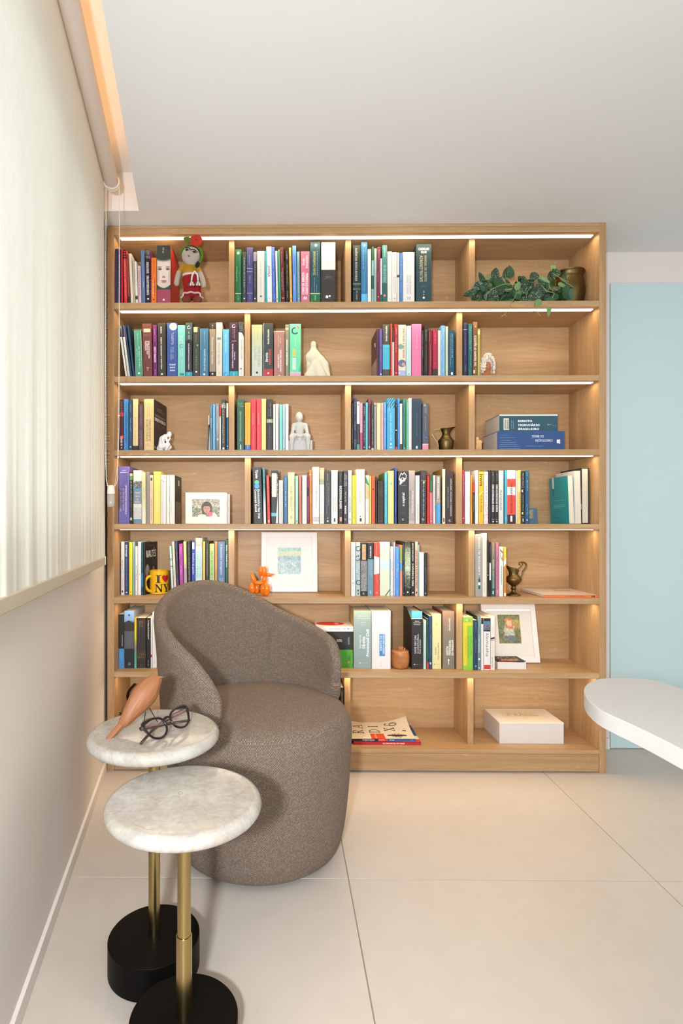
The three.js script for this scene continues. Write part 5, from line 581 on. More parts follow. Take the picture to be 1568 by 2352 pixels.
// ------------------------------------------------------------------ roller blind on the window wall
{
  const b = thing('roller_blind', 'cream roller blind lowered over the window, bead chain at its end', 'blind', [0, 0, 0]); wallGroup(b);
  const off = .042, ts = tOf(2.075), te = tOf(.45), yb = yOf(1300, 2.06) + .002, rc = CEIL + .012, R = .026;
  const nt = 320, ny = 60, g = new THREE.PlaneGeometry(1, 1, nt, ny), p = g.attributes.position, uv = g.attributes.uv;
  for (let i = 0; i < p.count; i++) {
    const t = ts + (p.getX(i) + .5) * (te - ts), f = p.getY(i) + .5, y = yb + .012 + f * (rc - yb - .012), k = Math.pow(1 - f, 1.5);
    const w = .0035 * k * (noise(t * 9, 3, 999, 9) - .5) + .0055 * k * (noise(t * 22, f * 1.2 + 7, 999, 99) - .5) + .004 * k * k * (noise(t * 46, f * 1.5, 999, 99) - .5);
    p.setXYZ(i, off + w, y, t); uv.setXY(i, t * 9, y * 9);
  }
  g.computeVertexNormals(); part('fabric', g, M.blind, b);
  part('bottom_bar', rbox(.012, .030, te - ts, .003, off, yb + .015, (ts + te) / 2), M.blindBar, b);
  part('end_cap', rbox(.014, .032, .006, .002, off, yb + .015, ts - .004), M.plastic, b);
  part('roller_tube', new THREE.CylinderGeometry(R, R, te - ts, 40).rotateX(Math.PI / 2).translate(off + R, rc, (ts + te) / 2), M.tubeSkin, b);
  const br = part('bracket', merge([new THREE.CylinderGeometry(.030, .030, .006, 40).rotateX(Math.PI / 2).translate(off + R, rc, ts - .008), new THREE.CylinderGeometry(.024, .024, .008, 40).rotateX(Math.PI / 2).translate(off + R, rc, ts - .015), new THREE.CylinderGeometry(.030, .030, .004, 40).rotateX(Math.PI / 2).translate(off + R, rc, ts - .021), span(off + .012, off + .026, rc, COVE_TOP - .001, ts - .024, ts - .021)]), M.plastic, b);
  // bead chain
  const bead = new THREE.IcosahedronGeometry(.0021, 1), list = [], zc = ts - .014, yw = yOf(1118, 2.1), xa = off + .006, xb = off + .054;
  const strand = (x0, y0, x1, y1, bend) => { const n = Math.round(Math.hypot(x1 - x0, y1 - y0) / .0052); for (let i = 0; i < n; i++) { const t = i / n; list.push(bead.clone().translate(x0 + (x1 - x0) * t + bend * Math.sin(t * Math.PI), y0 + (y1 - y0) * t, zc)); } };
  strand(xa, rc, xa + .001, yw + .03, -.001); strand(xa + .001, yw + .03, off + .012, yw, 0); strand(xb, rc, xb - .006, yw + .045, .002); strand(xb - .006, yw + .045, off + .036, yw, .004);
  for (const [x, y] of [[xb - .002, yOf(953, 2.1)], [xb - .004, yOf(1049, 2.1)]]) list.push(new THREE.IcosahedronGeometry(.0042, 2).translate(x, y, zc));
  const ch = part('bead_chain', merge([...list, tube([[xa, rc, zc], [xa + .001, yw + .03, zc], [off + .012, yw, zc]], .0007, 30, 5), tube([[xb, rc, zc], [xb - .005, yw + .1, zc], [off + .036, yw, zc]], .0007, 30, 5)]), M.plastic, b, 'cream bead chain'); ch.userData.kind = 'stuff';
  const wx = off + .024;
  part('chain_weight', smoothLathe([[.001, .002], [.009, .004], [.0125, -.004], [.0138, -.02], [.0142, -.028]], 28).translate(wx, yw + .002, zc), M.plastic, b);
  part('weight_barrel', lathe([[.001, -.077], [.010, -.076], [.0128, -.072], [.0134, -.060], [.0134, -.026], [.001, -.026]], 28).translate(wx, yw + .002, zc), mat('#cfc8bd', .12, { transmission: .45, thickness: .004, ior: 1.45 }), b, 'clear plastic barrel');
}

// ------------------------------------------------------------------ swivel tub chair
{
  const c = thing('armchair', 'taupe woven tub armchair with a high curved back beside the marble tables', 'armchair', [-.078, 0, -1.856]);
  const DEG = Math.PI / 180, S = 4.4;
  const lg = (pts, seg, n) => { const g = new THREE.LatheGeometry(new THREE.SplineCurve(pts.map(([r, y]) => new THREE.Vector2(r, y))).getPoints(n), seg), p = g.attributes.position, uv = g.attributes.uv; for (let i = 0; i < p.count; i++) { const a = uv.getX(i) * Math.PI * 2; uv.setXY(i, a * .3 * S, p.getY(i) * S); } return g; };
  part('base_body', lg([[.244, .012], [.258, .022], [.272, .055], [.282, .11], [.291, .19], [.297, .28], [.301, .36], [.301, .395], [.296, .415], [.287, .428]], 96, 70), M.fabric, c);
  part('foot_ring', lathe([[.18, .0005], [.226, .0005], [.226, .018], [.18, .018]], 64), M.black, c);
  const seat = new THREE.LatheGeometry(new THREE.SplineCurve([[.287, .4275], [.2855, .434], [.277, .443], [.245, .456], [.17, .467], [.08, .472], [.0001, .473]].map(([r, y]) => new THREE.Vector2(r, y))).getPoints(50), 96), sp = seat.attributes.position, su = seat.attributes.uv;
  for (let i = 0; i < sp.count; i++) su.setXY(i, sp.getX(i) * S, sp.getZ(i) * S);                  // weave laid straight across the cushion
  part('seat_cushion', seat, M.fabric, c);
  part('seat_piping', new THREE.TorusGeometry(.2866, .0022, 8, 120).rotateX(Math.PI / 2).translate(0, .4285, 0), M.piping, c);
  // back shell swept round the seat: rim height by direction, both ends rounded like a tongue
  const rim = [[9, .60], [15, .615], [23, .634], [35, .65], [52, .676], [72, .71], [100, .787], [122, .826], [150, .818], [172, .788], [187, .762], [213, .718], [228, .683], [240, .65], [250, .62], [258, .59]];
  const hAt = (a) => { let i = 0; while (i < rim.length - 2 && rim[i + 1][0] < a) i++; const p = (k) => rim[Math.min(rim.length - 1, Math.max(0, k))][1], t = (a - rim[i][0]) / (rim[i + 1][0] - rim[i][0]), [p0, p1, p2, p3] = [p(i - 1), p(i), p(i + 1), p(i + 2)]; return p1 + .5 * t * (p2 - p0 + t * (2 * p0 - 5 * p1 + 4 * p2 - p3 + t * (3 * (p1 - p2) + p3 - p0))); };
  const A0 = 9, A1 = 256, R0 = .318, nA = 200, nC = 60, pos = [], uvs = [], idx = [];
  for (let i = 0; i <= nA; i++) {
    const f = i / nA, s = f < .12 ? (1 - Math.cos(f / .12 * Math.PI / 2)) * .12 : f > .88 ? 1 - (1 - Math.cos((1 - f) / .12 * Math.PI / 2)) * .12 : f, a = A0 + (A1 - A0) * s, E = 20;
    const e = Math.max(0, (A0 + E - a) / E, (a - A1 + E) / E), k = Math.sqrt(Math.max(0, 1 - e * e)), h0 = hAt(a), yb0 = .385, yc = .52, top = yc + (h0 - yc) * (.04 + .96 * k), bot = yc - (yc - yb0) * (.04 + .96 * k);
    const th = .056 * Math.max(.07, Math.pow(k, .6)), tr = th / 2, lean = .022 + .018 * Math.sin(Math.max(0, Math.min(1, (a - 20) / 220)) * Math.PI), mid = R0 - .028, up = Math.max(.002, top - bot - 2 * tr), ti = Math.min(.11, tr + up * .45);
    for (let j = 0; j <= nC; j++) {
      const q = j / nC * 2; let r, y, len;                            // up the outside, over the rim, down the inside, under
      if (q < .7) { const m = q / .7; r = mid + tr; y = bot + tr + up * m; len = up * m; }
      else if (q < 1) { const m = (q - .7) / .3 * Math.PI, v = m > Math.PI / 2 ? ti : tr; r = mid + Math.cos(m) * tr; y = top - v + Math.sin(m) * v; len = up + m * tr; }
      else if (q < 1.7) { const m = (q - 1) / .7; y = top - ti - (up + tr - ti) * m; r = mid - tr - .032 * k * Math.pow(m, 1.5) * Math.min(1, up / .2); len = up + Math.PI * tr + up * m; }
      else { const m = (q - 1.7) / .3 * Math.PI; r = mid - Math.cos(m) * tr - .032 * k * (1 - (q - 1.7) / .3) * Math.min(1, up / .2); y = bot + tr - Math.sin(m) * tr; len = 2 * up + Math.PI * tr + m * tr; }
      r += lean * Math.pow(Math.max(0, (y - .38) / .44), 1.4) * Math.min(1, 1.4 - e) - .020 * Math.exp(-(((a - 180) / 50) ** 2));
      const t = a * DEG; pos.push(Math.cos(t) * r, y, -Math.sin(t) * r); uvs.push(t * .29 * S, (y < top - tr ? y : top - tr + len - up) * S * (1));
    }
  }
  for (let i = 0; i < nA; i++) for (let j = 0; j < nC; j++) { const n = i * (nC + 1) + j; idx.push(n, n + nC + 1, n + 1, n + 1, n + nC + 1, n + nC + 2); }
  for (const i of [0, nA]) { const o = i * (nC + 1), m = pos.length / 3; let x = 0, y = 0, z = 0; for (let j = 0; j < nC; j++) { x += pos[(o + j) * 3] / nC; y += pos[(o + j) * 3 + 1] / nC; z += pos[(o + j) * 3 + 2] / nC; } pos.push(x, y, z); uvs.push(uvs[o * 2], y * S); for (let j = 0; j < nC; j++) i ? idx.push(m, o + j + 1, o + j) : idx.push(m, o + j, o + j + 1); }
  const g = new THREE.BufferGeometry(); g.setAttribute('position', new THREE.Float32BufferAttribute(pos, 3)); g.setAttribute('uv', new THREE.Float32BufferAttribute(uvs, 2)); g.setIndex(idx); g.computeVertexNormals();
  part('backrest', g.translate(-.026, 0, -.042), M.fabric, c);
  const sa = 79 * DEG, seam = []; for (let k = 0; k <= 8; k++) { const y = .475 + k * .026, r = R0 - .056 - .032 * Math.pow((.78 - y) / .4, 1.5) + .036 * Math.pow((y - .38) / .44, 1.4); seam.push([Math.cos(sa) * r - .026, y, -Math.sin(sa) * r - .042]); }
  part('back_seam', tube(seam, .0011, 24, 6), M.piping, c);
}

// ------------------------------------------------------------------ pair of marble side tables
function sideTable(label, x, z, h, R, sleeve, turn) {
  const t = thing('side_table', label, 'table', [x, 0, z]), e = .016, top = [[.0001, h - .031], [R - e, h - .031]];
  for (let i = 0; i <= 10; i++) { const a = -Math.PI / 2 + i / 10 * Math.PI; top.push([R - e + Math.cos(a) * e, h - .0155 + Math.sin(a) * .0155]); }
  top.push([.0001, h]);
  const g = new THREE.LatheGeometry(top.map(([r, y]) => new THREE.Vector2(r, y)), 96), p = g.attributes.position, uv = g.attributes.uv;
  for (let i = 0; i < p.count; i++) { const a = turn, X = p.getX(i), Z = p.getZ(i); uv.setXY(i, (X * Math.cos(a) - Z * Math.sin(a) + p.getY(i) * .6) * 2.5, (X * Math.sin(a) + Z * Math.cos(a)) * 2.5); }
  g.computeVertexNormals(); part('table_top', g, M.stone, t);
  part('mount_plate', new THREE.CylinderGeometry(.05, .05, .005, 32).translate(0, h - .0335, 0), M.brass, t);
  part('pole', new THREE.CylinderGeometry(.0134, .0134, h - .036 - .07, 32).translate(0, (h - .036 + .07) / 2, 0), M.brass, t);
  if (sleeve) part('sleeve', lathe([[.0136, .072], [.0158, .072], [.0158, sleeve - .001], [.0150, sleeve], [.0136, sleeve]], 32), M.brass, t);
  part('base', lathe([[.0001, .001], [.104, .001], [.106, .003], [.106, .0735], [.104, .076], [.0001, .0765]], 72), M.black, t);
  return t;
}
const TA = PX(354, 1700, 1.332), TB = PX(422.5, 1700, 1.113);
sideTable('taller round marble side table carrying the wooden bird and the glasses', TA.x, TA.z, .560, .153, 0, .6);
sideTable('lower round marble side table with bare top and brass sleeve on its pole', TB.x, TB.z, .508, .153, .235, 2.1);

// ------------------------------------------------------------------ carved wooden bird
{
  const y = .5602, tail = PX(245, 1702, 1.27), head = PX(362, 1556, 1.375), L = PY(349, 1659, y);
  const b = thing('wooden_bird', 'carved pale wooden bird with wire legs on the taller marble table', 'ornament', [L.x, y, L.z]);
  const birdTex = dataTex(256, 256, (u, v) => { const n = noise(u * 3, v * 60, 3, 60), w = noise(u * 6, v * 9, 6, 9); return mixc(rgb('#a56d46'), rgb('#84502e'), clamp(n * .5 + w * .4)); });
  const bm = mat('#ffffff', .55, { map: birdTex });
  // centre line, half height and half width, from the tail to the crown
  const rows = [[245, 1702, 1.270, 5, 6], [262, 1683, 1.285, 7, 8], [277, 1667, 1.298, 7.5, 7], [283, 1660, 1.302, 12.5, 12], [290, 1652, 1.306, 15, 14], [300, 1638, 1.315, 19, 18], [314, 1619, 1.33, 25, 23], [327, 1602, 1.34, 28.5, 26], [338, 1588, 1.35, 28, 25], [347, 1575, 1.358, 24, 22], [354, 1565, 1.364, 18, 18], [359, 1557, 1.368, 15.5, 14], [362, 1552, 1.37, 13, 11]];
  const ax = V(.62, .78, 0).normalize(), rings = rows.map(([u, v, Z, hh, hw]) => ({ o: PX(u, v, Z).sub(V(L.x, y, L.z)), a: hh * Z / F, w: hw * Z / F })), n = 28, pos = [], uv = [], idx = [];
  const across = V(.55, 0, .84).normalize(), up = new THREE.Vector3();
  rings.forEach((r, i) => {
    const d = rings[Math.min(i + 1, rings.length - 1)].o.clone().sub(rings[Math.max(i - 1, 0)].o).normalize(); up.crossVectors(across, d).normalize(); const sd = new THREE.Vector3().crossVectors(d, up).normalize();
    for (let k = 0; k <= n; k++) { const t = k / n * Math.PI * 2, ridge = i > 4 ? 1 + .10 * Math.max(0, Math.cos(t - .5)) ** 6 : 1, q = r.o.clone().addScaledVector(up, Math.cos(t) * r.a * ridge).addScaledVector(sd, Math.sin(t) * r.w); pos.push(q.x, q.y, q.z); uv.push(i * .09, k / n); }
  });
  for (let i = 0; i < rings.length - 1; i++) for (let k = 0; k < n; k++) { const q = i * (n + 1) + k; idx.push(q, q + 1, q + n + 1, q + 1, q + n + 2, q + n + 1); }
  for (const i of [0, rings.length - 1]) { const m = pos.length / 3; pos.push(rings[i].o.x, rings[i].o.y, rings[i].o.z); uv.push(i * .09, .5); for (let k = 0; k < n; k++) { const q = i * (n + 1) + k; i ? idx.push(m, q, q + 1) : idx.push(m, q + 1, q); } }
  let g = new THREE.BufferGeometry(); g.setAttribute('position', new THREE.Float32BufferAttribute(pos, 3)); g.setAttribute('uv', new THREE.Float32BufferAttribute(uv, 2)); g.setIndex(idx); g = toCreasedNormals(g, .7); part('body', g, bm, b);
  const tp = (u, v, Z) => PX(u, v, Z).sub(V(L.x, y, L.z));
  part('beak', new THREE.ConeGeometry(.0062, .018, 4).rotateZ(-1.45).translate(...tp(368, 1556, 1.362).toArray()), bm, b);
  for (const [u0, v0, z0, u1, v1] of [[343, 1626, 1.345, 362, 1659], [334, 1636, 1.34, 331, 1657]]) { const f = PY(u1, v1, y + .001).sub(V(L.x, y, L.z)); part('leg', tube([tp(u0, v0, z0), f], .0012, 4, 6), M.dark, b); }
}

// ------------------------------------------------------------------ glasses
{
  const y = .5602, A = PY(371, 1700, y), B = PY(424, 1674, y), m = A.clone().add(B).multiplyScalar(.5), ang = Math.atan2(-(B.z - A.z), B.x - A.x);
  const g = thing('eyeglasses', 'tortoiseshell cat-eye glasses with folded arms on the marble top', 'glasses', [m.x, y, m.z]); g.rotation.y = ang; g.scale.setScalar(1.16);
  const fr = new THREE.Group(); fr.name = 'frame_front'; g.add(fr); fr.rotation.x = -.62; fr.position.y = .0035;
  const shell = mat('#ffffff', .16, { map: dataTex(128, 128, (u, v) => mixc(rgb('#0c0807'), rgb('#3a1f19'), clamp(noise(u * 6, v * 6, 6, 6) * 2.2 - 1.1))), roughness: .22 }), armM = mat('#ffffff', .25, { map: dataTex(128, 128, (u, v) => mixc(rgb('#3a221e'), rgb('#8a6a60'), clamp(noise(u * 8, v * 8, 8, 8) * 2 - .7))) });
  for (const s of [-1, 1]) {
    const pts = [[.031, .034], [.015, .039], [-.005, .038], [-.019, .032], [-.0235, .020], [-.020, .008], [-.009, .001], [.006, -.0003], [.020, .006], [.028, .018]].map(([x, yy]) => V(s * x, yy, 0)), cx = s * .0325;
    const c = new THREE.CatmullRomCurve3(pts, true), n = 90, rg = new THREE.TubeGeometry(c, n, .0023, 10, true), rp = rg.attributes.position;
    for (let i = 0; i <= n; i++) { const o = c.getPointAt((i % n) / n), k = 1 + 1.0 * Math.max(0, s * o.x / .03) * Math.max(0, (o.y - .012) / .025); for (let j = 0; j <= 10; j++) { const q = i * 11 + j; rp.setXY(q, o.x + (rp.getX(q) - o.x) * k, o.y + (rp.getY(q) - o.y) * k); } }
    rg.computeVertexNormals(); part('rim', rg.translate(cx, .002, 0), shell, fr);
    const sh = new THREE.Shape(c.getPoints(60).map((q) => new THREE.Vector2(q.x, q.y))); part('lens', new THREE.ShapeGeometry(sh).translate(cx, .002, 0), M.glass, fr);
    part('hinge', rbox(.005, .007, .008, .0015, s * .0665, .033, -.003), shell, fr);
  }
  part('bridge', taper([[-.0115, .030, 0], [0, .0335, .001], [.0115, .030, 0]], [.0024, .002, .0024], 14, 8), shell, fr);
  for (const s of [-1, 1]) part('arm', taper([[s * .066, .028, -.020], [s * .03, .020, -.026 - (s > 0 ? .006 : 0)], [-s * .02, .010, -.028 - (s > 0 ? .006 : 0)], [-s * .055, .0045, -.024], [-s * .072, .003, -.018]], [.0042, .0040, .0034, .0030, .0026], 30, 8).scale(1, 1, 1), armM, g);
}

// ------------------------------------------------------------------ white desk
{
  const yT = .75, pts = [[1568, 1723], [1510, 1693], [1450, 1664], [1410, 1646], [1378, 1630], [1360, 1617], [1347, 1603], [1340.5, 1588], [1343, 1577], [1352, 1568], [1370, 1560.5], [1400, 1557.2], [1430, 1557], [1470, 1558.5], [1499, 1562], [1520, 1567], [1541, 1574], [1556, 1579], [1568, 1583]].map(([u, v]) => PY(u, v, yT));
  const a = pts[0], z0 = pts.at(-1), o = [...pts.map((p) => [p.x, p.z]), [z0.x + .05, z0.z + .08], [z0.x + .17, z0.z + .22], [z0.x + .42, z0.z + .36], [z0.x + .8, z0.z + .5], [z0.x + .95, z0.z + .9], [a.x + .6, a.z + .95], [a.x + .12, a.z + .5], [a.x + .02, a.z + .2]];
  const d = thing('desk', 'white desk top with a rounded tongue-shaped end near the blue panel', 'desk', [0, 0, 0]);
  const s = new THREE.SplineCurve([...o, o[0]].map(([x, z]) => new THREE.Vector2(x, z))).getPoints(220).slice(0, -1);
  part('desk_top', extr(s.map((p) => [p.x, p.y]), .0265, .0012).translate(0, yT - .0265, 0), M.white, d);
  part('leg', rbox(.05, yT - .028, .5, .004, a.x + .62, (yT - .028) / 2, a.z + .55), M.white, d); part('leg', rbox(.05, yT - .028, .05, .004, a.x + .35, (yT - .028) / 2, a.z + .62), M.white, d);
}
// ------------------------------------------------------------------ ornaments on the shelves
const onShelf = (row, u, v, Z) => { const p = PX(u, v, Z); p.y = ROWS[row][1] + .0003; return p; };
function figure(row, ox, oy, s, cx, base, Z, name, label, cat, top) {     // measured on an enlarged detail: returns the thing and a scale
  const t = thing(name, label, cat, onShelf(row, ox + cx / s, 1100, Z)), k = Z / F / s, q = (x, y, z = 0) => [(x - cx) * k, (base - y) * k, z]; if (top) t.scale.y = (PX(ox + cx / s, oy + top / s, Z).y - t.position.y) / ((base - top) * k); return { t, k, q };
}
const union = (list, k) => (p) => { let d = 1e3; for (const f of list) d = smin(d, f(p), k); return d; };
function sculpt(items, kk, cell, lo, hi) { return sdfGeo(union(items, kk), lo, hi, cell); }
const yarn = (c) => mat(c, .95, { bumpMap: crochet, bumpScale: .0012 });
crochet.repeat.set(3, 3);
// crochet doll
{
  const { t, q } = figure(0, 400, 520, 13.067, 540, 2262, D + .028, 'crochet_doll', 'crochet doll with yellow top, red skirt and flower crown, top shelf', 'doll'); t.scale.y = .95;
  const k = (D + .028) / F / 13.067, skin = yarn('#efe0cf'), red = yarn('#c4181e'), yel = yarn('#e8ad2a'), wht = yarn('#ece4dc'), blk = mat('#14100f', .8), grn = yarn('#6fa02c'), rose = yarn('#e5472f'), brown = yarn('#9a4a34');
  const uvw = (g, s = 60) => boxUV(g, s);
  part('skirt', uvw(smoothLathe([[1, 2060], [270, 2060], [285, 2010], [265, 1880], [262, 1700], [285, 1560], [290, 1440], [262, 1370], [225, 1345], [1, 1340]].map(([r, y]) => [r * k, (2262 - y) * k]), 40).scale(1, 1, .62)), red, t);
  const ruf = []; for (let i = 0; i <= 40; i++) { const a = i / 40 * Math.PI * 2; ruf.push([Math.cos(a) * (300 + (a < Math.PI ? 60 : 0) * Math.sin(a) + 22 * Math.sin(i * 1.57)) * k, (2262 - (1985 + (Math.abs(Math.cos(a)) > .75 ? 90 : 0) + 12 * Math.cos(i * 1.57))) * k, Math.sin(a) * 275 * k]); }
  part('skirt_frill', tube(ruf, 26 * k, 160, 8), wht, t);
  part('waistband', new THREE.TorusGeometry(235 * k, 42 * k, 10, 40).rotateX(Math.PI / 2).scale(1, 1, .62).translate(-30 * k, (2262 - 1335) * k, 0), wht, t);
  part('blouse', uvw(smoothLathe([[1, 1300], [215, 1290], [220, 1200], [195, 1090], [150, 1010], [80, 980], [1, 975]].map(([r, y]) => [r * k, (2262 - y) * k]), 36).scale(1, 1, .7).translate(-65 * k, 0, 0)), yel, t);
  for (const [pts, nm] of [[[[290, 1090], [200, 1180], [150, 1290]], 0], [[[680, 1090], [740, 1180], [790, 1300]], 1]]) {
    part('sleeve', uvw(taper(pts.map(([x, y]) => q(x, y, .006)), [70 * k, 78 * k, 66 * k], 12, 12)), yel, t);
    const e = nm ? [[790, 1300], [850, 1480], [890, 1680]] : [[150, 1280], [110, 1450], [85, 1620]]; part('arm', uvw(taper(e.map(([x, y]) => q(x, y, .012)), [72 * k, 80 * k, 84 * k], 12, 12)), skin, t);
  }
  for (const x of [390, 720]) part('shoe', uvw(ell(...q(x, 2150, .02), 140 * k, 112 * k, 95 * k, 24)), brown, t);
  const H = new THREE.Group(); H.name = 'head'; t.add(H); H.position.set(...q(525, 770, .012)); H.rotation.z = -.30;
  part('face', uvw(ell(0, 0, 0, 285 * k, 285 * k, 250 * k, 36)), skin, H);
  part('hair', ell(0, 40 * k, -55 * k, 320 * k, 310 * k, 240 * k, 32), blk, H);
  const fz = (x, y) => Math.sqrt(Math.max(0, 1 - (x / 285) ** 2 - (y / 285) ** 2)) * 250 * k + .0012, F3 = (x, y) => [x * k, y * k, fz(x, y)];
  part('brow', tube([F3(-190, 130), F3(-110, 145), F3(-55, 125), F3(-20, 95), F3(15, 90), F3(45, 120), F3(110, 135), F3(200, 105)], 13 * k, 40, 6), blk, H);
  for (const s of [-1, 1]) { part('eye', ell(...F3(s * 115, 60), 34 * k, 36 * k, 14 * k, 14), blk, H); part('eyelash', tube([F3(s * 115 - 55, 50), F3(s * 115, 92), F3(s * 115 + 60, 50)], 12 * k, 12, 6), blk, H); }
  part('mouth', tube([F3(-32, -100), F3(0, -112), F3(34, -104)], 13 * k, 10, 6), mat('#8a3a3a', .8), H);
  part('headband', uvw(tube([[-305, -60, -40], [-305, 90, 0], [-225, 240, 20], [-80, 310, 40], [90, 305, 50], [245, 220, 60], [315, 60, 60], [300, -150, 40]].map((p) => p.map((v) => v * k)), 46 * k, 60, 12)), grn, H);
  part('leaf', uvw(ell(-190 * k, 390 * k, 190 * k, 140 * k, 80 * k, 45 * k, 18)), grn, H); part('braid', ell(270 * k, -210 * k, 40 * k, 60 * k, 110 * k, 60 * k, 14), blk, H);
  const spiral = []; for (let i = 0; i <= 70; i++) { const a = i * .33, r = (30 + i * 2.05) * k; spiral.push([Math.cos(a) * r, Math.sin(a) * r, (150 - i * 1.1) * k]); }
  part('rose_flower', merge([tube(spiral, 30 * k, 140, 8), ell(0, 0, 40 * k, 165 * k, 165 * k, 70 * k, 24)]).translate(60 * k, 420 * k, 130 * k), rose, H, 'red rose on the crown');
  for (const [pts, w] of [[[[640, 1330], [585, 1450], [560, 1600]], 0], [[[660, 1320], [730, 1430], [750, 1600]], 1]]) {
    part('sash_cord', taper(pts.map(([x, y]) => q(x, y, .036)), [22 * k, 26 * k, 24 * k], 14, 8), mat('#d9d4da', .9), t);
    const [x, y] = pts[2]; for (const [dx, c] of [[-90, '#4a4a7a'], [-35, '#e9e3df'], [15, '#c8862c'], [60, '#e9e3df'], [100, '#6a8a3a']]) part('tassel', taper([q(x, y, .036), q(x + dx * .9, y + 150, .037)], [16 * k, 24 * k], 5, 6), mat(c, .9), t);
  }
}
// trailing plant and brass pot
{
  const Z = D + .13, pc = PX(1307, 1100, Z), pot = thing('brass_pot', 'aged brass cauldron with ring handles behind the plant, top shelf', 'pot', onShelf(0, 1307, 660, Z)), m = Z / F, P = (r, y) => [r * m, y * 1.47 * m];
  part('pot_body', smoothLathe([P(1, 0), P(14, 0), P(24, 6), P(31, 20), P(33, 34), P(30, 46), P(28, 52), P(30, 57), P(32.5, 60), P(31, 61), P(26, 56), P(27, 40), P(25, 20), P(1, 8)], 56, 90), M.oldBrass, pot);
  for (const s of [-1, 1]) part('handle', new THREE.TorusGeometry(10 * m, 1.7 * m, 10, 30).scale(.5, 1.5, 1).translate(s * 36 * m, 64 * m, 0), M.brass, pot);
  const pl = thing('trailing_plant', 'trailing plant with silver-speckled dark leaves spilling along the top shelf', 'plant', onShelf(0, 1200, 690, D + .08)), o = pl.position;
  const leafShape = new THREE.Shape(); leafShape.moveTo(0, 0); leafShape.bezierCurveTo(-.62, .06, -.56, .72, 0, 1.06); leafShape.bezierCurveTo(.56, .72, .62, .06, 0, 0);
  const lg = new THREE.ShapeGeometry(leafShape, 7), lp = lg.attributes.position, lu = lg.attributes.uv; for (let i = 0; i < lp.count; i++) { const x = lp.getX(i), y = lp.getY(i); lu.setXY(i, x + .5, y); lp.setZ(i, -.35 * x * x - .22 * y * y + .04); } lg.computeVertexNormals();
  const thick = merge([lg, lg.clone().translate(0, 0, -.02)]); thick.computeVertexNormals();
  const spot = dataTex(128, 128, (u, v) => { const n = noise(u * 22, v * 22, 22, 22), e = Math.abs(u - .5); return n > .70 && e > .03 ? mixc(rgb('#24402b'), rgb('#9db39c'), clamp((n - .70) * 6)) : mixc(rgb('#16301a'), rgb('#1f4424'), noise(u * 6, v * 6, 6, 6)); });
  const dark = mat('#ffffff', .38, { map: spot, side: THREE.DoubleSide }), plain = mat('#234a25', .4, { side: THREE.DoubleSide }), pale = mat('#6f9058', .5, { side: THREE.DoubleSide }), stemM = mat('#8a9a5a', .6), dry = mat('#b8963c', .7);
  const leaf = (u, v, dz, w, h, ang, tilt, yaw, mt) => { const p = PX(u, v, D + .085 - dz), l = part('leaf', thick, mt, pl); l.position.copy(p).sub(o); l.scale.set(w * m * 1.02, h * m, w * m); l.rotation.set(0, 0, 0); l.rotation.order = 'YXZ'; l.rotation.y = yaw; l.rotation.x = tilt; l.rotation.z = ang; return l; };
  // leaves that stand out (foot u, v; towards the viewer; width, length; turn, tilt, yaw), then the mass between them
  for (const a of [[1134, 642, .02, 22, 27, -.25, .1, .1, dark], [1157, 640, .03, 16, 26, -.3, .2, .2, dark], [1172, 640, .0, 20, 28, .1, .2, -.2, plain], [1095, 668, .06, 16, 34, 1.95, .1, .3, dark], [1112, 656, .02, 13, 22, .2, .1, .5, plain], [1244, 647, .03, 25, 24, .1, -.6, 0, pale], [1225, 646, .03, 18, 20, .1, .1, .1, dark], [1262, 645, .02, 13, 22, -.1, .1, -.2, dark], [1275, 618, .02, 15, 12, .9, .1, .1, pale], [1280, 636, .03, 26, 20, .4, .1, .1, dark], [1294, 640, .03, 12, 16, -.3, .1, .1, dark], [1288, 660, .07, 20, 18, -.5, -.3, .1, pale], [1292, 668, .07, 26, 24, -2.2, -.2, .1, plain], [1312, 662, .07, 16, 42, 3.0, .1, -.3, plain], [1262, 694, .085, 12, 30, 3.14, .1, .1, pale], [1270, 684, .08, 20, 20, 2.4, .1, .1, plain], [1243, 668, .075, 28, 36, 2.3, .2, .1, dark], [1240, 688, .085, 17, 20, 2.6, -.3, .1, pale], [1205, 680, .085, 20, 22, 3.1, .2, .1, dark], [1196, 684, .08, 15, 18, 1.2, .1, .1, plain], [1140, 688, .07, 36, 22, 1.0, .2, .2, dark], [1160, 664, .06, 24, 34, .9, .1, .2, plain], [1200, 666, .07, 28, 32, -.9, .4, .1, dark], [1180, 690, .085, 13, 16, 1.9, .1, .1, plain], [1235, 640, .02, 15, 18, .6, .1, .1, dark]]) leaf(...a);
  for (let i = 0; i < 170; i++) { const u = rr(1092, 1300), topV = 645 + 12 * Math.sin(u * .05) + (u < 1110 ? 12 : 0), v = rr(topV + 6, 690), c = rnd(); leaf(u, v, rr(0, .07), rr(11, 19), rr(14, 25), rr(-2.6, 2.6), rr(-.5, .6), rr(-.6, .6), c < .5 ? dark : c < .92 ? plain : pale); }
  const stem = (l, r, mt) => part('stem', tube(l.map(([u, v, d]) => PX(u, v, D + .085 - d).sub(o)), r, 24, 6), mt, pl);
  stem([[1116, 690, .07], [1118, 676, .08], [1130, 665, .082], [1150, 655, .08], [1180, 650, .06]], .0013, stemM); stem([[1165, 655, .06], [1195, 652, .06], [1220, 662, .07]], .0013, stemM); stem([[1185, 664, .08], [1184, 678, .088], [1172, 700, .088], [1165, 715, .086], [1158, 722, .085], [1151, 728, .085]], .0011, stemM); stem([[1158, 722, .085], [1163, 727, .085]], .0012, dry);
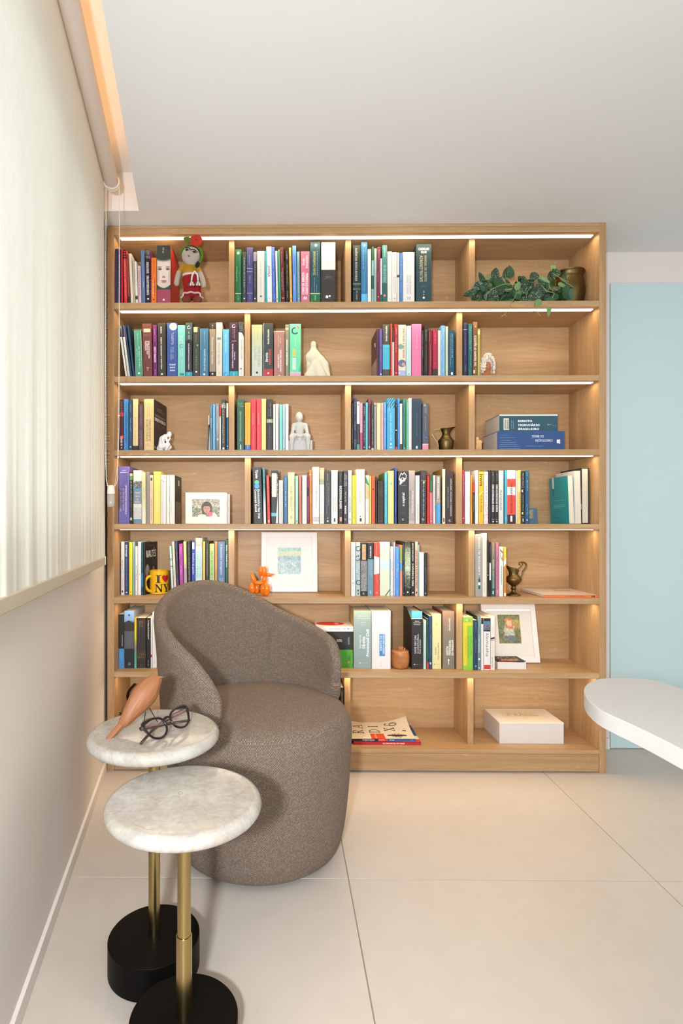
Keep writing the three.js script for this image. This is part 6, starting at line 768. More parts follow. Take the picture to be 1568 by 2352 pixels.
  stem([[1305, 648, .06], [1290, 640, .07], [1277, 633, .07], [1270, 628, .06]], .0013, stemM); stem([[1316, 660, .07], [1305, 652, .07], [1285, 640, .06]], .0013, stemM); stem([[1243, 655, .08], [1255, 668, .085], [1272, 674, .086], [1268, 684, .085]], .0015, stemM); stem([[1231, 690, .088], [1233, 706, .088], [1232, 714, .087], [1241, 726, .087]], .0012, dry); stem([[1232, 714, .087], [1222, 716, .087]], .0009, dry); stem([[1260, 645, .07], [1262, 660, .08], [1270, 668, .08]], .0012, stemM); stem([[1225, 652, .06], [1212, 668, .075], [1208, 684, .085]], .0012, stemM); stem([[1300, 640, .04], [1306, 650, .0], [1307, 650, -.045]], .0016, stemM);
}
// ivory abstract figure
{
  const { t, k, q } = figure(1, 560, 700, 5.6, 935, 912, D + .08, 'abstract_figurine', 'ivory stone figurine of a folded rounded body beside the green book', 'figurine', 470);
  const C = (a, b, r0, r1) => (p) => cap(p, q(...a), q(...b), r0 * k, r1 * k), z = .012;
  const g = sculpt([(p) => cap(p, q(893, 502), q(893, 512), 34 * k, 36 * k), C([893, 540], [893, 600], 16, 22), C([872, 568], [850, 640, .004], 20, 46), C([835, 655, .006], [880, 665, .012], 44, 52), C([918, 566], [1000, 690, .006], 18, 40), C([1000, 690, .004], [1030, 730, .004], 36, 44), C([900, 640, 0], [930, 740, 0], 60, 70), C([905, 752, z], [842, 880, z * 1.3], 52, 70), C([935, 760, z * 1.6], [985, 880, z * 2], 62, 74), C([1045, 742, .004], [1075, 880, .006], 42, 38), C([830, 700, 0], [860, 860, 0], 30, 60)], .010, .0022, [-.07, -.004, -.05], [.075, .16, .055]);
  const p = g.attributes.position; for (let i = 0; i < p.count; i++) if (p.getY(i) < .0004) p.setY(i, .0004); g.computeVertexNormals(); part('figure_body', g, mat('#d9d3bd', .7), t);
}
// clay head with white curls
{
  const { t, k, q } = figure(1, 830, 700, 4.9, 1410, 795, D + .075, 'clay_bust', 'small terracotta head with a mass of white clay curls, second shelf', 'figurine', 490), clay = mat('#b06a4a', .8), c0 = q(1400, 690, .02), bs = q(1395, 770, .01);
  const cap0 = sculpt([(p) => blob(p, q(1398, 690, .022), [38 * k, 62 * k, 30 * k]), (p) => cap(p, q(1395, 730, .012), q(1390, 785, .010), 34 * k, 50 * k), (p) => cap(p, q(1388, 672, .04), q(1384, 705, .044), 6 * k, 10 * k), (p) => cap(p, q(1370, 716, .036), q(1400, 718, .040), 7 * k, 7 * k)], .006, .0018, [-.05, -.004, -.03], [.05, .06, .07]);
  part('clay_face', cap0, clay, t); part('clay_base', rbox(110 * k, 14 * k, .035, .002, (1390 - 1410) * k, 7 * k, .010), clay, t);
  const curls = []; for (let i = 0; i < 330; i++) { const a = rr(-.55, Math.PI + .55), el_ = rr(-1.2, 1.2), rx = 80 * k * Math.cos(el_ * .7), ry = 128 * k, x = Math.cos(a) * rx * rr(.75, 1.02), y = Math.sin(a) * ry * rr(.7, 1.02) * (Math.cos(el_) * .35 + .65), fz = Math.sin(el_) * .030; if (Math.abs(x + 10 * k) < 34 * k && y < 50 * k && fz > .006) continue; const e = ell(0, 0, 0, 8 * k, 14 * k, 7 * k, 7); e.rotateZ(rr(-1.2, 1.2)); curls.push(e.translate(x + 4 * k, y + (795 - 655) * k - 20 * k, fz + .004)); }
  const core = ell(4 * k, (795 - 645) * k, -.002, 66 * k, 112 * k, .020, 20); const m = part('clay_curls', merge([...curls, core]), mat('#e3dacb', .8), t, 'mass of white curls'); m.userData.kind = 'stuff';
}
// small white seated figure, bent forward
{
  const { t, k, q } = figure(2, 250, 880, 5.2267, 660, 797, D + .085, 'seated_statuette', 'small white statuette of a bent seated figure, chin on hand', 'figurine', 588), C = (a, b, r0, r1) => (p) => cap(p, q(...a), q(...b), r0 * k, r1 * k);
  const g = sculpt([C([622, 735, 0], [640, 665, 0], 34, 36), C([640, 665, 0], [675, 640, .002], 34, 30), C([700, 625, .002], [724, 612, .004], 16, 24), (p) => blob(p, q(730, 615, .004), [25 * k, 30 * k, 24 * k]), C([690, 645, .012], [712, 700, .014], 16, 12), C([712, 700, .014], [738, 655, .008], 12, 9), C([650, 650, .014], [662, 712, .016], 14, 12), C([662, 712, .016], [720, 725, .012], 11, 8), C([625, 742, .010], [722, 722, .014], 26, 20), C([725, 722, .014], [688, 786, .016], 17, 11), C([628, 745, -.012], [728, 736, -.012], 24, 18), C([728, 736, -.012], [735, 745, -.012], 16, 12), C([730, 740, -.012], [690, 788, -.008], 14, 10), C([600, 755, 0], [625, 785, 0], 28, 34), C([595, 785, 0], [690, 792, 0], 16, 14)], .004, .0012, [-.04, -.003, -.025], [.045, .085, .03]);
  part('figure_body', g, mat('#e6e6e8', .6), t);
}
// grey boy on a cube
{
  const { t, k, q } = figure(2, 530, 880, 5.6, 890, 857, D + .10, 'boy_statuette', 'matte grey statuette of a boy sitting on a cube', 'figurine', 380), C = (a, b, r0, r1) => (p) => cap(p, q(...a), q(...b), r0 * k, r1 * k), gm = mat('#c9c9c4', .75);
  part('cube_seat', rbox(310 * k, 138 * k, .075, .0012, 0, 69 * k, -.012), mat('#c4c4c2', .7), t);
  const L = [(p) => blob(p, q(878, 428, .012), [47 * k, 50 * k, 50 * k]), (p) => blob(p, q(880, 455, .020), [36 * k, 46 * k, 36 * k]), C([880, 500, .008], [880, 530, .004], 22, 28), C([825, 535, .004], [938, 535, .004], 32, 32), C([880, 545, .004], [885, 640, -.002], 62, 52), C([885, 640, -.002], [885, 705, -.004], 52, 62), C([880, 468, .036], [880, 476, .038], 7, 8), C([838, 450, .012], [838, 462, .012], 7, 6), C([920, 450, .012], [920, 462, .012], 7, 6)];
  for (const s of [-1, 1]) { const X = (x) => 885 + s * x; L.push(C([X(78), 535, .002], [X(98), 640, .014], 27, 20), C([X(98), 640, .014], [X(22), 672, .046], 20, 14), C([X(22), 672, .046], [X(2), 680, .05], 15, 13), C([X(38), 700, 0], [X(100), 680, .042], 44, 34), C([X(100), 690, .042], [X(104), 830, .032], 32, 20), C([X(104), 842, .03], [X(108), 848, .05], 16, 14)); }
  part('boy_body', sculpt(L, .005, .0014, [-.06, .0005, -.04], [.06, .17, .07]), gm, t);
}
// brass milk jug
{
  const Z = D + .10, { t, k, q } = figure(2, 790, 880, 5.2267, 1222, 797, Z, 'brass_jug', 'small dull brass jug with looped handle, third shelf', 'jug', 530);
  const g = smoothLathe([[1, 0], [62, 1], [72, 20], [86, 60], [93, 105], [88, 130], [64, 155], [48, 180], [46, 205], [56, 235], [66, 250], [62, 250], [50, 232], [42, 200], [44, 180], [1, 160]].map(([r, y]) => [r * k, y * k]), 48, 100), p = g.attributes.position;
  for (let i = 0; i < p.count; i++) { const y = p.getY(i) / k; if (y > 190) { const f = (y - 190) / 60, x = p.getX(i) / k; if (x > 0) { p.setX(i, (x + f * f * x * .75) * k); p.setY(i, p.getY(i) + f * f * 18 * k * Math.max(0, x / 60)); p.setZ(i, p.getZ(i) * (1 - .35 * f * Math.max(0, x / 90))); } } }
  g.computeVertexNormals(); part('jug_body', g, M.oldBrass, t); part('handle', tube([q(1158, 565), q(1120, 555), q(1075, 565), q(1058, 590), q(1075, 630), q(1115, 680), q(1135, 735)], 5 * k, 40, 8), M.brass, t);
}
// tiny rounded clay figurine
{
  const { t, k, q } = figure(2, 1070, 880, 4.7515, 133, 724, D + .075, 'clay_figurine', 'tiny pale terracotta figurine of a rounded standing body', 'figurine', 590), B = (x, y, z, a, b, c) => (p) => blob(p, q(x, y, z), [a * k, b * k, c * k]);
  part('figure_body', sculpt([B(118, 608, .004, 19, 20, 19), B(118, 640, .008, 20, 20, 18), B(148, 640, .008, 20, 20, 18), B(134, 632, 0, 32, 18, 20), B(134, 668, .003, 34, 26, 28), B(118, 690, .002, 18, 22, 20), B(150, 690, .002, 18, 22, 20), (p) => cap(p, q(122, 700), q(126, 722), 13 * k, 8 * k), (p) => cap(p, q(146, 700), q(142, 722), 13 * k, 8 * k)], .003, .0010, [-.025, -.002, -.02], [.025, .06, .025]), mat('#d8ac74', .75), t);
}
// ------------------------------------------------------------------ prints that are flat in the room, computed as paint and photographs
function daub(g, x, y, w, h, n, cols, sz) { for (let i = 0; i < n; i++) { g.fillStyle = cols[Math.floor(rnd() * cols.length)]; g.globalAlpha = .55; g.beginPath(); g.ellipse(x + rnd() * w, y + rnd() * h, sz * rr(.5, 1.6), sz * rr(.25, .7), rnd() * 3, 0, 7); g.fill(); } g.globalAlpha = 1; }
const flat = (t, r = .7) => mat('#ffffff', r, { map: t });
// picture frames: an outer rail, a mount, a print and a pane
function pictureFrame(label, pos, W, H, rail, print, pw, ph, py, lean, yaw, mount) {
  const f = thing('picture_frame', label, 'picture frame', pos); f.rotation.order = 'YXZ'; f.rotation.y = yaw; f.rotation.x = -lean;
  const s = new THREE.Shape([[-W / 2, 0], [W / 2, 0], [W / 2, H], [-W / 2, H]].map((p) => new THREE.Vector2(...p))); s.holes.push(new THREE.Path([[-W / 2 + rail, rail], [-W / 2 + rail, H - rail], [W / 2 - rail, H - rail], [W / 2 - rail, rail]].map((p) => new THREE.Vector2(...p))));
  part('frame_rail', new THREE.ExtrudeGeometry(s, { depth: .012, bevelEnabled: true, bevelSize: .0012, bevelThickness: .0012, bevelOffset: -.0012, bevelSegments: 2 }), mat('#e6dedb', .4), f);
  part('mount', box(W - rail * 1.6, H - rail * 1.6, .003, 0, H / 2, .0035), mat(mount, .85), f);
  part('print', box(pw, ph, .0006, 0, py, .0055), flat(print), f); part('back_board', box(W - .006, H - .006, .002, 0, H / 2, .0005), mat('#8a7a66', .9), f);
  part('pane', box(W - rail * 1.8, H - rail * 1.8, .001, 0, H / 2, .0085), M.glass, f); return f;
}
{
  const sea = canvasTex(256, 288, (g, w, h) => { g.fillStyle = '#a9d0cc'; g.fillRect(0, 0, w, h); daub(g, 0, 0, w, 60, 260, ['#8fc4c6', '#a9d6cf', '#c4dfce'], 16); daub(g, 0, 45, w, 60, 200, ['#d5dcc0', '#dcd7bc', '#c3d8c8'], 14); daub(g, 0, 95, w, 60, 320, ['#9ab4cc', '#8aa4c4', '#a9c4cf', '#b9cfcc'], 11); daub(g, 0, 140, w, 148, 900, ['#a9c9cf', '#c4dcdc', '#8fb0c4', '#b4d0c8', '#dfe9e6', '#9ab0cc'], 12); });
  const p = onShelf(4, 530 + 752 / 5.6, 1300, 2.585); pictureFrame('white frame with a small pale blue painted landscape, behind the balloon dog', [p.x, p.y, p.z], .256, .272, .0235, sea, .107, .121, .141, .10, 0, '#eceae8');
  const girl = canvasTex(256, 320, (g, w, h) => { g.fillStyle = '#5a6a3c'; g.fillRect(0, 0, w, h); daub(g, 0, 0, w, h, 900, ['#4f6a3a', '#6f7a3c', '#3f5a44', '#8a8a4a', '#56704a', '#a08a4a'], 14); daub(g, 0, 190, w, 130, 420, ['#4a5a34', '#7a7a44', '#39502f', '#a0783c'], 16); daub(g, 150, 60, 100, 90, 130, ['#b08a4a', '#8fa05a', '#c9a45c'], 14); daub(g, 70, 130, 110, 120, 330, ['#c9c4b0', '#b5ac98', '#8fa0a4', '#d9cdb8'], 13); daub(g, 90, 40, 80, 110, 260, ['#c8763c', '#b0622f', '#d8945c'], 12); daub(g, 105, 70, 50, 50, 150, ['#e6c4a4', '#dcb08c'], 10); daub(g, 60, 240, 130, 50, 160, ['#5a6a6c', '#46565c', '#7a8a80'], 12); });
  const e = onShelf(5, 1050 + 560 / 4.48, 1450, 2.552), W = .245; pictureFrame('white leaning frame with a small green and orange painting, sixth shelf', [e.x, e.y + .0006, e.z], W, .262, .0215, girl, .099, .128, .148, .225, 0, '#dcd8d0');
  const kid = canvasTex(320, 208, (g, w, h) => { g.fillStyle = '#c9bfa4'; g.fillRect(0, 0, w, h); daub(g, 0, 0, w, 120, 420, ['#d9cdb0', '#8a8064', '#5f5a48', '#e9e0c8'], 9); daub(g, 0, 90, w, 118, 700, ['#3a4a30', '#5a6a44', '#8f9474', '#2c3826', '#dcd8c0'], 9); g.fillStyle = '#4a2c24'; g.beginPath(); g.ellipse(168, 96, 62, 68, 0, 0, 7); g.fill(); g.fillRect(112, 96, 30, 90); g.fillRect(196, 96, 32, 90); g.fillStyle = '#c98a74'; g.beginPath(); g.ellipse(168, 112, 40, 50, 0, 0, 7); g.fill(); g.fillStyle = '#3a2420'; g.fillRect(128, 62, 80, 20); g.beginPath(); g.ellipse(152, 106, 6, 4, 0, 0, 7); g.ellipse(184, 106, 6, 4, 0, 0, 7); g.fill(); g.fillStyle = '#a05a50'; g.beginPath(); g.ellipse(168, 138, 13, 5, 0, 0, 7); g.fill(); g.fillStyle = '#e0d4bc'; g.beginPath(); g.ellipse(110, 200, 46, 26, 0, 0, 7); g.ellipse(250, 196, 40, 30, 0, 0, 7); g.fill(); g.fillStyle = '#d8507a'; g.beginPath(); g.arc(206, 176, 28, 0, 7); g.fill(); daub(g, 182, 152, 48, 46, 60, ['#e8779a', '#c03a64'], 8); });
  const Z = D + .075, k = Z / F / 4.9, b = thing('photo_frame', 'white block photo frame with a picture of a long-haired child', 'photo frame', onShelf(3, 250 + 1092 / 4.9, 1150, Z));
  const fs = new THREE.Shape([[-232, 0], [232, 0], [232, 352], [-232, 352]].map(([x, y]) => new THREE.Vector2(x * k, y * k))); fs.holes.push(new THREE.Path([[-157, 78], [-157, 277], [153, 277], [153, 78]].map(([x, y]) => new THREE.Vector2(x * k, y * k))));
  part('frame_front', new THREE.ExtrudeGeometry(fs, { depth: .007, bevelEnabled: true, bevelSize: .0006, bevelThickness: .0006, bevelOffset: -.0006, bevelSegments: 1 }).translate(0, .0003, -.008), mat('#e9e5dd', .5), b);
  part('print', box(312 * k, 201 * k, .0008, -2 * k, 177.5 * k, -.0085), flat(kid, .4), b); part('frame_block', rbox(464 * k, 345 * k, .022, .001, 9 * k, 172.5 * k, -.0205), mat('#e3ded6', .5), b); part('easel_back', rbox(464 * k, 340 * k, .006, .001, 30 * k, 170 * k, -.036), mat('#dcd8d2', .5), b);
}
// blue postcard leaning in the corner of the row
{
  const face = canvasTex(160, 320, (g, w, h) => { g.fillStyle = '#3a5a78'; g.fillRect(0, 0, w, h); daub(g, 0, 0, w, h, 500, ['#3f6484', '#34526e', '#4a7090', '#2c4864'], 12); daub(g, 10, 60, 80, 150, 160, ['#b58a5c', '#c4a070', '#8a6a44', '#a07a50'], 12); daub(g, 0, 30, 100, 40, 60, ['#7a8a7c', '#b5b09a', '#5f7a84'], 11); });
  const Z = D + .14, k = Z / F / 4.48, c = thing('postcard', 'small blue painted postcard leaning against the end book, fourth shelf', 'postcard', onShelf(3, 1050 + 780 / 4.48, 1150, Z)); c.rotation.set(-.12, -.12, 0); part('card', box(82 * k, 160 * k, .0008, 0, 80 * k, 0), flat(face, .5), c);
}
// ------------------------------------------------------------------ yellow mug
{
  const { t, k, q } = figure(4, 250, 1210, 5.2267, 603, 804, D + .14, 'mug', 'yellow ceramic mug printed with black letters and a red heart', 'mug'), R = 113 * k, H = 280 * k;
  const print = canvasTex(1024, 512, (g, w, h) => { g.fillStyle = '#e8b21e'; g.fillRect(0, 0, w, h); const cx = 690, s = 1024 / (2 * Math.PI * 113) ; g.fillStyle = '#1c1712'; g.font = 'bold 268px serif'; g.textAlign = 'center'; g.textBaseline = 'alphabetic'; g.save(); g.translate(cx - 92, 262); g.scale(1, .92); g.fillText('I', 0, 0); g.restore(); g.save(); g.translate(cx - 18, 470); g.scale(.72, .92); g.fillText('NY', 0, 0); g.restore(); g.fillStyle = '#c01c22'; const hx = cx + 42, hy = 165; g.beginPath(); g.moveTo(hx, hy + 92); g.bezierCurveTo(hx - 95, hy + 20, hx - 85, hy - 75, hx - 35, hy - 75); g.bezierCurveTo(hx - 10, hy - 75, hx, hy - 55, hx, hy - 42); g.bezierCurveTo(hx, hy - 55, hx + 10, hy - 75, hx + 35, hy - 75); g.bezierCurveTo(hx + 85, hy - 75, hx + 95, hy + 20, hx, hy + 92); g.fill(); });
  const wall = new THREE.CylinderGeometry(R, R, H - .004, 64, 1, true).rotateY(-3.535).translate(0, H / 2, 0); part('mug_body', wall, mat('#ffffff', .2, { map: print }), t, 'yellow wall with print'); const ym = mat('#e8b21e', .2);
  part('mug_inside', lathe([[R - .0006, .0021], [R - .003, .0004], [.0001, .0004], [.0001, .005], [R - .004, .006], [R - .0038, H - .004], [R - .002, H], [R, H - .0022]], 64), ym, t); part('handle', tube([[95, 212], [140, 210], [182, 165], [182, 105], [140, 45], [95, 38]].map(([x, y]) => [-x * k * .75, y * k, x * k * .66]), 17 * k, 40, 12), ym, t);
}
// ------------------------------------------------------------------ orange balloon dog
{
  const { t, k, q } = figure(4, 530, 1210, 5.6, 385, 852, D + .07, 'balloon_dog', 'glossy orange balloon dog ornament in front of the white frame', 'ornament'), om = mat('#f07a16', .15, { clearcoat: .6 });
  t.position.y += .0015; const lobe = (n, x, y, z, a, b, rot) => part(n, ell(0, 0, 0, a * 1.16 * k, b * 1.04 * k, a * 1.16 * k, 24).rotateZ(rot).translate(...q(x, y, z)), om, t);
  lobe('leg', 275, 762, .014, 34, 74, .06); lobe('leg', 330, 768, -.006, 32, 70, -.04); lobe('leg', 418, 775, .004, 38, 78, .12); lobe('leg', 462, 772, .018, 38, 80, -.06); lobe('belly', 362, 690, .006, 58, 27, 0); lobe('neck', 432, 648, .006, 32, 50, -.1); lobe('ear', 388, 545, -.004, 28, 66, -.08); lobe('ear', 430, 540, .016, 28, 66, -.16); lobe('tail', 290, 640, .006, 26, 62, .38);
  part('tail_tip', taper([q(278, 600, .006), q(268, 560, .006), q(262, 540, .006)], [10 * k, 8 * k, 2 * k], 8, 8), om, t); part('muzzle', ell(0, 0, 0, 46 * k, 26 * k, 26 * k, 20).rotateZ(-.08).translate(...q(485, 587, .006)), om, t); part('nose', merge([ell(...q(532, 580, .006), 14 * k, 11 * k, 11 * k, 12), ell(...q(552, 578, .006), 9 * k, 5 * k, 5 * k, 10)]), om, t);
}
// ------------------------------------------------------------------ brass ewer
{
  const { t, k, q } = figure(4, 1060, 1210, 4.6118, 548, 722, D + .085, 'brass_ewer', 'tall brass ewer with scrolled handle on a round foot', 'jug');
  const g = smoothLathe([[1, 0], [66, 1], [64, 14], [40, 26], [22, 42], [20, 62], [30, 72], [22, 84], [24, 100], [50, 122], [72, 148], [80, 172], [70, 196], [52, 212], [46, 228], [50, 258], [58, 290], [54, 290], [44, 256], [40, 228], [1, 215]].map(([r, y]) => [r * k, y * k]), 48, 120), p = g.attributes.position;
  for (let i = 0; i < p.count; i++) { const y = p.getY(i) / k; if (y > 240) { const f = (y - 240) / 50, x = -p.getX(i) / k; if (x > 0) { p.setX(i, -(x + f * f * x * .55) * k); p.setY(i, p.getY(i) + f * f * 22 * k * (x / 50)); p.setZ(i, p.getZ(i) * (1 - .4 * f * Math.min(1, x / 60))); } else p.setY(i, p.getY(i) - f * 26 * k * Math.min(1, -x / 50)); } }
  g.computeVertexNormals(); part('ewer_body', g, mat('#76613a', .42, { metalness: 1 }), t);
  part('handle', tube([q(585, 455), q(605, 435), q(640, 400), q(635, 376), q(612, 372), q(605, 392), q(620, 402)], 6 * k, 30, 8), M.oldBrass, t); part('handle_scroll', taper([q(612, 374), q(645, 368), q(678, 392), q(674, 430), q(645, 470), q(636, 505), q(622, 535), q(605, 548)], [6 * k, 8 * k, 9 * k, 8 * k, 7 * k, 6 * k, 5 * k], 50, 10), M.oldBrass, t);
}
// ------------------------------------------------------------------ books lying flat: the spine faces the room
function flatBook(label, row, u0, u1, Z, y, thick, depth, spine, cover, o = {}) {
  const L = PX(u0, 1100, Z), R = PX(u1, 1100, Z), w = R.x - L.x, b = thing('book', label, 'book', [(L.x + R.x) / 2, ROWS[row][1] + .0004 + y, -Z], 'books lying flat'); b.rotation.y = o.yaw || 0;
  const c = cell(w / .00188 * K, thick / .00188 * K + 2); drawSpec(c, spine); const t = .0016;
  const fit = (g, cc) => { const uv = g.attributes.uv; for (let i = 0; i < uv.count; i++) uv.setXY(i, ...(cc ? UVc(cc, uv.getX(i), uv.getY(i)) : UVsw(c))); return g; };
  const cv = [fit(new THREE.PlaneGeometry(w, thick).translate(0, thick / 2, .0002), c), fit(box(w, thick, t, 0, thick / 2, -t / 2)), fit(box(w, t, depth, 0, t / 2, -depth / 2))]; part('cover', merge(cv), c.a.mat, b);
  part('pages', (() => { const g = box(w - .003, thick - 2 * t, depth - t - .002, 0, thick / 2, -t - (depth - t - .002) / 2), uv = g.attributes.uv; for (let i = 0; i < uv.count; i++) { const [a, d] = [uv.getX(i), uv.getY(i)]; uv.setXY(i, d * thick * 30, a); } return g; })(), o.pages || M.paper, b);
  const n = 14, g = new THREE.BoxGeometry(w, t, depth, n, 1, n).translate(0, thick - t / 2, -depth / 2), p = g.attributes.position, uv = g.attributes.uv;
  for (let i = 0; i < p.count; i++) { const x = p.getX(i) / w + .5, z = -p.getZ(i) / depth; uv.setXY(i, x, z); if (o.lift) p.setY(i, p.getY(i) + o.lift(x, z)); } g.computeVertexNormals(); part('front_cover', g, cover, b); return b;
}
flatBook('teal hardback lying flat on the blue volume, white block title', 2, 1146.5, 1280, D + .068, .0864, .0725, .17, '#1d4a5a;b 0 .08 #dfe2e2;r .07 .22 .165 .92 #c9c4b8;u .3 .85 .1 .03 #33424c b Aliomar;u .3 .85 .14 .03 #33424c b Baleeiro;j .3 .85 .21 .02 #e6ecee;j .3 .85 .24 .02 #e6ecee;h .38 .44 .25 .036 #f7f8f8 b DIREITO;h .62 .508 .38 .036 #f7f8f8 b TRIBUTÁRIO;h .85 .5 .365 .036 #f7f8f8 b BRASILEIRO;k .6 .86 .07 .03 #eee;k .66 .95 .05 .02 #9fb4bc', mat('#1d4a5a', .5), { pages: mat('#cfcac6', .8) });
flatBook('blue law book lying flat under the teal hardback, upside-down title', 2, 1141.5, 1296, D + .062, 0, .086, .175, '#24497f;k .2 .12 .15 .008 #c9d4e8;k .32 .16 .25 .012 #dfe6f2;k .45 .12 .15 .008 #c9d4e8;k .56 .16 .25 .012 #dfe6f2;k .66 .17 .27 .012 #dfe6f2;k .76 .18 .3 .012 #dfe6f2;k .86 .19 .3 .012 #dfe6f2;k .74 .55 .26 .016 #c9d4e8;r .885 .42 .92 .6 #eef1f6;r .925 .4 .935 .64 #eef1f6', mat('#24497f', .5), { pages: mat('#cdc8c8', .8) }).children[0].parent.traverse(() => {});
{ // upside-down title on the blue volume's spine
  const b = scene.children.findLast((o) => o.name.startsWith('book') && o.userData.label.startsWith('blue law book lying')), t = canvasTex(512, 128, (g, w, h) => { g.fillStyle = '#24497f'; g.fillRect(0, 0, w, h); g.translate(w, h); g.rotate(0); g.scale(-1, -1); g.fillStyle = '#f1f4fa'; g.font = '44px sans-serif'; g.fillText('CONSTITUIÇÃO', 20, 62, 440); g.fillText('DO BRASIL', 176, 116, 300); g.font = '28px serif'; });
  part('spine_title', box(.125, .042, .0006, .035, .052, .0006), flat(t, .5), b);
}
const marksTex = (bg, fn) => canvasTex(512, 512, (g, w, h) => { g.fillStyle = bg; g.fillRect(0, 0, w, h); fn(g, w, h); });
flatBook('large flat art book with an orange spine at the end panel', 4, 1249.5, 1373, D + .012, 0, .0122, .232, '#e0743a;k .5 .16 .22 .014 #6a2c10;k .5 .58 .4 .03 #3a1a0c;r .88 .25 .9 .75 #3a1a0c;r .91 .25 .94 .75 #3a1a0c', flat(marksTex('#dfd0bd', (g) => { daub(g, 40, 60, 260, 260, 120, ['#d8bca4', '#d4b49a', '#e4d4c2'], 16); g.fillStyle = '#4a2c26'; g.fillRect(200, 60, 150, 7); g.fillRect(260, 30, 130, 5); g.fillStyle = '#b05a48'; g.fillRect(260, 150, 170, 26); g.fillStyle = '#5a3a34'; g.fillRect(255, 190, 200, 5); })), { pages: mat('#d5cfd0', .8) });
flatBook('white flat book topping the stack beside the chair, red oval on cover', 5, 726, 811, D + .075, .157, .0215, .14, '#e6e3e6;k .62 .5 .28 .03 #3a3a3c;k .35 .5 .28 .03 #3a3a3c;c .45 .76 .012 #c8404a;c .45 .86 .014 #222;k .45 .92 .08 .02 #444', flat(marksTex('#e4ddd4', (g) => { g.fillStyle = '#d8382a'; g.beginPath(); g.ellipse(210, 240, 200, 170, 0, 0, 7); g.fill(); g.save(); g.translate(330, 240); g.rotate(-Math.PI / 2); g.fillStyle = '#f1d9d2'; g.font = 'bold 80px sans-serif'; g.textAlign = 'center'; g.fillText('OAB', 0, 0); g.restore(); g.fillStyle = '#c4604a'; g.fillRect(440, 100, 20, 30); g.fillRect(460, 260, 26, 16); })));
flatBook('thick black flat book between the white and green volumes', 5, 728, 810.5, D + .078, .0785, .078, .14, '#211f1f;h .5 .62 .16 .07 #e3e0dc b CENTRAL;u .3 .72 .88 .05 #bdbab6 n RUMPEL', mat('#211f1f', .5)); flatBook('thick green flat book at the foot of the stack', 5, 730, 810, D + .076, 0, .0782, .14, '#4aa32c;u .3 .62 .9 .05 #1f3a12 b TEBUS;c .68 .885 .03 #d88a3a', mat('#4aa32c', .5));
flatBook('red spined book lying under the cream school book', 6, 812, 966.5, D + .045, 0, .0128, .2, '#b8202a;h .5 .595 .33 .022 #fbe9e6 b OS ENCANTOS DE PARIS;k .5 .95 .03 .01 #e8b0b0', flat(marksTex('#8f2a36', (g) => { g.fillStyle = '#33457e'; g.fillRect(380, 0, 132, 330); g.fillStyle = '#c8402c'; g.fillRect(380, 430, 132, 82); g.fillStyle = '#dcd8d0'; g.fillRect(380, 330, 132, 100); })));
flatBook('cream school book with big black letters and lobster print', 6, 806, 955, D + .053, .0132, .0098, .2, '#2f5f90;r 0 0 .42 1 #211d1c;r .42 0 .56 1 #d8402c;h .5 .27 .19 .02 #eee b Projeto Radix;h .5 .47 .1 .018 #f1c8b8 b História;h .5 .63 .07 .02 #e6eef4 b 6º ano;k .5 .94 .03 .02 #dfe8f0', flat(canvasTex(1024, 768, (g, w, h) => {
  g.fillStyle = '#eadcc0'; g.fillRect(0, 0, w, h); g.textAlign = 'center'; g.textBaseline = 'middle';
  const L = (c, x, y, s, col, f = 'serif') => { g.save(); g.translate(x, h - y); g.rotate(-Math.PI / 2); g.font = s + 'px ' + f; g.fillStyle = col || '#1d1712'; g.fillText(c, 0, 0); g.restore(); };
  L('R', 150, 300, 250); L('A', 170, 540, 230); L('D', 420, 340, 240); L('I', 430, 560, 220); L('X', 680, 420, 240); L('6', 730, 620, 280, '#33525a'); g.fillStyle = '#dd4a26'; g.fillRect(330, h - 230, 220, 230); L('HISTÓRIA', 410, 116, 46, '#f7dccb', 'sans-serif');
  g.save(); g.translate(0, h); g.scale(1, -1); g.fillStyle = '#2a2018'; for (let i = 0; i < 10; i++) { g.beginPath(); g.ellipse(620 + i * 30, 150 + Math.sin(i) * 6, 22, 26 + 18 * Math.sin(i * .33), 0, 0, 7); g.fill(); } g.lineWidth = 9; g.strokeStyle = '#2a2018'; for (const s of [-1, 1]) { g.beginPath(); g.ellipse(760, 150 + s * 70, 46, 26, s * .4, 0, 7); g.stroke(); for (let i = 0; i < 4; i++) { g.beginPath(); g.moveTo(700 + i * 40, 150); g.lineTo(690 + i * 44, 150 + s * 62); g.stroke(); } } g.fillRect(880, 340, 26, 34); g.fillRect(915, 330, 20, 40); g.restore();
})), { lift: (x, z) => .030 * Math.pow(Math.max(0, z - .25) / .75, 2) * Math.pow(Math.max(0, x - .55) / .45, 1.5) + .012 * Math.pow(Math.max(0, .35 - x) / .35, 2) * z * z });
flatBook('worn paperback lying with its fore-edge outward by the leaning frame', 5, 1143, 1207, D + .062, 0, .029, .12, '#e0ddd6', flat(marksTex('#2a2522', (g) => { daub(g, 100, 80, 360, 330, 160, ['#d89a4a', '#c8503a', '#e3d4b0', '#3a4a3c'], 22); g.fillStyle = '#d83a2c'; g.fillRect(40, 420, 300, 50); g.fillStyle = '#e6dcc8'; g.fillRect(120, 330, 300, 40); })), { lift: (x, z) => .006 * Math.pow(1 - z, 2) * x, yaw: -.06, pages: mat('#cfcdd0', .8) });
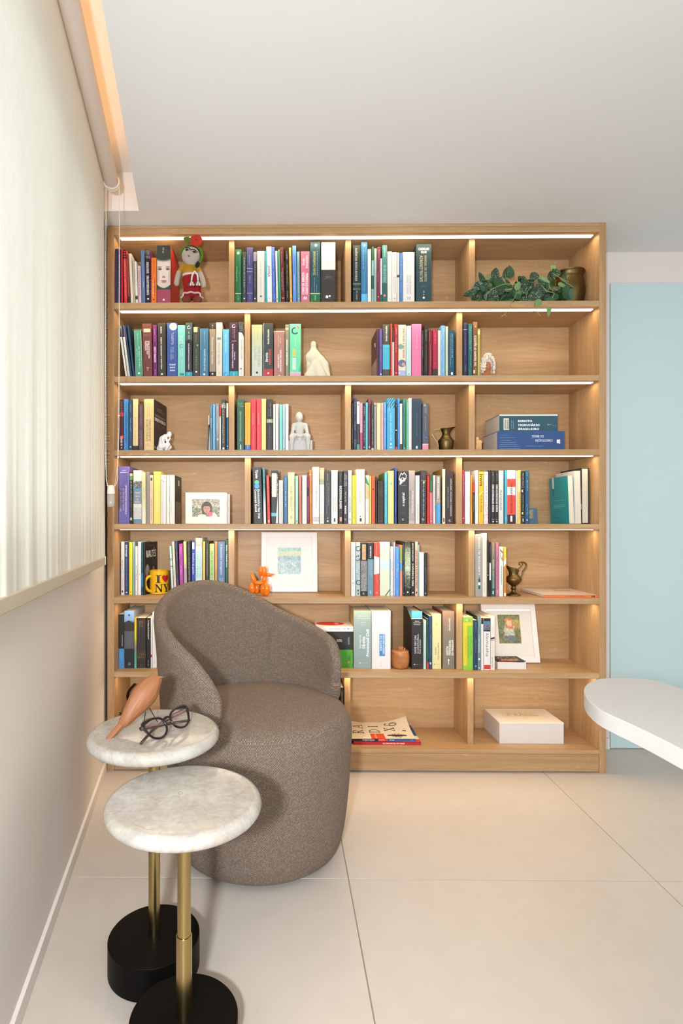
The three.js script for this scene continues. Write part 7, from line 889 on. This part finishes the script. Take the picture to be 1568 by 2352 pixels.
// ------------------------------------------------------------------ wooden pot with lid
{
  const { t, k, q } = figure(5, 890, 1370, 8.711, 250, 1425, D + .085, 'wooden_pot', 'small turned wooden pot with a lid and handle, beside the black book', 'pot'), band = dataTex(128, 256, (u, v) => { const s = noise(u * 3, v * 9 + u * 4, 3, 9), n = noise(u * 5, v * 60, 5, 60); return mixc(rgb('#c98a52'), rgb('#9a5c2f'), clamp(s * .8 + n * .3)); }), wm = mat('#ffffff', .4, { map: band });
  part('pot_body', smoothLathe([[1, 0], [120, 2], [158, 40], [178, 120], [180, 230], [172, 310], [166, 342], [152, 342], [158, 300], [1, 290]].map(([r, y]) => [r * k, y * k]), 48, 70), wm, t); part('lid', smoothLathe([[1, 330], [148, 328], [152, 336], [146, 346], [80, 356], [1, 360]].map(([r, y]) => [r * k, y * k]), 48), wm, t); part('lid_handle', rbox(100 * k, 62 * k, 26 * k, 8 * k, 20 * k, 386 * k, -20 * k), wm, t); part('spoon_stem', tube([q(330, 1130, .01), q(332, 1020, .008)], 8 * k, 6, 8), mat('#e3b98c', .5), t);
}
// ------------------------------------------------------------------ bronze arcs at the end of the bottom shelf
{
  const { t, k, q } = figure(6, 240, 1370, 6.0308, 380, 1972, D + .10, 'bronze_sculpture', 'dark bronze sculpture of curved rods on the bottom shelf', 'sculpture');
  part('arc', taper([q(418, 1212), q(372, 1262), q(330, 1330), q(322, 1400), q(345, 1470), q(400, 1540), q(440, 1680), q(430, 1910)], [17 * k, 19 * k, 20 * k, 21 * k, 21 * k, 20 * k, 20 * k, 20 * k], 50, 12), M.bronze, t); part('arc', taper([q(210, 1585, .02), q(245, 1610, .02), q(330, 1690, .015), q(420, 1800, .01)], [16 * k, 18 * k, 18 * k, 18 * k], 24, 12), M.bronze, t); part('arc', taper([q(200, 1640, .03), q(270, 1710, .02), q(420, 1860, .01)], [15 * k, 18 * k, 18 * k], 20, 12), M.bronze, t);
  part('sculpture_base', rbox(200 * k, 70 * k, .06, .004, 40 * k, 35 * k, .005), M.bronze, t);
}
// ------------------------------------------------------------------ white carton
{
  const Z = 2.442, a = PX(1060 + 400 / 4.6118, 1650, Z), b = PX(1060 + 1081 / 4.6118, 1650, Z), w = b.x - a.x, h = .0915, d = .182, c = thing('carton', 'white cardboard box with a hand-written word on its taped lid', 'box', [(a.x + b.x) / 2, ROWS[6][1] + .0004, -Z]);
  part('box_body', rbox(w, h - .004, d, .0015, 0, (h - .004) / 2, -d / 2), mat('#d9d1cc', .75), c); part('lid', rbox(w + .002, .0075, d + .001, .0014, 0, h - .0038, -d / 2), mat('#e3d8cb', .75), c);
  const t = canvasTex(512, 300, (g, w2, h2) => { g.fillStyle = '#dfcfb2'; g.fillRect(0, 0, w2, h2); g.fillStyle = '#e6d8be'; g.fillRect(0, 200, w2, 100); g.strokeStyle = '#3a2c24'; g.lineWidth = 5; g.lineCap = 'round'; const P = (...s) => { for (const l of s) { g.beginPath(); l.forEach(([x, y], i) => i ? g.lineTo(x, y) : g.moveTo(x, y)); g.stroke(); } }; P([[70, 170], [85, 75], [150, 70]], [[78, 120], [130, 115]], [[165, 170], [175, 80], [215, 90], [205, 120], [172, 128], [225, 168]], [[235, 170], [265, 75], [300, 165]], [[248, 135], [290, 130]], [[262, 55], [282, 35]], [[365, 90], [330, 85], [315, 125], [330, 165], [372, 160], [372, 130], [345, 130]], [[395, 80], [398, 165]], [[425, 80], [428, 162], [490, 150]]); });
  part('tape_patch', box(.165, .0005, .105, -.005, h + .0002, -d / 2), flat(t, .3), c, 'tan tape with handwriting');
}
renderer.render(scene, camera);
